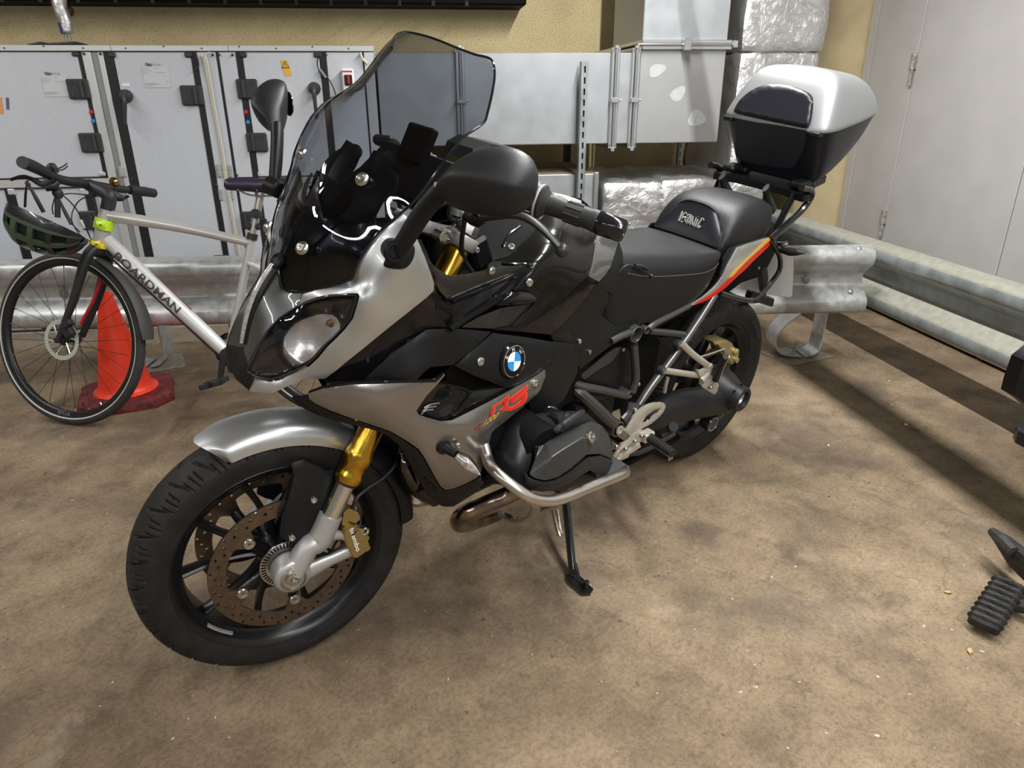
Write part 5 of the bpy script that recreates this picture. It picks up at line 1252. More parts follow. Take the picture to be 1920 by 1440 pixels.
# solid core so nothing shows through between the panels
g = G(); rows = []
for x, w, zb, zt in ((-.30,.06,.52,.86),(-.42,.11,.50,.90),(-.60,.15,.52,.93),(-.75,.15,.52,.94),(-.86,.12,.56,.88),(-.92,.09,.60,.80)):
    rows.append([(x,-w,zb),(x,-w*1.05,zb+(zt-zb)*.6),(x,-w*.6,zt),(x,w*.6,zt),(x,w*1.05,zb+(zt-zb)*.6),(x,w,zb)])
g.loft(rows, closed=True, caps=True, su=3); g.build('frame_core', dark, moto)
g = G(); rows = []
for x, w, zb, zt in ((-.015,.018,.80,.88),(-.06,.035,.76,.93),(-.14,.09,.74,.96),(-.24,.12,.70,.95),(-.34,.10,.60,.88)):
    rows.append([(x,-w,zb),(x,-w,zt-.03),(x,-w*.5,zt),(x,w*.5,zt),(x,w,zt-.03),(x,w,zb)])
g.loft(rows, closed=True, caps=True, su=3); g.build('headlight_carrier', dark, moto)

# handlebars
for s in (1, -1):
    def Q(u, v, y):
        p = Fl(u, v, y) if False else B(u, v, y)
        return p if s > 0 else mir(p)
    # the bar turns with the fork: mirror in the fork frame
    def H(u, v, y):
        p = B(u, v, y)
        if s > 0: return p
        q = (np.linalg.inv(MS) @ np.append(p, 1))[:3]; q[1] *= -1; return S(q)
    a, b, c, e = H(930,352,.215), H(1008,376,.285), H(1120,416,.385), H(1168,432,.425)
    g = G(); g.tube([H(880,372,.13), H(905,362,.17), a, b], .0125, 12, sub=4); g.build('handlebar_tube', satin, moto)
    dd = (c-b); L_ = np.linalg.norm(dd); dd /= L_
    g = G(); g.lathe([(.017,0),(.030,.004),(.031,.010),(.024,.016),(.0185,.022),(.0175,.05),(.0185,.08),(.0185,L_-.015),(.020,L_-.008),(.020,L_)], b, dd, 24); gp = g.build('grip', mat('grip_rubber', (.020,.020,.021), .55, bump=.3, bscale=300), moto)
    for k in range(9):
        an = 2*math.pi*k/9; u1 = np.cross(dd, [0,0,1.]); u1 /= np.linalg.norm(u1); w1 = np.cross(dd, u1); r_ = .0178*(math.cos(an)*u1+math.sin(an)*w1)
        g = G(); g.tube([b+dd*.055+r_, b+dd*(L_-.03)+r_*1.03], .0022, 6); g.build('grip_rib', gp.data.materials[0], gp)
    g = G(); g.lathe([(.0195,0),(.0215,.004),(.0215,.020),(.0205,.048),(.0175,.052),(.008,.052),(.007,.046),(0,.046)], c, dd, 28); g.build('bar_end', mat('gloss_black_weight', (.008,.008,.010), .12, 0, .5), moto)
    # control wheel with light ribs, switch cube
    u1 = np.cross(dd, [0,0,1.]); u1 /= np.linalg.norm(u1); w1 = np.cross(dd, u1)
    g = G(); g.lathe([(.020,-.030),(.030,-.029),(.031,-.004),(.029,.002),(.020,.003)], b, dd, 30); cw = g.build('control_ring', satin, moto)
    g = G(); g.lathe([(.0300,-.0),(.0315,.003),(.0300,.005)], b, dd, 30, capped=False); g.build('ring_rim', mat('light_grey_rib', (.42,.42,.41), .4), cw)
    for k in range(11):
        an = 2*math.pi*k/11; r_ = .0312*(math.cos(an)*u1+math.sin(an)*w1); g = G(); g.tube([b+r_-dd*.028, b+r_-dd*.002], .0012, 6); g.build('ring_rib', MATS['light_grey_rib'], cw)
    bbx = b-dd*.055; Rm = np.stack([dd, u1, w1], 1)
    bbox(bbx, Rm, .05, .045, .055, 'switch_cube', satin, .01)
    bbox(b-dd*.09+np.array([.025,0,.03]), Rm, .075, .045, .022, 'fluid_reservoir', matt, .006)
    # lever
    lv = [H(885,410,.20), H(918,405,.245), H(960,402,.29), H(990,410,.318), H(1020,432,.345), H(1048,462,.372)]
    g = G(); g.tube(lv, [.011,.011,.0095,.009,.0085,.0075], 12, sub=5, flat=(.8,1.1)); g.ball(H(1054,469,.376), .013, 12); g.build('lever', mat('lever_dark_grey', (.045,.045,.046), .4, .5), moto)
    g = G(); g.tube([H(870,400,.19), H(895,413,.21), H(905,398,.23)], [.010,.014,.012], 10, sub=3); g.build('lever_bracket', satin, moto)
    g = G(); g.tube([H(885,370,.17), H(870,420,.15), H(868,480,.13), H(900,530,.12)], .005, 8, sub=5); g.build('control_hose', blk, moto)
g = G(); g.tube([B(848,372,.10), B(843,395,.10), B(846,410,.10), B(862,418,.09)], .0045, 8, sub=5); g.build('control_hose', blk, moto)
c_ = B(897,280,.0); g = G()
g.loft([[c_+np.array(q) for q in r] for r in ([(.055,-.05,-.012),(.055,.05,-.012),(.050,.045,.012),(.050,-.045,.012)], [(.02,-.065,-.018),(.02,.065,-.018),(.012,.055,.022),(.012,-.055,.022)], [(-.055,-.06,-.020),(-.055,.06,-.020),(-.060,.05,.008),(-.060,-.05,.008)])], closed=True, caps=True)
nv = g.build('navigation_unit', matt, moto, angle=20)
btube([(893,290,.0),(880,320,.0),(868,350,.0)], .011, 'navigation_mount', satin, parent=None)
# ignition switch and cable clutter between the bars
bbox(B(893,470,.07), m3('y',.4), .05, .05, .07, 'steering_damper_body', satin, .008)
g = G()
for dd_ in ((0,0),(6,9)): g.bolt(B(888+dd_[0],460+dd_[1],.115), (.2,1,.1), .006, .004)
g.build('bolts', boltm, moto)
# ------------------------------------------------------------------ engine, frame, rear end
# seats: lofted from cross-sections along the length
def seat_loft(st, name, m, su=5, sv=4, label=None, drop=None):
    rows = []
    for x, w, zb, ws, zs, zc, wc in st:      # bottom half-width/height, side crease half-width/height, crown height, crown half-width
        half = [(x, wc*.0, zc), (x, wc, zc-.004), (x, (wc+ws)/2+.012, (zc+zs)/2+.006), (x, ws, zs), (x, (ws+w)/2+.004, (zs+zb)/2), (x, w, zb)]
        rows.append([mir(p) for p in half[::-1]]+[np.array(p) for p in half[1:]])
    g = G(); g.loft(rows, su=su, sv=sv, thick=.006, closed=False)
    R = [np.array(r) for r in rows]
    for e in (0, -1):
        rr_ = cat_curve(R[e], sv); c = rr_.mean(0); n = len(rr_)
        g.add(list(rr_)+[c], [(i, (i+1)%n, n) if e else ((i+1)%n, i, n) for i in range(n)])
    return g.build(name, m, moto, label, angle=55)
seat_loft([(-.842,.120,.730,.120,.870,.905,.06),(-.862,.135,.700,.132,.858,.905,.07),(-.90,.145,.690,.145,.843,.893,.085),(-1.00,.146,.685,.150,.820,.876,.10),(-1.10,.146,.680,.153,.805,.862,.11),(-1.20,.142,.690,.154,.795,.852,.115),(-1.27,.134,.715,.150,.800,.848,.12),(-1.305,.124,.750,.140,.815,.843,.115),(-1.318,.115,.775,.125,.812,.832,.10)], 'rider_seat', leather)
def bt(pts, r, name, m, **k): return btube(pts, r, name, m, **k)
st = [(1173,514,.146),(1200,519,.149),(1227,520,.150),(1255,519,.151),(1280,517,.152),(1302,515,.152),(1319,512,.152),(1330,507,.151),(1337,503,.149),(1344,494,.145)]
g = G()
P = cat_curve(np.array([B(*q) for q in st]), 7)
for i in range(0, len(P)-1, 1):
    a, b = P[i], P[i]+(P[i+1]-P[i])*.62
    g.tube([a+[0,.006,.004], b+[0,.006,.004]], .0012, 5)
o = g.build('seat_stitching', thread, moto); o['kind'] = 'stuff'
seat_loft([(-1.318,.105,.800,.112,.842,.850,.07),(-1.328,.118,.792,.120,.850,.866,.06),(-1.345,.124,.790,.130,.868,.905,.06),(-1.375,.128,.800,.134,.884,.934,.08),(-1.42,.130,.812,.136,.895,.952,.09),(-1.48,.128,.825,.134,.900,.960,.09),(-1.54,.122,.835,.128,.902,.958,.085),(-1.585,.110,.845,.115,.898,.948,.075),(-1.605,.095,.850,.100,.885,.928,.06)], 'pillion_seat', leather)
# smooth front pad of the pillion seat with lettering and piping
def on_front(y, q):     # q 0..1 up the front face
    z = .852+.088*q; x = -1.322-.030*q**1.3-.028*(abs(y)/.12)**2*.3
    return np.array([x+.004, y, z])
rows = []
for q in np.linspace(0, 1, 8):
    row = []
    wmax = .118-.035*q**2.2
    for s in np.linspace(-1, 1, 15):
        y = wmax*s; zz = .848+.094*q-(.030*q+.004)*abs(s)**3; x = -1.306-.046*q**1.2-.010*abs(s)**2.5
        row.append((x, y, zz))
    rows.append(row)
g = G(); g.loft(rows, su=2, sv=2, thick=.012); pad = g.build('seat_front_pad', leather2, moto, angle=60)
top = [np.array(p)+[0,0,.001] for p in rows[-1]]; lft = [np.array(r[-1]) for r in rows]; rgt = [np.array(r[0]) for r in rows]
g = G(); g.tube(cat_curve(np.array(rgt+top[1:]+lft[::-1][1:]), 3), .0028, 8); g.build('piping', leather, pad)
g = G(); PP = cat_curve(np.array([p+np.array([-.007,.0,.004]) for p in top]+[p+np.array([-.006,.008,0]) for p in lft[::-1][1:]]), 8)
for i in range(0, len(PP)-1): g.tube([PP[i], PP[i]+(PP[i+1]-PP[i])*.6], .0011, 5)
o = g.build('seat_stitching', thread, pad); o['kind'] = 'stuff'
def padpt(u, v):       # back-project onto the pad face
    best = None
    Mi = np.linalg.inv(MB); c = (Mi @ np.append(CAM, 1))[:3]; d = Mi[:3,:3] @ ray(u, v)
    lo, hi = .5, 6.0
    def f(t):
        p = c+t*d; s = min(1, abs(p[1])/.11); q = (p[2]-.848+.004*s**3)/(.094-.03*s**3); q = max(0, min(1.1, q))
        return p[0]-(-1.306-.046*q**1.2-.010*s**2.5)
    ts = np.linspace(1.2, 3.5, 400); vals = [f(t) for t in ts]
    for i in range(len(ts)-1):
        if vals[i] > 0 >= vals[i+1]: return c+ts[i]*d+np.array([.0015,0,0])
    return c+2.5*d
let_o = mat('silver_embroidery', (.30,.29,.28), .5, .2)
def stroke_letters(segs, r, name, m, par):
    g = G()
    for s_ in segs: g.tube([padpt(*q) for q in s_], r, 6, sub=3)
    return g.build(name, m, par)
k7 = 7.385; T_ = lambda L: [(1200+x/k7, 360+y/k7) for x, y in L]
seg = [T_([(583,270),(533,398)]), T_([(598,272),(548,400)]), T_([(583,270),(598,272)]), T_([(533,398),(548,400)]),
 T_([(655,300),(640,285),(622,290),(605,310),(585,360),(572,395),(578,412),(600,412),(618,395),(628,370)]), T_([(655,300),(650,322)]), T_([(608,352),(640,352)]),
 T_([(700,315),(680,312),(665,330),(645,390),(640,415),(652,432),(672,430),(690,405),(715,345),(718,325),(700,315)]), T_([(692,330),(672,370),(660,405),(672,412),(690,370),(700,340),(692,330)]),
 T_([(690,450),(735,340)]), T_([(735,340),(742,345),(730,430),(738,462)]), T_([(738,462),(785,350)]), T_([(702,452),(742,350)]),
 T_([(800,372),(755,478)]), T_([(812,374),(768,480)]), T_([(808,342),(812,346)]),
 T_([(885,395),(888,375),(868,362),(848,372),(830,400),(800,455),(795,480),(810,492),(832,488),(848,470)]), T_([(872,385),(855,388),(835,415),(812,465),(818,475),(835,468)])]
stroke_letters(seg, .0014, 'lettering', let_o, pad)
quad_text('100', [T_([(598,332)])[0], T_([(645,336)])[0], T_([(640,362)])[0], T_([(592,358)])[0]], padpt, 'emblem', white, pad, bold=True)

bt([(1160,512,.150),(1168,502,.150),(1180,497,.150),(1195,502,.152),(1210,509,.157),(1221,518,.160)], .0022, 'lock_cable', blk)
g = G(); g.ball(B(1221,518,.160), .006, 10); g.build('cable_knob', matt, moto)
bt([(1190,498,.150),(1204,500,.153),(1214,505,.155)], .005, 'cable_toggle', matt)
# tail panels with the yellow and red stripe
S_tp = Surf([(1296,573,.150),(1340,535,.152),(1384,465,.150),(1444,447,.138),(1430,470,.140),(1400,505,.145),(1360,545,.148),(1320,568,.150),(1350,520,.155)])
patch('tail_panel', [(1296,572),(1318,558),(1338,541),(1348,530),(1356,518),(1364,500),(1384,464),(1400,458),(1420,452),(1441,445),(1446,450),(1447,457),(1430,473),(1412,490),(1400,503),(1380,521),(1360,540),(1340,555),(1322,565),(1300,573)], S_tp, mat('tail_silver', (.46,.45,.42), .33, .5, .8), moto, th=.005, step=6)
patch('yellow_stripe', [(1441,445),(1445,449),(1430,463),(1413,478),(1396,494),(1385,506),(1374,518),(1366,522),(1372,512),(1386,498),(1405,480),(1425,461)], S_tp, yel, moto, th=.0008, step=6, off=.0025, edge=0)
patch('red_stripe', [(1445,449),(1447,457),(1430,473),(1412,490),(1400,503),(1380,521),(1360,540),(1340,555),(1322,565),(1300,573),(1312,564),(1335,551),(1352,537),(1368,522),(1376,518),(1386,507),(1397,495),(1414,479),(1431,464)], S_tp, red, moto, th=.0008, step=6, off=.0025, edge=0)
patch('tail_inner_panel', [(1290,572),(1318,556),(1338,538),(1349,520),(1352,505),(1356,485),(1368,466),(1386,458),(1410,450),(1437,442),(1441,445),(1420,452),(1400,458),(1384,464),(1372,490),(1356,518),(1338,541),(1318,558),(1297,571)], S_tp, satin, moto, th=.005, step=6, off=-.006)
patch('tail_underside', [(1300,573),(1340,555),(1380,521),(1412,490),(1447,457),(1455,470),(1440,500),(1420,520),(1390,530),(1370,545),(1340,560)], Surf([(1300,573,.13),(1380,521,.12),(1447,457,.11),(1440,500,.06),(1370,545,.08)]), dark, moto, th=.005, step=8, off=-.01)
# tail core between the panels, tail light
g = G(); rows = []
for x, w, zb, zt in ((-1.12,.10,.62,.78),(-1.3,.11,.66,.80),(-1.45,.10,.72,.84),(-1.58,.085,.78,.86),(-1.66,.06,.80,.85)):
    rows.append([(x,-w,zb),(x,-w,zt),(x,w,zt),(x,w,zb)])
g.loft(rows, closed=True, caps=True, su=3); g.build('tail_core', dark, moto)
bbox((-1.675,0,.83), m3('y',.3), .03, .11, .035, 'tail_light', mat('tail_light_red', (.25,.01,.01), .15, 0, .5), .008)
# luggage rack and grab rails
railm = mat('gloss_black_tube', (.010,.010,.011), .14, 0, .5)
bt([(1503,352,.165),(1519,356,.168),(1521,368,.166),(1508,388,.160),(1480,417,.150),(1458,438,.145),(1446,449,.142)], .0105, 'grab_rail', railm, mirror=True)
bt([(1446,449,.142),(1455,466,.145),(1463,484,.146),(1461,508,.146),(1446,530,.146),(1428,550,.146),(1414,561,.145),(1402,563,.143),(1380,558,.140),(1350,549,.138)], .0085, 'rack_stay', railm, mirror=True)
g = G(); rows = []
def zrk(x): return .975+(-1.64-x)*.10
ol = [(-1.650,.165),(-1.665,.172),(-1.70,.170),(-1.74,.150),(-1.80,.11),(-1.90,.10),(-1.93,.07),(-1.93,-.07),(-1.90,-.10),(-1.80,-.11),(-1.74,-.150),(-1.70,-.170),(-1.665,-.172),(-1.650,-.165),(-1.655,-.12),(-1.668,-.09),(-1.668,.09),(-1.655,.12)]
pts, T, _, _ = tri_region([(a*100, b*100) for a, b in ol], [], 3)
V = [(p[0]/100, p[1]/100, zrk(p[0]/100)) for p in pts]; T = [t if np.cross(np.array(V[t[1]])-V[t[0]], np.array(V[t[2]])-V[t[0]])[2] > 0 else t[::-1] for t in T]
V2, F2 = shell(V, T, .022); g.add(V2, F2); rk = g.build('rack_plate', satin, moto)
for s in (1, -1):
    bbox((-1.69, s*.125, .998), m3('y',.1), .06, .045, .020, 'rack_lug', satin, .006)
    bt([(1450,395,.075*1),(1440,372,.078),(1436,352,.08)] if s > 0 else [(1450,395,.075),(1440,372,.078),(1436,352,.08)], .016, 'rack_leg', satin, mirror=True, flat=(1,.5)) if s > 0 else None
bt([(1455,430,.11),(1470,400,.12),(1490,362,.13)], .017, 'rack_arm', satin, mirror=True, flat=(1,.5))
# licence plate hanger, plate, rear indicators
bt([(1430,480,.05),(1428,500,.04),(1432,530,.03),(1430,550,.02)], .030, 'plate_hanger', satin, flat=(1,.5))
S_pl = Surf([(1378,500,.0),(1480,475,.0),(1490,490,.0),(1487,555,.0),(1360,520,.0)])
def platept(u, v):
    Mi = np.linalg.inv(MB); c = (Mi @ np.append(CAM, 1))[:3]; d = Mi[:3,:3] @ ray(u, v); n0 = np.array([1,0,.45]); p0 = np.array([-1.80,0,.62]); t = ((p0-c)@n0)/(d@n0); return c+t*d
pl = smooth_outline([(1370,538,1),(1378,505,1),(1400,480,1),(1462,474),(1480,478),(1487,490),(1485,545),(1483,556),(1470,556),(1420,548)], 3)
V = [platept(*q) for q in pl]; g = G(); g.prism(V, np.array([-.003,0,-.0014])); g.build('licence_plate', mat('plate_cream', (.27,.26,.23), .45, noise=.04, nscale=8), moto)
bt([(1393,563,.10),(1410,565,.06),(1440,562,.03)], .008, 'plate_bracket', satin)
g = G(); P = [B(1404,552,.05), B(1445,566,.02)]; bbox((P[0]+P[1])/2, np.stack([(P[1]-P[0])/np.linalg.norm(P[1]-P[0]), np.array([0,1,0]), np.array([0,0,1])], 1), np.linalg.norm(P[1]-P[0]), .03, .035, 'rear_reflector_bracket', satin, .006)
g = G(); g.bolt(B(1422,502,.085), (.3,1,.1), .006, .004); g.build('bolt', boltm, moto)
for s in (1, -1):
    P = [B(1457,456,.13), B(1466,459,.15), B(1477,457,.165)]; Q = [B(1460,468,.13), B(1470,470,.165), B(1482,472,.19), B(1496,473,.215), B(1508,475,.235)]
    P = P if s > 0 else [mir(q) for q in P]; Q = Q if s > 0 else [mir(q) for q in Q]
    g = G(); g.tube(P, [.006,.0085,.0085], 12, sub=2); g.build('rack_end_bolt', chrome, moto)
    g = G(); g.tube(Q, [.008,.010,.0135,.0105,.002], 14, sub=5); 
    for i, v in enumerate(g.v): pass
    g.build('rear_indicator', matt, moto)

# frame covers, under-seat panels
S_sc = Surf([(1032,627,.200),(1052,609,.196),(1079,582,.194),(1122,530,.188),(1140,553,.170),(1135,590,.150),(1190,615,.150),(1143,650,.160),(1086,692,.180),(1084,656,.184)])
patch('frame_cover', [(1032,627),(1052,609),(1079,583),(1100,557),(1122,529),(1138,545),(1142,553),(1139,568),(1128,591),(1142,603),(1156,612),(1195,594),(1196,605),(1183,618),(1165,632),(1143,650),(1115,671),(1087,693),(1085,680),(1085,658),(1076,647),(1060,643),(1038,640)], S_sc, satin, moto, th=.004, step=9)
g = G(); disc_on(S_sc, 1105, 660, .006, .003, 'bolt', boltm, moto, .001)
S_uc = Surf([(1086,705,.150),(1160,655,.140),(1200,665,.130),(1185,745,.130),(1150,742,.140),(1120,735,.148),(1240,640,.12),(1245,680,.11)])
patch('under_seat_panel', [(1086,705),(1110,688),(1140,664),(1158,652),(1164,650),(1175,652),(1183,664),(1184,700),(1182,738),(1150,732),(1120,722),(1092,716)], S_uc, satin, moto, th=.004, step=8, off=-.008)
patch('side_air_box', [(1087,704),(1110,687),(1140,662),(1158,651),(1163,652),(1160,662),(1145,680),(1120,695),(1096,712)], S_uc, mat('grey_plastic', (.035,.035,.035), .5, bump=.2), moto, th=.004, step=7, off=.0)
patch('rear_inner_fender', [(1203,645),(1225,634),(1258,632),(1290,640),(1300,650),(1260,690),(1225,730),(1200,750),(1190,700)], Surf([(1203,645,.10),(1258,632,.09),(1300,650,.09),(1225,730,.10),(1190,700,.11)]), satin, moto, th=.004, step=9)
patch('rear_hugger', [(1250,700),(1300,640),(1345,590),(1370,560),(1330,560),(1270,600),(1215,640),(1200,700),(1220,740)], Surf([(1250,700,.03),(1300,640,.03),(1370,560,.03),(1200,700,.05),(1215,640,.05)]), dark, moto, th=.004, step=10)
# tubular frame on the left, mirrored on the right
fm = dict(mirror=True)
bt([(1078,728,.140),(1092,741,.158),(1120,766,.170),(1150,795,.165)], .0165, 'frame_tube', framegrey, **fm)
bt([(1072,718,.14),(1095,725,.155),(1130,732,.160),(1175,742,.155)], .0115, 'frame_tube', framegrey, **fm)
bt([(1188,645,.150),(1191,680,.152),(1192,710,.152),(1185,735,.152)], .0115, 'frame_tube', framegrey, **fm)
bt([(1145,640,.155),(1165,630,.155),(1185,622,.155)], .010, 'frame_tube', framegrey, **fm)
subm = mat('subframe_grey_paint', (.17,.17,.17), .26, .75, .3)
bt([(1194,765,.152),(1215,732,.150),(1245,692,.148),(1280,644,.146),(1310,600,.144),(1340,552,.142)], .0125, 'subframe_tube', subm, n=14, **fm)
bt([(1218,620,.152),(1245,623,.150),(1281,627,.148)], .010, 'subframe_tube', framegrey, **fm)
bt([(1215,617,.152),(1228,607,.150),(1260,590,.147),(1292,573,.145)], .0095, 'subframe_tube', framegrey, **fm)
def ring(u, v, y, r, ri, L, name, m, d=(0,1,0), par=None):
    g = G(); g.lathe([(ri,-.01),(r,-.008),(r,L-.002),(r-.002,L),(ri+.001,L),(ri,L-.002),(ri,-.01)], B(u, v, y)-np.array(d)*L, d, 28, capped=False); g.lathe([(ri,.0),(0,.0)], B(u, v, y)-np.array(d)*L*.7, d, 20, capped=False)
    o = g.build(name, m, par or moto); g.mirrored().build(name, m, par or moto); return o
ring(1195, 628, .166, .0240, .0190, .05, 'frame_node', framegrey); ring(1214, 620, .162, .0115, .0085, .03, 'frame_node', framegrey)
ring(1182, 741, .165, .0115, .0085, .03, 'frame_node', framegrey); ring(1160, 806, .178, .0250, .0195, .05, 'footrest_node', framegrey)
g = G(); g.lathe([(.014,0),(.014,.004),(.008,.005),(.007,.001),(0,.001)], B(1161,806,.174), (0,1,0), 20); g.build('axle_bolt', warma, moto)
bt([(1185,755,.160),(1180,775,.165),(1168,790,.168)], .016, 'frame_gusset', framegrey, flat=(1,.6), **fm)
bt([(1196,757,.158),(1192,768,.160)], .014, 'subframe_foot', framegrey, **fm)
for u, v, y in ((1191,769,.176),(1168,655,.135),(1197,720,.13),(1086,640,.20)): g = G(); g.bolt(B(u,v,y), (0.1,1,0), .006, .004); g.build('bolt', boltm, moto)
# engine: crankcase, cylinders, covers, fins
g = G(); g.box(-.86,-.48,-.12,.12,.30,.52,bev=.03); g.box(-.50,-.30,-.11,.11,.40,.56,bev=.03); g.box(-1.0,-.80,-.12,.12,.33,.60,bev=.04); g.build('crankcase', mat('dark_engine_case', (.022,.022,.023), .5, .4), moto)
S_en = Surf([(1000,880,.360),(1060,790,.355),(1145,840,.330),(1148,900,.325),(1020,920,.360),(980,850,.35),(1110,860,.375),(1060,880,.385)])
for s in (1, -1):
    # cylinder barrel with fins
    for k in range(9):
        y = .165+.016*k; g = G(); rr_ = .08
        P = [np.array([-.50+q[0], 0, .545+q[1]]) for q in [(.05*math.cos(a), .05*math.sin(a)) for a in np.linspace(0, 2*math.pi, 28, endpoint=False)]]
        g.prism([np.array([p[0], s*y, p[2]]) for p in P], (0, s*.006, 0)); g.build('cooling_fin', dark, moto)
    g = G(); g.lathe([(.058,.14),(.058,.31)], (-.50,0,.545), (0,s,0), 28); g.build('cylinder_barrel', dark, moto)
# cylinder head block: black base and grey cover, traced in depth
hb = [(906,905),(918,862),(935,828),(950,800),(975,782),(1010,775),(1040,772),(1075,770),(1100,775),(1130,800),(1148,830),(1150,872),(1144,893),(1120,900),(1060,918),(1015,922),(985,918),(950,910)]
S_hb = Surf([(906,905,.25),(935,828,.24),(975,782,.24),(1040,772,.25),(1100,775,.27),(1148,830,.29),(1150,872,.31),(1120,900,.335),(1060,918,.345),(1015,922,.345),(985,918,.335),(960,860,.30)])
patch('cylinder_head', hb, S_hb, satin, moto, th=.10, step=10, edge=.01)
S_cv = Surf([(991,890,.345),(1003,862,.342),(1022,830,.325),(1050,815,.318),(1110,790,.305),(1148,840,.320),(1149,862,.330),(1100,855,.362),(1040,898,.372),(1003,898,.358),(1030,855,.366),(1090,825,.355),(1120,815,.340),(1065,875,.375),(1033,845,.357)])
cvv = dict(a=(991,890,.345),b=(1000,865,.336),c=(1013,838,.322),d=(1022,829,.314),e=(1050,813,.308),f=(1090,795,.300),g=(1110,789,.296),h=(1128,796,.294),i=(1142,815,.298),j=(1149,842,.310),k=(1149,862,.326),
 r1=(1034,857,.366),r2=(1062,839,.366),r3=(1094,820,.356),r4=(1121,829,.342),l1=(1022,902,.372),l2=(1003,898,.358),l3=(1045,896,.380),l4=(1067,882,.382),l5=(1086,866,.377),l6=(1101,853,.370),l7=(1125,851,.354),l8=(1141,857,.338))
kk = list(cvv); VV = [B(*cvv[q]) for q in kk]; FF = ['a b r1 l2','b c d r1','l2 r1 l1','d e r2 r1','e f r3 r2','f g r3','g h r4 r3','h i r4','r1 r2 l4 l3 l1','r2 r3 l6 l5 l4','r3 r4 l7 l6','r4 i j','r4 j k l8 l7']
FF = [[kk.index(x) for x in q.split()] for q in FF]; T3 = []
for q in FF:
    for n_ in range(1, len(q)-1): T3.append([q[0], q[n_], q[n_+1]])
Mi_ = np.linalg.inv(MB); cc_ = (Mi_ @ np.append(CAM, 1))[:3]; T3 = [t if np.cross(VV[t[1]]-VV[t[0]], VV[t[2]]-VV[t[0]])@(cc_-VV[t[0]]) > 0 else t[::-1] for t in T3]
V2, F2 = shell(VV, T3, .02); g = G(); g.add(V2, F2)
for gg in (g, g.mirrored()):
    o = gg.build('head_cover', enggrey, moto, angle=180); bv = o.modifiers.new('bevel', 'BEVEL'); bv.width = .0035; bv.segments = 3; bv.limit_method = 'ANGLE'; bv.angle_limit = math.radians(12); o.modifiers.new('wn', 'WEIGHTED_NORMAL')
low = [(985,893),(1003,900),(1022,904),(1042,900),(1067,886),(1087,870),(1102,857),(1125,854),(1141,860),(1150,866),(1150,885),(1135,893),(1118,897),(1118,888),(1106,882),(1092,890),(1070,905),(1040,918),(1020,921),(998,915),(987,908)]
patch('head_guard_trim', low, Surf([(985,893,.350),(1022,904,.372),(1067,886,.378),(1102,857,.366),(1150,866,.335),(1135,893,.355),(1070,905,.372),(1020,921,.360),(987,908,.352)]), matt, moto, th=.015, step=7, off=.0, edge=.004)
patch('plug_cover', smooth_outline([(1037,806),(1045,797),(1060,786),(1078,775),(1090,768),(1097,770),(1094,780),(1082,792),(1060,805),(1044,812)]), Surf([(1037,806,.31),(1090,768,.29),(1060,788,.305),(1082,792,.31)]), matt, moto, th=.02, step=6, off=.006, edge=.006)
disc_on(S_cv, 1107, 820, .0115, .006, 'cover_bolt', steel, moto, .004, [(.0135,-.004),(.0135,.003),(.0095,.005),(.009,.009),(.005,.009),(.004,.005),(0,.005)], mirror=True)
disc_on(S_hb, 1010, 814, .009, .006, 'cover_bolt', steel, moto, .002, [(.013,-.002),(.013,.002),(.008,.004),(.0075,.007),(.0035,.007),(0,.005)], mirror=True)
# front of the engine: black shroud beside the fairing, intake elbow with clamps
patch('engine_shroud', [(922,812),(935,800),(950,790),(966,777),(980,765),(998,750),(1000,775),(1003,800),(985,800),(965,808),(950,825),(935,850),(920,880),(908,900),(909,868),(916,840)], Surf([(922,812,.22),(966,777,.21),(998,750,.19),(1003,800,.20),(950,825,.23),(908,900,.23)]), dark, moto, th=.02, step=9)
for k in range(4):
    btube([(945+k*9,870-k*2,.245+.012*k),(955+k*9,835-k*3,.240+.012*k),(968+k*9,806-k*3,.235+.012*k)], .0022, 'shroud_rib', satin)
btube([(1010,752,.18),(1022,775,.20),(1030,790,.235),(1028,800,.26)], [.030,.029,.027,.026], 'intake_elbow', dark, mirror=True, n=18)
for (u, v, y) in ((1024,779,.205),(1026,790,.222)):
    g = G(); a = B(u, v, y); dv = B(1030,795,.24)-B(1010,752,.18); dv /= np.linalg.norm(dv); g.lathe([(.0295,-.004),(.0315,-.003),(.0315,.003),(.0295,.004)], a, dv, 30, capped=False); g.build('hose_clamp', steel, moto)
btube([(986,766,.20),(990,775,.205),(984,788,.205),(980,780,.20),(984,770,.20)], .003, 'cable_loop', blk)
btube([(1068,770,.15),(1080,772,.15),(1090,775,.15)], [.022,.028,.022], 'throttle_body', dark, mirror=True)
for k in range(6): btube([(1108+k*6,742+k*1,.12),(1116+k*6,768+k*1,.11)], .013, 'bellows_ring', rubber) if k < 4 else None
# exhaust header, collector, muffler on the far side
btube([(985,912,.24),(955,927,.21),(925,940,.19),(895,953,.165),(872,963,.145),(860,974,.115),(862,983,.07),(885,980,.02),(930,965,-.03)], [.0215,.0215,.0215,.0215,.022,.022,.022,.022,.022], 'exhaust_header', exh, n=20, sub=6)
g = G(); g.tube([(-.36,.02,.30),(-.42,-.05,.23),(-.60,-.06,.21),(-.85,-.08,.22),(-1.05,-.14,.27),(-1.2,-.20,.34)], [.022,.03,.045,.045,.03,.028], 18, sub=5); g.build('exhaust_collector', exh, moto)
g = G(); g.tube([(-1.18,-.20,.33),(-1.28,-.225,.38),(-1.55,-.25,.50),(-1.66,-.255,.55)], [.04,.062,.064,.05], 20, sub=4, flat=(1.15,.8)); g.build('silencer', mat('silencer_steel', (.4,.39,.37), .3, 1), moto)
g = G(); g.tube([(-.35,-.25,.50),(-.34,-.18,.36),(-.36,-.05,.30)], .021, 16, sub=5); g.build('exhaust_header', exh, moto)
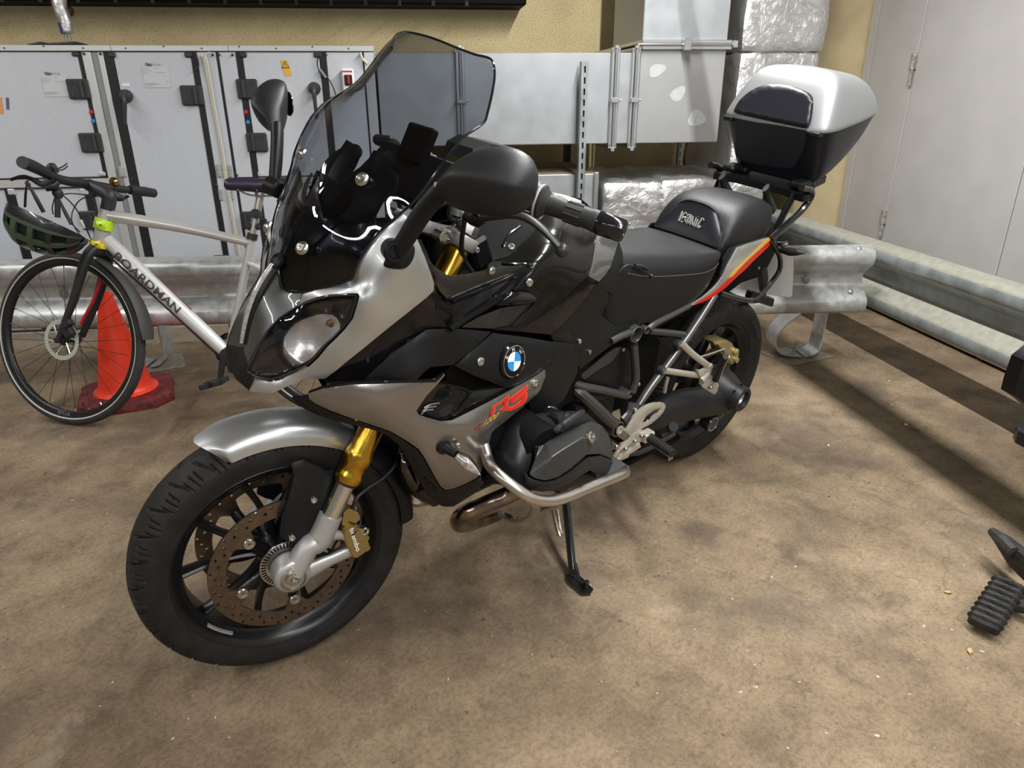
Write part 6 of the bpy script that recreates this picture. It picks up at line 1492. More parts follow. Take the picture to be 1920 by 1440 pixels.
# belly: black chin and front cover by the wheel
g = G(); g.box(-.42,-.26,-.14,.14,.40,.46,bev=.02); g.build('oil_cooler_shroud', dark, moto)
btube([(757,850,.10),(763,878,.12),(775,905,.12),(795,925,.11),(815,935,.10)], .020, 'front_oil_pipe', mat('dark_chrome', (.10,.09,.09), .12, 1), n=16)
# crash bar
btube([(902,800,.20),(903,815,.22),(908,838,.245),(914,860,.27),(920,874,.295),(935,890,.325),(960,910,.355),(985,928,.378),(1005,937,.388),(1030,939,.392),(1060,932,.392),(1100,916,.388),(1140,900,.382),(1163,891,.375),(1172,886,.362),(1172,880,.345)], .0125, 'crash_bar', crash, n=18, sub=5, mirror=True)
btube([(1004,942,.375),(1003,955,.33),(995,967,.27),(980,974,.22),(965,975,.19),(950,968,.16),(940,962,.13)], .0105, 'crash_bar_brace', crash, n=14, mirror=True)
btube([(1060,937,.37),(1030,950,.31),(1008,960,.25)], .008, 'crash_bar_brace', crash, mirror=True)
bbox(B(1146,880,.34), m3('y', .25), .07, .05, .018, 'bar_pad', matt, .005)
# side stand
def floorB(u, v, z=.004):
    p = np.append(WZ(u, v, z), 1); w = MW @ p; return (np.linalg.inv(MB) @ w)[:3]
ft_ = floorB(1075, 1082, .012); toe = floorB(1100, 1106, .010)
topS = B(1060, 930, .13)
g = G(); mid = topS+(ft_-topS)*.36; g.tube([topS, topS+np.array([.05,-.03,.07]), np.array([-.66,.07,.33])], [.017,.02,.024], 12, sub=3, flat=(1,.8)); g.tube([topS, mid], [.017,.014], 14, flat=(1,.8)); g.tube([mid, ft_+np.array([0,0,.0])], [.0115,.0115], 14); st_ = g.build('side_stand', railm, moto)
hd_ = toe-ft_; hd_ /= np.linalg.norm(hd_); sd = np.cross([0,0,1.], hd_)
g = G(); pl = [ft_-hd_*.018-sd*.016, ft_+hd_*.01-sd*.024, toe+hd_*.006-sd*.020, toe+hd_*.016, toe+hd_*.006+sd*.018, ft_+hd_*.01+sd*.02, ft_-hd_*.018+sd*.014]; g.prism(pl, (0,0,-.008)); g.build('stand_foot', railm, st_)
g = G(); g.prism([ft_+np.array([0,0,.05])+sd*.004, ft_+sd*.004, ft_+hd_*.045+sd*.004, ft_+hd_*.052+np.array([0,0,.014])+sd*.004, ft_+hd_*.028+np.array([0,0,.010])+sd*.004], -sd*.008); g.tube([ft_+hd_*.050+np.array([0,0,.006]), ft_+hd_*.056+np.array([0,0,.026])], .007, 8); g.build('stand_tang', railm, st_)
btube([(1037,955,.16),(1045,990,.19),(1050,1005,.205)], .006, 'stand_spring', exh); btube([(1046,955,.16),(1050,985,.185),(1053,1000,.20)], .004, 'stand_spring', steel)
# centre stand folded up
g = G()
for s in (1, -1): g.tube([(-.93,s*.10,.26),(-1.10,s*.13,.22),(-1.25,s*.15,.25)], .013, 10, sub=3)
g.tube([(-1.10,-.13,.22),(-1.10,.13,.22)], .011, 10); g.build('centre_stand', railm, moto)
# footrest plate, heel guard, peg, gear lever
S_fp = Surf([(1166,795,.185),(1230,757,.190),(1248,762,.190),(1200,810,.195),(1155,870,.195)])
patch('heel_guard', smooth_outline([(1172,808,1),(1182,790),(1196,772),(1215,758),(1236,754),(1246,757),(1247,766),(1238,780),(1220,795),(1205,803),(1195,812),(1186,822,1)]), S_fp, warma, moto, th=.008, step=6, edge=.003, holes=[[(1204,793),(1212,780),(1228,768),(1238,766),(1234,774),(1220,786),(1208,792)]])
patch('footrest_plate', [(1185,812),(1200,805),(1213,809),(1214,822),(1204,828),(1196,832),(1186,848),(1170,858),(1158,866),(1150,873),(1150,858),(1158,845),(1166,832),(1178,824)], S_fp, warma, moto, th=.010, step=6, edge=.003, off=.002)
patch('gear_lever', [(1188,838),(1200,832),(1202,838),(1192,845),(1180,852),(1178,858),(1165,862),(1152,872),(1149,868),(1160,858),(1172,846)], S_fp, warma, moto, th=.008, step=5, off=.018, edge=.003)
for s in (1, -1):
    a, b = B(1214,818,.205), B(1262,850,.315); a, b = (a, b) if s > 0 else (mir(a), mir(b))
    g = G(); g.tube([a, b], [.014,.0125], 14, flat=(.8,1.15)); pg = g.build('footrest_rubber', rubber, moto)
    for k in range(9):
        c = a+(b-a)*(.10+.095*k); dv = (b-a)/np.linalg.norm(b-a); g = G(); g.lathe([(.0125,-.003),(.0148,0),(.0125,.003)], c, dv, 14, capped=False); g.build('rubber_rib', rubber, pg)
    g = G(); q = b+(a-b)*.08; g.tube([q, q+np.array([.0,.0,-.028])], .0035, 8); g.tube([a-np.array([0,0,.014]), b-np.array([0,0,.016])], .004, 8); g.build('footrest_underside', steel, pg)
    g = G(); c = a; g.box(-.02,.02,-.02,.012,-.016,.016,bev=.004,M=t4(None,c)); g.build('footrest_clevis', warma, moto)
for u, v, y in ((1156,838,.200),(1191,828,.212),(1203,818,.222),(1173,842,.212)): g = G(); g.bolt(B(u,v,y), (0,1,0), .007, .004); g.build('bolt', boltm, moto)
btube([(1258,803,.20),(1263,800,.235)], .014, 'gear_pedal_rubber', rubber, n=14)
btube([(1240,818,.185),(1256,806,.19)], .006, 'gear_pedal_arm', railm)
# pillion footrest bracket
for pts, r in (([(1278,644,.165),(1300,665,.175),(1320,680,.185),(1332,690,.19)], .010), ([(1247,695,.165),(1280,700,.172),(1310,704,.18),(1325,706,.188)], .010), ([(1330,684,.19),(1327,700,.19),(1315,715,.195)], .012)):
    btube(pts, r, 'pillion_bracket', warma, n=12, sub=5, flat=(1,.7), mirror=True)
patch('pillion_bracket_plate', [(1308,694),(1328,686),(1334,690),(1330,700),(1344,716),(1348,722),(1345,734),(1340,740),(1318,727),(1314,720),(1320,714),(1312,706)], Surf([(1308,694,.19),(1348,722,.20),(1340,740,.20),(1318,727,.20)]), warma, moto, th=.010, step=5, edge=.003)
P = [B(1342,711,.205), B(1350,688,.225), B(1361,668,.245)]
g = G(); g.tube(P, [.013,.014,.012], 12, sub=3, flat=(1,.8)); pr = g.build('pillion_footrest', rubber, moto); g2 = g.mirrored(); g2.build('pillion_footrest', rubber, moto)
g = G(); g.tube([p+np.array([-.018,.0,-.006]) for p in P], [.007,.007,.005], 10, sub=3, flat=(1,.6)); g.build('footrest_underside', warma, pr)
btube([(1252,708,.16),(1248,722,.155),(1246,735,.15)], .006, 'pillion_heel_tab', warma)
for u, v, y in ((1277,648,.165),(1247,697,.165)): ring(u, v, y, .013, .006, .012, 'bracket_boss', framegrey)
g = G(); g.bolt(B(1333,726,.214), (0,1,0), .007, .004); g.build('bolt', steel, moto)
# swing arm with drive shaft on the left, final drive, paralever strut
btube([(1195,790,.10),(1225,780,.115),(1260,765,.125),(1300,757,.135),(1340,752,.140),(1365,748,.145)], [.045,.052,.056,.055,.052,.050], 'swing_arm', matt, n=20, sub=4, flat=(1.05,.75))
g = G(); o = B(1372,745,.13); o = np.array([RHUB[0], .06, RHUB[2]]); g.lathe([(.06,0),(.075,.015),(.078,.045),(.066,.080),(.052,.105),(.046,.128),(.044,.148),(.041,.152),(.030,.152),(.028,.140),(.024,.120),(0,.120)], o, (0,1,0), 36); fd = g.build('final_drive', matt, moto, angle=40)
g = G(); g.lathe([(.0285,.1385),(.020,.1215)], o, (0,1,0), 30, capped=False); g.lathe([(.020,.118),(0,.118)], o, (0,1,0), 30, capped=False); g.build('hub_bore', galv, fd)
for k in range(8):
    a = 2*math.pi*k/8; g = G(); g.lathe([(.005,0),(.005,.004),(0,.004)], o+np.array([.049*math.cos(a), .128, .049*math.sin(a)]), (0,1,0), 8); g.build('cover_bolt', satin, fd)
btube([(1325,797,.15),(1345,780,.15),(1362,758,.155)], [.012,.012,.012], 'paralever_strut', railm, n=12)
g = G(); g.lathe([(.029,-.02),(.030,.012),(.027,.016),(.025,.013),(0,.013)], B(1331,792,.150), (0,1,0), 30); pv = g.build('pivot_housing', railm, moto)
g = G(); g.lathe([(.0245,.0132),(.0255,.0145),(.0235,.0145)], B(1331,792,.150), (0,1,0), 30, capped=False); g.build('pivot_ring', mat('light_grey_rib', (.42,.42,.41), .4), pv)
btube([(1218,700,.03),(1260,660,.02),(1300,640,.0)], .03, 'rear_shock', dark); btube([(1180,700,.02),(1225,660,.02)], .035, 'rear_shock', dark)
# rear brake
g = G(); g.lathe([(.040,-.10),(.050,-.06),(.050,.05),(.060,.06)], (0,0,0), (0,1,0), 28); g.build('hub', rimblk, rr, xf=RX_)
disc(.1325, .104, .058, RX_, moto, lug=False, nh=40)
cp = [(1337,641),(1349,636),(1362,637),(1372,643),(1376,650),(1383,657),(1385,664),(1381,676),(1372,684),(1363,678),(1360,668),(1352,662),(1350,652),(1340,646)]
ysf = .085
g = G(); g.prism([B(u, v, ysf) for u, v in cp], (0,-.04,0)); cc = np.mean([B(u, v, ysf) for u, v in cp], axis=0); g.prism([cc+(B(u, v, ysf)-cc)*.8 for u, v in cp], (0,.010,0)); g.lathe([(.012,0),(.012,.02),(.008,.024),(0,.024)], B(1372,656,ysf), (0,1,0), 14); g.lathe([(.010,0),(.010,.02),(0,.022)], B(1374,672,ysf), (0,1,0), 14); g.build('rear_caliper', mat('gold_caliper_light', (.50,.41,.20), .3, .6), moto)
btube([(1305,671,.10),(1330,664,.10),(1358,654,.10)], .003, 'brake_pipe', warma)
# rear wheel carrier shine piece and lower engine cradle
btube([(1150,880,.12),(1190,860,.12),(1230,840,.10),(1270,820,.09)], .012, 'lower_brace', dark)
g = G(); g.box(-1.18,-.84,-.11,.11,.36,.62,bev=.04); g.build('gearbox', dark, moto)

# ------------------------------------------------------------------ top case (its own thing, clipped on the rack)
tc = thing('top_case', 'hard luggage case with silver lid and black base behind the seat', 'luggage case', t4(MB[:3,:3], (MB @ np.array([-1.80, 0, .995, 1]))[:3]))
TX = t4(None, (1.80, 0, -.995))
def ringc(zf, zr_, xf_, xr, w, rnd=.3, n=40, bow=.0):
    out = []
    xc = (xf_+xr)/2; hx = (xf_-xr)/2
    for k in range(n):
        a = 2*math.pi*k/n; c, s = math.cos(a), math.sin(a); e = 2/ (2+ (1/rnd)*1.2)
        x = np.sign(c)*abs(c)**e; y = np.sign(s)*abs(s)**e
        wy = w*(1-.10*max(0, -x)**2)
        X = xc+hx*x+bow*(1-y*y)*max(0, x); t = (1-(X-xr)/(xf_-xr)); z = zf+(zr_-zf)*t
        out.append((X, wy*y, z))
    return out
body = [(.992,1.020,-1.745,-1.835,.115),(.994,1.055,-1.728,-1.885,.142),(1.01,1.085,-1.720,-1.915,.155),(1.07,1.14,-1.688,-1.965,.171),(1.13,1.19,-1.655,-1.99,.182),(1.150,1.210,-1.645,-1.995,.186)]
g = G(); g.loft([ringc(*r) for r in body], closed=True, caps=True, su=3); g.build('case_base', caseb, tc, xf=TX, angle=50)
lid = [(1.154,1.214,-1.640,-2.0,.190),(1.168,1.225,-1.643,-2.0,.190),(1.215,1.255,-1.664,-1.985,.177),(1.262,1.280,-1.690,-1.955,.160),(1.292,1.296,-1.712,-1.925,.143),(1.311,1.308,-1.738,-1.895,.118),(1.320,1.314,-1.772,-1.87,.075),(1.322,1.315,-1.80,-1.84,.02)]
g = G(); g.loft([ringc(*r, bow=.0) for r in lid], closed=True, caps=True, su=4); g.build('case_lid', casew, tc, xf=TX, angle=60)
g = G(); g.loft([ringc(1.1495,1.2095,-1.6415,-1.998,.1885), ringc(1.1545,1.2145,-1.6415,-1.998,.1885)], closed=True, caps=True); g.build('seam_seal', blk, tc, xf=TX)
def lidface(u, v, off=.0):
    Mi = np.linalg.inv(MB); c = (Mi @ np.append(CAM, 1))[:3]; d = Mi[:3,:3] @ ray(u, v)
    n0 = np.array([.108, 0, .048]); n0 /= np.linalg.norm(n0); p0 = np.array([-1.643,0,1.168])+n0*off; t = ((p0-c)@n0)/(d@n0); return c+t*d
padol = smooth_outline([(1376,207),(1385,190),(1398,177),(1411,168),(1427,161),(1445,158),(1482,161),(1509,170),(1521,178),(1525,188),(1524,205),(1521,225),(1516,238),(1505,239),(1475,233),(1440,226),(1400,217),(1380,212)], 2)
pts, T, BP, _ = tri_region(padol, [], 6)
V = [lidface(p[0], p[1], .016-(.010 if math.sqrt(np.min(np.sum((BP-p)**2,1))) < .01 else .002 if math.sqrt(np.min(np.sum((BP-p)**2,1))) < 6 else 0)) for p in pts]; V = np.array(V)
T = [t if np.cross(V[t[1]]-V[t[0]], V[t[2]]-V[t[0]])[0] > 0 else t[::-1] for t in T]; V2, F2 = shell(V, T, .02); g = G(); g.add(V2, F2); g.build('backrest_pad', leather2, tc, xf=TX, angle=60)
def baseface(u, v, off=0):
    Mi = np.linalg.inv(MB); c = (Mi @ np.append(CAM, 1))[:3]; d = Mi[:3,:3] @ ray(u, v)
    n0 = np.array([.14, 0, -.078]); n0 /= np.linalg.norm(n0); p0 = np.array([-1.645,0,1.148])+n0*off; t = ((p0-c)@n0)/(d@n0); return c+t*d
pol = smooth_outline([(1386,225,1),(1450,234),(1512,246,1),(1506,280),(1495,300),(1488,313),(1470,315),(1430,310),(1395,302),(1380,292),(1378,270)], 3)
V = [baseface(*q, .0015) for q in pol]; g = G(); g.prism(V, (-.003,0,.0016)); g.build('front_recess_panel', mat('case_front_plastic', (.020,.023,.031), .5), tc, xf=TX)
for s in (1, -1):
    g = G(); g.box(-1.665,-1.638, s*.150-.018, s*.150+.018, 1.142, 1.158, bev=.004); g.build('lid_hinge', satin, tc, xf=TX)
    g = G(); g.box(-1.74,-1.70, s*.11-.03, s*.11+.03, .985, 1.003, bev=.005); g.build('case_foot', satin, tc, xf=TX)
# ------------------------------------------------------------------ the bicycle
bq = [0.1135897220924338, -1.7363181859039736, -0.6443886529756594, 0.17668116447186868, -0.29864574352062667, 0.1491314142795141, 0.4579982773388062, 0.6229602637296622, 0.630278705759066]
MK = t4(m3('z', bq[2]) @ m3('x', bq[3]), (bq[0], bq[1], 0))
c71, s71 = math.cos(math.radians(71)), math.sin(math.radians(71)); kax = np.array([-c71, 0, s71])
crown = np.array([-.0425, 0, .3313])+.395*kax; htop = crown+.149*kax
KK = np.array([[0,-kax[2],kax[1]],[kax[2],0,-kax[0]],[-kax[1],kax[0],0]]); KR = np.eye(3)+math.sin(bq[4])*KK+(1-math.cos(bq[4]))*KK@KK
MKS = t4(None, crown) @ t4(KR) @ t4(None, -crown); MKF = MK @ MKS
def K_(u, v, y): return unproj(MK, u, v, 1, y)
def KF(u, v, y): return (MKS @ np.append(unproj(MKF, u, v, 1, y), 1))[:3]
bk = thing('bicycle', 'silver hybrid bicycle leaning on the barrier with black fork and disc brake', 'bicycle', MK)
bsil = mat('bicycle_silver_paint', (.50,.49,.47), .32, .35, .4); bblk = mat('carbon_black_matt', (.016,.017,.018), .5); tyrek = mat('bicycle_tyre', (.028,.028,.028), .7, noise=.2, nscale=40)
grime = mat('grey_frame_worn', (.34,.32,.30), .5, .3, noise=.12, nscale=30)
def ring_lathe(prof, xf, name, m, par, n=96, angle=50):
    g = G(); g.lathe(prof, (0,0,0), (0,1,0), n, capped=False); return g.build(name, m, par, xf=xf, angle=angle)
def circ_prof(R, r, k=12): return [(R+r*math.cos(a), r*math.sin(a)) for a in np.linspace(0, 2*math.pi, k+1)]
def bwheel(X, front):
    pre = 'front' if front else 'rear'
    ring_lathe(circ_prof(.3275, .0185), X, pre+'_tyre', tyrek, bk)
    ring_lathe([(.3195,.0172),(.3225,.0192),(.3205,.0198),(.3175,.0178)], X, 'reflective_stripe', mat('stripe_grey', (.50,.50,.48), .5), bk)
    rm = ring_lathe([(.315,.011),(.316,.013),(.308,.0135),(.298,.012),(.292,.006),(.290,0),(.292,-.006),(.298,-.012),(.308,-.0135),(.316,-.013),(.315,-.011)], X, pre+'_rim', mat('rim_black', (.018,.019,.021), .35, .3), bk)
    g = G(); g.lathe([(.009,-.052),(.022,-.034),(.023,-.030),(.014,-.026),(.014,.026),(.023,.030),(.022,.034),(.009,.052)], (0,0,0), (0,1,0), 20); g.build('hub', bblk, rm, xf=X)
    n = 28; gs = G()
    for k in range(n):
        a = 2*math.pi*k/n; b = a+(.55 if (k//2) % 2 else -.55); s = 1 if k % 2 else -1
        g = G() if front else gs
        g.tube([(.021*math.cos(b), s*.030, .021*math.sin(b)), (.292*math.cos(a), s*.002, .292*math.sin(a))], .0011, 5)
        if front: g.build('spoke', bblk, rm, xf=X)
        if front:
            g = G(); g.tube([(.292*math.cos(a), s*.002, .292*math.sin(a)), (.281*math.cos(a), s*.002, .281*math.sin(a))], .0024, 6); g.build('spoke_nipple', chrome, rm, xf=X)
    if not front: o = gs.build('spokes', bblk, rm, xf=X); o['kind'] = 'stuff'
    return rm
XFk = MKS @ t4(None, (0,0,.346)); XRk = t4(None, (-1.055, 0, .346))
rmf = bwheel(XFk, True); bwheel(XRk, False)
def rtext(s, r0, h, a0, y, m, par, xf, flip=1):
    V, Fc = text_mesh(s, bold=True); lo, hi = V.min(0), V.max(0); sc_ = h/(hi[1]-lo[1]); g = G()
    g.add([((r0+(q[1]-lo[1])*sc_)*math.cos(a0+flip*(q[0]-lo[0])*sc_*1.5/r0), y, (r0+(q[1]-lo[1])*sc_)*math.sin(a0+flip*(q[0]-lo[0])*sc_*1.5/r0)) for q in V], Fc)
    return g.build('lettering', m, par, xf=xf, flatsh=True)
rtext('ELITE', .297, .012, math.radians(284), .0145, mat('rim_decal_grey', (.16,.16,.18), .4), rmf, XFk, -1)
# valve
g = G(); a = math.radians(262); g.tube([(.29*math.cos(a),0,.29*math.sin(a)),(.255*math.cos(a),0,.255*math.sin(a))], [.0025,.004], 8); g.build('valve', bblk, rmf, xf=XFk)
# brake rotor (slotted ring) and caliper
out = [(.080*math.cos(a), .080*math.sin(a)) for a in np.linspace(0, 2*math.pi, 72, endpoint=False)]; inn = [(.064*math.cos(a), .064*math.sin(a)) for a in np.linspace(0, 2*math.pi, 60, endpoint=False)]
holes = [inn]
for k in range(36):
    a = 2*math.pi*k/36; c = (.072*math.cos(a), .072*math.sin(a)); dx = (math.cos(a+.5), math.sin(a+.5)); dy = (-dx[1], dx[0])
    holes.append([(c[0]+dx[0]*.004*x+dy[0]*.0011*y, c[1]+dx[1]*.004*x+dy[1]*.0011*y) for x, y in ((-1,-1),(1,-1),(1,1),(-1,1))])
pts = []; edges = []
for lp in [out]+holes: o = len(pts); pts += lp; edges += [(o+i, o+(i+1)%len(lp)) for i in range(len(lp))]
r = geometry.delaunay_2d_cdt([Vector(p) for p in pts], edges, [], 0, 1e-7); P2 = [tuple(v) for v in r[0]]; T = []
for f in r[2]:
    c = (sum(P2[i][0] for i in f)/3, sum(P2[i][1] for i in f)/3)
    if not inside(c, out) or any(inside(c, h) for h in holes): continue
    T.append(list(f))
V, F2 = shell([(x, .040, z) for x, z in P2], T, .002); g = G(); g.add(V, F2); rot_ = g.build('brake_rotor', mat('rotor_steel_mint_sheen', (.62,.74,.72), .35, .6), bk, xf=XFk)  # mint white reflection put into the rotor's base colour
g = G()
for k in range(6):
    a = 2*math.pi*k/6; g.tube([(.022*math.cos(a-.5), .039, .022*math.sin(a-.5)), (.065*math.cos(a), .039, .065*math.sin(a))], .003, 6)
g.build('rotor_spider', mat('rotor_steel_mint_sheen', (.62,.74,.72), .35, .6), rot_, xf=XFk)
# fork
for s in (1, -1):
    g = G(); P = [crown+kax*-.0+np.array([0,s*.018,0]), crown-kax*.05+np.array([.0,s*.052,0]), crown-kax*.20+np.array([.012,s*.057,0]), np.array([-.004,s*.055,.356])]
    g.tube(P, [.021,.019,.015,.011], 14, sub=5, flat=(1,1.15)); fk = g.build('fork_leg', bblk, bk, xf=MKS)
    if s < 0: g = G(); g.tube([P[1]+[.0,.018,-.03], P[2]+[0,.013,0], P[3]+[-.01,.011,.05]], .007, 8, sub=4); g.build('fork_decal_band', mat('fork_red', (.50,.02,.03), .4), fk, xf=MKS)
g = G(); g.ball(crown-kax*.012, (.028,.036,.03), 14); g.build('fork_crown', bblk, bk, xf=MKS)
g = G(); c0 = np.array([-.045,.052,.385]); g.box(-.022,.022,-.012,.014,-.03,.03,bev=.006,M=t4(m3('y',.5),c0)); g.box(-.03,.015,-.006,.020,-.012,.012,bev=.004,M=t4(m3('y',.5),c0+np.array([-.006,.004,.02]))); g.lathe([(.012,0),(.012,.010),(0,.012)], (0,.056,.346), (0,1,0), 14)
g.build('disc_brake_caliper', bblk, bk, xf=MKS)
# frame
bb = np.array([-.623,0,.28]); sdir = np.array([-.284,0,.959]); stt = bb+.47*sdir
g = G(); g.tube([crown-kax*-.006, htop], [.029,.0265], 20); g.build('head_tube', bsil, bk)
g = G(); d0 = crown+kax*.035; g.tube([d0+[-.02,0,-.005], d0+(bb-d0)*.5, bb+np.array([.02,0,.01])], [.027,.030,.027], 18, sub=4); dt = g.build('down_tube', mat('downtube_pale_silver', (.66,.66,.65), .3, .25, .5), bk)
g = G(); t0 = htop-kax*.025; g.tube([t0+[-.015,0,0], t0+(stt-t0)*.5, stt-sdir*.02], [.0235,.020,.0165], 16, sub=4); g.build('top_tube', bsil, bk)
g = G(); g.tube([bb, bb+.24*sdir, stt+sdir*.01], [.0165,.0155,.0160], 16, sub=3); g.build('seat_tube', bsil, bk)
g = G(); ra = np.array([-1.055,0,.346])
for s in (1, -1):
    g = G(); g.tube([stt-sdir*.10+np.array([0,s*.008,0]), stt+(ra-stt)*.5+np.array([0,s*.045,0]), ra+np.array([0,s*.062,0])], [.008,.008,.007], 10, sub=4); g.build('seat_stay', bsil, bk)
    g = G(); g.tube([bb+np.array([-.01,s*.02,0]), bb+(ra-bb)*.4+np.array([0,s*.045,-.01]), ra+np.array([0,s*.062,0])], [.011,.010,.008], 10, sub=4); g.build('chain_stay', bsil, bk)
# lettering along the down tube
V, Fc = text_mesh('BOARDMAN', bold=.02, sub=4); lo, hi = V.min(0), V.max(0); dd = (bb-d0); L_ = np.linalg.norm(dd); dd = dd/L_; up_ = np.array([-dd[2],0,dd[0]]); up_ = up_ if up_[2] > 0 else -up_
a0 = d0+dd*.085; a1 = d0+dd*.395; h = .030; g = G(); VV = []
for q in V:
    tx = (q[0]-lo[0])/(hi[0]-lo[0]); ty = (q[1]-lo[1])/(hi[1]-lo[1])-.5; ang = ty*h/.029; R_ = .0314
    VV.append(a0+(a1-a0)*tx+up_*R_*math.sin(ang)+np.array([0,R_*math.cos(ang),0]))
g.add(VV, Fc); g.build('lettering', ink, dt, flatsh=True)
g = G(); up2 = up_; g.tube([d0+dd*.03+up2*.026, d0+dd*.2+up2*.029, d0+dd*.42+up2*.027], .004, 8); g.build('brown_edge_stripe', mat('brown_stripe', (.16,.06,.05), .5), dt)
# seatpost, clamp light, saddle
sp1 = bb+.655*sdir; g = G(); g.tube([stt, sp1], .0145, 16); g.build('seat_post', mat('seat_post_silver', (.55,.53,.5), .3, .8), bk)
g = G(); g.lathe([(.0205,-.012),(.0205,.012)], stt+sdir*.005, sdir, 16); g.tube([stt+sdir*.045+np.array([-.02,0,0]), stt+sdir*.045+np.array([.024,0,0])], .014, 10); g.tube([stt+sdir*.095-[.0,.02,0], stt+sdir*.095+[0,.02,0]], .019, 12); g.tube([stt+sdir*.09+np.array([.0,.02,0]), stt+sdir*.07+np.array([-.045,.02,0]), stt+sdir*.05+np.array([-.055,.02,0])], .005, 6); g.build('light_clamp', bblk, bk)
sad = []
for (u, v, w, hh) in ((421,348,.008,.010),(426,347,.022,.024),(445,347,.025,.028),(470,348,.029,.030),(495,350,.040,.032),(520,348,.060,.030),(545,346,.070,.028),(556,345,.060,.018)):
    c = K_(u, v, 0); sad.append([c+np.array([0, w*math.cos(a), hh*math.sin(a)*(1 if math.sin(a) > 0 else .8)]) for a in np.linspace(0, 2*math.pi, 14, endpoint=False)])
g = G(); g.loft(sad, closed=True, caps=True, su=4); sd = g.build('saddle', mat('navy_saddle_vinyl', (.022,.018,.038), .38, rvar=.1, nscale=20), bk, angle=60)
for s in (1, -1): g = G(); g.tube([K_(440,352,s*.012), K_(470,366,s*.022), K_(520,366,s*.022), K_(545,352,s*.03)], .0035, 8, sub=4); g.build('saddle_rail', steel, sd)
g = G(); g.box(-.02,.02,-.028,.028,-.014,.014,bev=.005,M=t4(None,sp1+sdir*.012)); g.build('saddle_clamp', steel, sd)
for q in ((430,343),(437,343.5),(444,342)): g = G(); a = K_(*q, .012); g.tube([a+[0,0,.008], a+np.array([-.014,.004,.009])], .0016, 5, flat=(1,.5)); g.build('saddle_decal', mat('ochre_decal', (.45,.30,.12), .5), sd)
# cranks, chainring, pedals
g = G(); g.lathe([(.066,-.0485),(.070,-.047),(.070,-.0445),(.066,-.043),(.052,-.044),(.052,-.047)], bb, (0,1,0), 44, capped=False)
for k in range(5): a = 2*math.pi*k/5; g.tube([bb+[0,-.046,0], bb+np.array([.06*math.cos(a),-.046,.06*math.sin(a)])], .006, 6)
g.build('chainring', bblk, bk)
for k in range(36):
    pass
g = G(); g.tube([bb-[0,.05,0], bb+[0,.05,0]], .02, 14); g.build('bottom_bracket', bblk, bk)
for s, du in ((1, 1), (-1, -1)):
    a = bb+np.array([0, s*.062, 0]); pe = K_(412, 712, .065)-bb; pe[1] = 0; pe = pe*du; b = a+pe
    g = G(); g.tube([a, b], [.015,.011], 10, flat=(1,.7)); g.tube([b-[0,s*.005,0], b+[0,s*.10,0]], .006, 8); cr = g.build('crank', bblk, bk)
    g = G()
    for (x0, x1, y0, y1) in ((-.045,-.035,.02,.11),(.035,.045,.02,.11),(-.045,.045,.02,.030),(-.045,.045,.100,.11),(-.012,.012,.02,.11)):
        g.box(x0, x1, min(s*y0,s*y1), max(s*y0,s*y1), -.010, .010, bev=.003, M=t4(m3('y', .25), b))
    g.build('pedal', bblk, cr)
g = G()
c_ = [bb+np.array([.07*math.cos(a),-.0455,.07*math.sin(a)]) for a in np.linspace(math.pi/2, -math.pi/2, 10)]; c2 = [ra+np.array([.04*math.cos(a),-.0455,.04*math.sin(a)]) for a in np.linspace(-math.pi/2, -3*math.pi/2, 10)]
g.tube(c_+c2, .0045, 6, closed=True, flat=(1,.7)); g.build('chain', dark, bk)
# front mudguard behind the wheel
rows = []
for a in np.linspace(math.radians(118), math.radians(180), 18):
    t = (a-math.radians(118))/math.radians(62); R = .362+.012*t; w = .024+.014*t*(1-max(0, t-.9)*6)
    rows.append([((R-.010*abs(q)**2)*math.cos(a), w*q, (R-.010*abs(q)**2)*math.sin(a)) for q in np.linspace(-1, 1, 7)])
g = G(); g.loft(rows, su=2, sv=2, thick=.002); g.build('mudguard', mat('mudguard_grey', (.045,.044,.042), .6), bk, xf=XFk)
# handlebar, grips, stem, levers, bell, cables
def ktube(pts, r, name, m, par=bk, n=10, sub=5, flat=None): g = G(); g.tube([KF(*q) for q in pts], r, n, sub=sub, flat=flat); return g.build(name, m, par)
ktube([(85,324,.195),(112,336,.13),(140,342,.07),(165,346,.0),(205,352,-.09),(240,356,-.17)], [.016,.016,.0175,.0195,.0165,.014], 'handlebar', bblk, n=16)
ktube([(42,304,.315),(62,312,.255),(88,325,.19)], [.0205,.021,.019], 'grip', bblk, n=18); ktube([(243,356,-.175),(268,359,-.24),(288,362,-.305)], [.018,.020,.019], 'grip', bblk, n=18)
g = G(); st0 = htop; st1 = KF(165,346,0); g.tube([htop-kax*.004, htop+kax*.035, htop+kax*.062+np.array([.012,0,0]), st1], [.0235,.024,.024,.021], 16, sub=4, flat=(1.1,.95)); stm = g.build('stem', mat('stem_dark', (.022,.023,.028), .5), bk)
for s, q in ((1, [(100,335,.165),(80,345,.18),(60,336,.20),(42,331,.23),(20,337,.27)]), (-1, [(215,356,-.12),(208,372,-.13),(225,374,-.16),(240,368,-.2)])):
    ktube(q, [.014,.012,.008,.007,.006][:len(q)], 'brake_lever', bblk, n=10, sub=4, flat=(1,.7))
ktube([(92,318,.165),(98,312,.16),(106,325,.15)], [.013,.014,.010], 'shifter', bblk, n=12); ktube([(84,352,.17),(98,348,.155),(108,340,.14)], [.014,.018,.012], 'shifter', bblk, n=12); ktube([(212,360,-.1),(222,370,-.115),(232,372,-.13)], [.012,.016,.010], 'shifter', bblk, n=12)
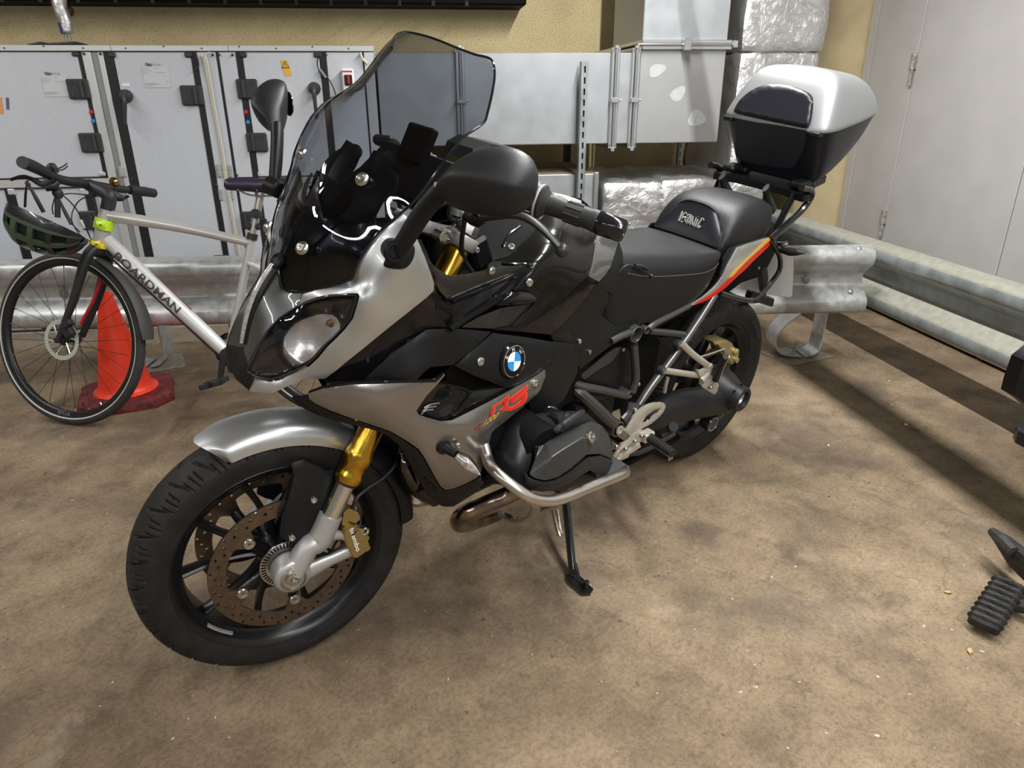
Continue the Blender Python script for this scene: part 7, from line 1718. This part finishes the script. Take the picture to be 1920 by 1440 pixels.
g = G(); c = KF(214, 341, -.10); g.lathe([(.012,-.016),(.0185,-.012),(.0185,.006),(.012,.014),(0,.016)], c, (.2,.95,-.1), 18); g.build('brass_bell', mat('brass_bell', (.42,.27,.11), .22, 1), bk)
for q in ([(98,314,.155),(108,316,.14),(118,312,.13),(126,306,.12)], [(98,316,.155),(112,319,.14),(120,317,.13),(127,311,.12)], [(104,350,.15),(112,362,.13),(128,375,.10),(145,395,.07),(160,425,.04),(172,452,.01)], [(110,367,.1),(130,363,.08),(160,365,.03),(190,367,-.02)], [(190,367,-.02),(155,372,-.01),(138,392,.03),(135,415,.05),(150,440,.05),(170,452,.035)], [(102,372,.12),(98,390,.12),(100,402,.11)], [(110,375,.13),(125,402,.10),(135,420,.09),(150,435,.06)]):
    ktube(q, .0024, 'control_cable', blk, n=6)
ktube([(104,352,.13),(108,362,.13),(110,372,.13)], [.012,.019,.012], 'front_light', bblk, n=12)
ktube([(107,365,.13),(108,385,.13),(108,408,.13)], .010, 'light_strap', bblk, n=8)
g = G(); hh = [crown+kax*.02+np.array([.01,.03,0]), crown-kax*.06+np.array([.02,.05,0]), crown-kax*.25+np.array([.03,.062,0]), np.array([-.03,.062,.42])]; g.tube(hh, .0025, 6, sub=5); g.build('brake_hose', blk, bk, xf=MKS)
g = G(); P = [crown+np.array([-.03,.02,-.02]), d0+dd*.12-up_*.032+[0,.004,0], d0+dd*.3-up_*.034, bb+np.array([.03,0,-.03])]; g.tube(P, .004, 6, sub=5); g.build('control_cable', blk, bk)
# reflective bands strapped round the head tube
hiv = mat('fluorescent_yellow_green', (.52,.80,.03), .4, 0, .3); hiy = mat('fluorescent_yellow', (.80,.62,.02), .4, 0, .3)
for nm, lb, k0, k1, m, r_ in (('reflective_band', 'yellow green reflective band round the upper head tube of the bicycle', .072, .112, hiv, .0345), ('reflective_band', 'thin yellow reflective band round the bottom of the bicycle head tube', .0, .022, hiy, .036)):
    M = MK @ t4(None, crown+kax*k0)
    o = thing(nm, lb, 'reflective band', M)
    g = G(); g.lathe([(r_-.004,0),(r_,.001),(r_+.0015,(k1-k0)*.5),(r_,k1-k0-.001),(r_-.004,k1-k0)], (0,0,0), kax, 24, capped=False); g.tube([np.array([.0,r_,0])+kax*(k1-k0)*.5+np.array([.012,0,0]), np.array([-.02,r_-.002,0])+kax*(k1-k0)*.45], [.008,.010], 8, flat=(1.6,.4)); g.build('band', m, o)
    g = G(); g.box(-.012,-.004,r_-.002,r_+.003,.004,.010,M=t4(None, kax*(k1-k0)*.2)); g.build('black_mark', ink, o)

# ------------------------------------------------------------------ helmet hanging on the handlebar
hc = (MK @ np.append(KF(92, 416, .20), 1))[:3]
hR = np.stack([0*hc]*3)
e1 = RC @ np.array([.91,-.40,-.10]); e1 /= np.linalg.norm(e1); e3 = RC @ np.array([.0,.10,1.0]); e3 -= e1*(e3@e1); e3 /= np.linalg.norm(e3); e2 = np.cross(e3, e1)   # e2 points up out of the opening
MH = t4(np.stack([e1, e3, e2], 1), hc)
hm = thing('bicycle_helmet', 'dark green and black cycling helmet hanging by its straps from the left handlebar grip', 'helmet', MH)
A_, Bw, Cd = .128, .095, .108
def hp(t, ph, k=1.0):      # t along the length -1..1, ph 0..pi around the dome (0 camera side rim, pi far rim)
    x = t*A_*k; s = math.sqrt(max(.0, 1-(abs(t)**2.6)))
    return np.array([x, Bw*k*s*math.cos(ph), -Cd*k*s*math.sin(ph)*(1-.12*t)])
def hpatch(t0, t1, p0, p1, k0, k1, nt=8, npp=8):
    g = G(); rows = [[hp(t0+(t1-t0)*i/nt, p0+(p1-p0)*j/npp, k1) for j in range(npp+1)] for i in range(nt+1)]
    R = np.array(rows); nv = npp+1; V = R.reshape(-1,3); Fc = [(i*nv+j, i*nv+j+1, (i+1)*nv+j+1, (i+1)*nv+j) for i in range(nt) for j in range(npp)]; V2, F2 = shell(V, Fc, .012); g.add(V2, F2); return g
hg = mat('helmet_dark_green', (.045,.075,.045), .38, 0, .3); hblk = mat('helmet_black_shell', (.014,.015,.018), .3, 0, .4)
g = G(); g.loft([[hp(t, ph, .86) for ph in np.linspace(0, math.pi, 17)] for t in np.linspace(-.985, .985, 21)], thick=.01); g.build('foam_liner', mat('black_foam', (.012,.012,.013), .85), hm, angle=60)
for p0, p1, m in ((-.02,.30,hblk),(math.pi-.30,math.pi+.02,hblk)): hpatch(-.98, .98, p0, p1, .9, 1.0, 24, 5).build('rim_shell', m, hm, angle=50)
for p0, p1 in ((.30,.42),(.82,1.0),(1.45,1.70),(2.14,2.32),(2.72,2.84)): hpatch(-.97, .97, p0, p1, .9, 1.0, 24, 3).build('shell_rib', hg, hm, angle=50)
for t0, t1 in ((-.97,-.80),(-.50,-.34),(-.02,.12),(.42,.56),(.80,.97)): hpatch(t0, t1, .28, 2.86, .9, .992, 3, 20).build('cross_rib', hg if t1 < .5 else hblk, hm, angle=50)
inv = np.linalg.inv(MH)
def HL_(u, v, y): return (inv @ (MK @ np.append(KF(u, v, y), 1)))[:3]
for q in ([(50,345,.235),(48,365,.225),(47,388,.21)], [(54,346,.235),(68,372,.22),(82,398,.20)], [(110,372,.15),(122,398,.16),(134,420,.17)], [(52,338,.235),(50,343,.24),(56,348,.235)]):
    g = G(); g.tube([HL_(*p) for p in q], [.004,.007,.007], 8, sub=4, flat=(1,.35)); g.build('strap', blk, hm)
g = G(); P = [HL_(146,412,.12), HL_(154,412,.12), HL_(161,428,.12), HL_(152,430,.12)]; g.prism(P, (0,.001,.0)); g.build('care_label', white, hm)
g = G(); c = hp(.70, .22, 1.0); g.lathe([(.004,0),(.004,.003),(0,.003)], c, (0,1,0), 10); g.build('rivet', chrome, hm)

# ------------------------------------------------------------------ traffic cone behind the bicycle wheel
pc = WZ(241, 745); zc = unproj(MW, 197, 550, 1, pc[1])[2]
cn, X = wl('traffic_cone', 'orange red traffic cone on a worn dark red base behind the bicycle wheel', 'traffic cone', pc[0], pc[1], 0)
orng = mat('traffic_cone_orange', (.78,.045,.015), .42, noise=.10, nscale=12); base_ = mat('worn_red_rubber', (.12,.015,.015), .6, noise=.5, nscale=35, bump=.5, bscale=60)
g = G(); g.lathe([(.130,.045),(.118,.052),(.108,.060),(.105,.075),(.030,zc-.02),(.028,zc),(.022,zc),(.020,zc-.02)], (pc[0],pc[1],0), (0,0,1), 40, capped=False); g.build('cone_body', orng, cn, xf=X, angle=50)
pl = []
for sx, sy in ((1,1),(-1,1),(-1,-1),(1,-1)):
    for q in ((.185,.115),(.115,.185)) if sx*sy > 0 else ((.115,.185),(.185,.115)): pl.append((sx*q[0], sy*q[1]))
cr_, sr_ = math.cos(.30), math.sin(.30); pl = [(pc[0]+x*cr_-y*sr_, pc[1]+x*sr_+y*cr_) for x, y in pl]
pl2 = resample(pl, .03); rows = []
for z, k in ((0,1.0),(.012,1.01),(.034,.99),(.044,.95)): rows.append([(pc[0]+(p[0]-pc[0])*k*(1+.012*rng.standard_normal()), pc[1]+(p[1]-pc[1])*k*(1+.012*rng.standard_normal()), z) for p in pl2])
g = G(); g.loft(rows, closed=True, caps=True); g.build('cone_base', base_, cn, xf=X, angle=40)

# ------------------------------------------------------------------ parts of the neighbouring motorcycle at the right edge, litter
worn = mat('worn_black_rubber', (.010,.0095,.0085), .6, noise=.6, nscale=40, bump=.5, bscale=80)
def WP_(u, v, z): return W(*WZ(u, v, z))
fr0 = WP_(1860, 1130, .03)
ft2 = thing('rubber_footrest', 'black ribbed rubber footrest lying low at the right edge of the floor', 'footrest', t4(None, (fr0[0], fr0[1], 0)))
Xf_ = t4(None, (-fr0[0], -fr0[1], 0))
a, b = WP_(1845, 1170, .035), WP_(1892, 1096, .055); dv = (b-a); Lb_ = np.linalg.norm(dv); dv /= Lb_; sdv = np.cross([0,0,1.], dv); sdv /= np.linalg.norm(sdv)
upv = np.cross(dv, sdv); upv = upv if upv[2] > 0 else -upv
Rm_ = np.stack([dv, sdv, upv], 1); cen = (a+b)/2
g = G(); g.box(-Lb_/2-.008, Lb_/2+.008, -.034, .034, -.018, .012, bev=.006, M=t4(Rm_, cen)); g.build('footrest_core', worn, ft2, xf=Xf_)
for k in range(8):
    c = cen+dv*Lb_*((k+.5)/8-.5)*1.05; P = []; rr = []
    for q in np.linspace(-1, 1, 17): P.append(c+sdv*.036*q+upv*(.013-.012*abs(q)**4)); rr.append(.0055+.0032*abs(math.cos(q*math.pi*1.5)))
    g = G(); g.tube(P, rr, 8); g.build('rubber_rib', worn, ft2, xf=Xf_)
g = G(); g.tube([WP_(1885,1120,.03), WP_(1905,1135,.035), WP_(1950,1140,.05)], [.022,.018,.016], 10, sub=3); g.build('footrest_arm', worn, ft2, xf=Xf_)
q0 = WP_(1890, 1030, .10)
lv = thing('foot_lever', 'worn black foot lever reaching in from the right edge above the ribbed footrest', 'lever', t4(None, (q0[0], q0[1], 0)))
Xf2 = t4(None, (-q0[0], -q0[1], 0))
g = G(); g.tube([WP_(1862,998,.10), WP_(1885,1020,.10), WP_(1908,1045,.10), WP_(1960,1090,.10)], [.014,.026,.034,.040], 10, sub=3, flat=(1,.7)); g.build('lever_arm', worn, lv, xf=Xf2)
g = G(); g.tube([WP_(1860,996,.115), WP_(1880,1014,.118), WP_(1902,1036,.12)], [.012,.018,.016], 8, sub=3); g.build('lever_pad', mat('grey_worn_rubber', (.028,.026,.025), .6, noise=.4, nscale=40), lv, xf=Xf2)
g = G(); g.tube([WP_(1895,1050,.04), WP_(1900,1052,.0)], .012, 8); g.tube([WP_(1940,1090,.09), WP_(1945,1120,.0)], .014, 8); g.build('lever_support', worn, lv, xf=Xf2)
q1 = WZ(1925, 780, .0)
pn = thing('pannier_corner', 'black hard case corner hanging over the floor at the right edge', 'case', wt(q1[0], q1[1], 0)); Xp = t4(None, (-q1[0], -q1[1], 0))
P = [WB(u, v, 1.75) for u, v in ((1900,741),(1906,718),(1921,676),(1990,620),(2070,620),(2070,880),(1921,755))]
g = G(); g.prism(P, (0,.05,0)); g.build('case_shell', mat('black_case_plastic', (.008,.008,.010), .4), pn, xf=Xp)
g = G(); e0 = P[5]; g.tube([(e0[0]-.05, e0[1]+.06, e0[2]+.01), (e0[0]-.05, e0[1]+.06, 0)], .02, 10); g.build('case_support', dark, pn, xf=Xp)
q2 = WZ(1915, 830, .0)
rf = thing('rubber_block', 'small black rubber block standing on the floor at the right edge below the case corner', 'foot', wt(q2[0], q2[1], 0)); Xq = t4(None, (-q2[0], -q2[1], 0))
P = [WZ(u, v, 0) for u, v in ((1899,820),(1904,812),(1925,800),(1960,812),(1960,866),(1925,842),(1903,830))]; P = [np.array([p[0], p[1], 0]) for p in P]
g = G(); g.prism(P, (0,0,.05)); g.build('foot_block', mat('black_case_plastic', (.008,.008,.010), .4), rf, xf=Xq)
leafm = mat('dry_leaf', (.50,.33,.15), .7, noise=.2, nscale=60); debm = mat('rust_brown_scrap', (.22,.08,.04), .8); pebm = mat('white_pebble', (.6,.58,.53), .7)
def leaf(u, v, L, w, rot_, lb, m=leafm):
    c = WP_(u, v, .0); o = thing('dry_leaf', lb, 'leaf', t4(m3('z', rot_), c)); rows = []
    for i in range(9):
        t = i/8; ww = w*math.sin(math.pi*min(1, t*.92+.04))**.8
        rows.append([((t-.5)*L, -ww, .003+.003*t), ((t-.5)*L, -ww*.5, .0015+.002*t), ((t-.5)*L, 0, .001+.002*t), ((t-.5)*L, ww*.5, .0015+.002*t), ((t-.5)*L, ww, .003+.003*t)])
    g = G(); g.loft(rows, thick=.0006); g.build('leaf_blade', m, o); g = G(); g.tube([(L*.5,0,.003),(L*.62,.002,.004)], .0006, 5); g.build('leaf_stalk', m, o)
leaf(1777, 1112, .020, .005, 2.2, 'small tan leaf on the floor left of the ribbed footrest'); leaf(1818, 1222, .026, .006, .3, 'tan leaf on the floor below the ribbed footrest')
leaf(1712, 806, .035, .004, 1.9, 'thin rust brown scrap of leaf on the floor right of the barrier post', debm)
def pebble(u, v, r, lb, m=pebm):
    c = WP_(u, v, 0); g = G(); g.ball((0,0,r*.45), (r, r*.75, r*.5), 8)
    for i, p in enumerate(g.v): g.v[i] = p*(1+.15*mnoise.noise(Vector(p*200)))
    o = g.build('pebble', m); o.matrix_world = Matrix.Translation(Vector(c)); tag(o, lb, 'pebble')
pebble(1698, 798, .010, 'whitish pebble on the floor right of the barrier post')
pebble(1667, 715, .005, 'tiny grey pebble on the floor near the right barrier')
pebble(1553, 836, .006, 'small pale chip on the floor behind the rear wheel')
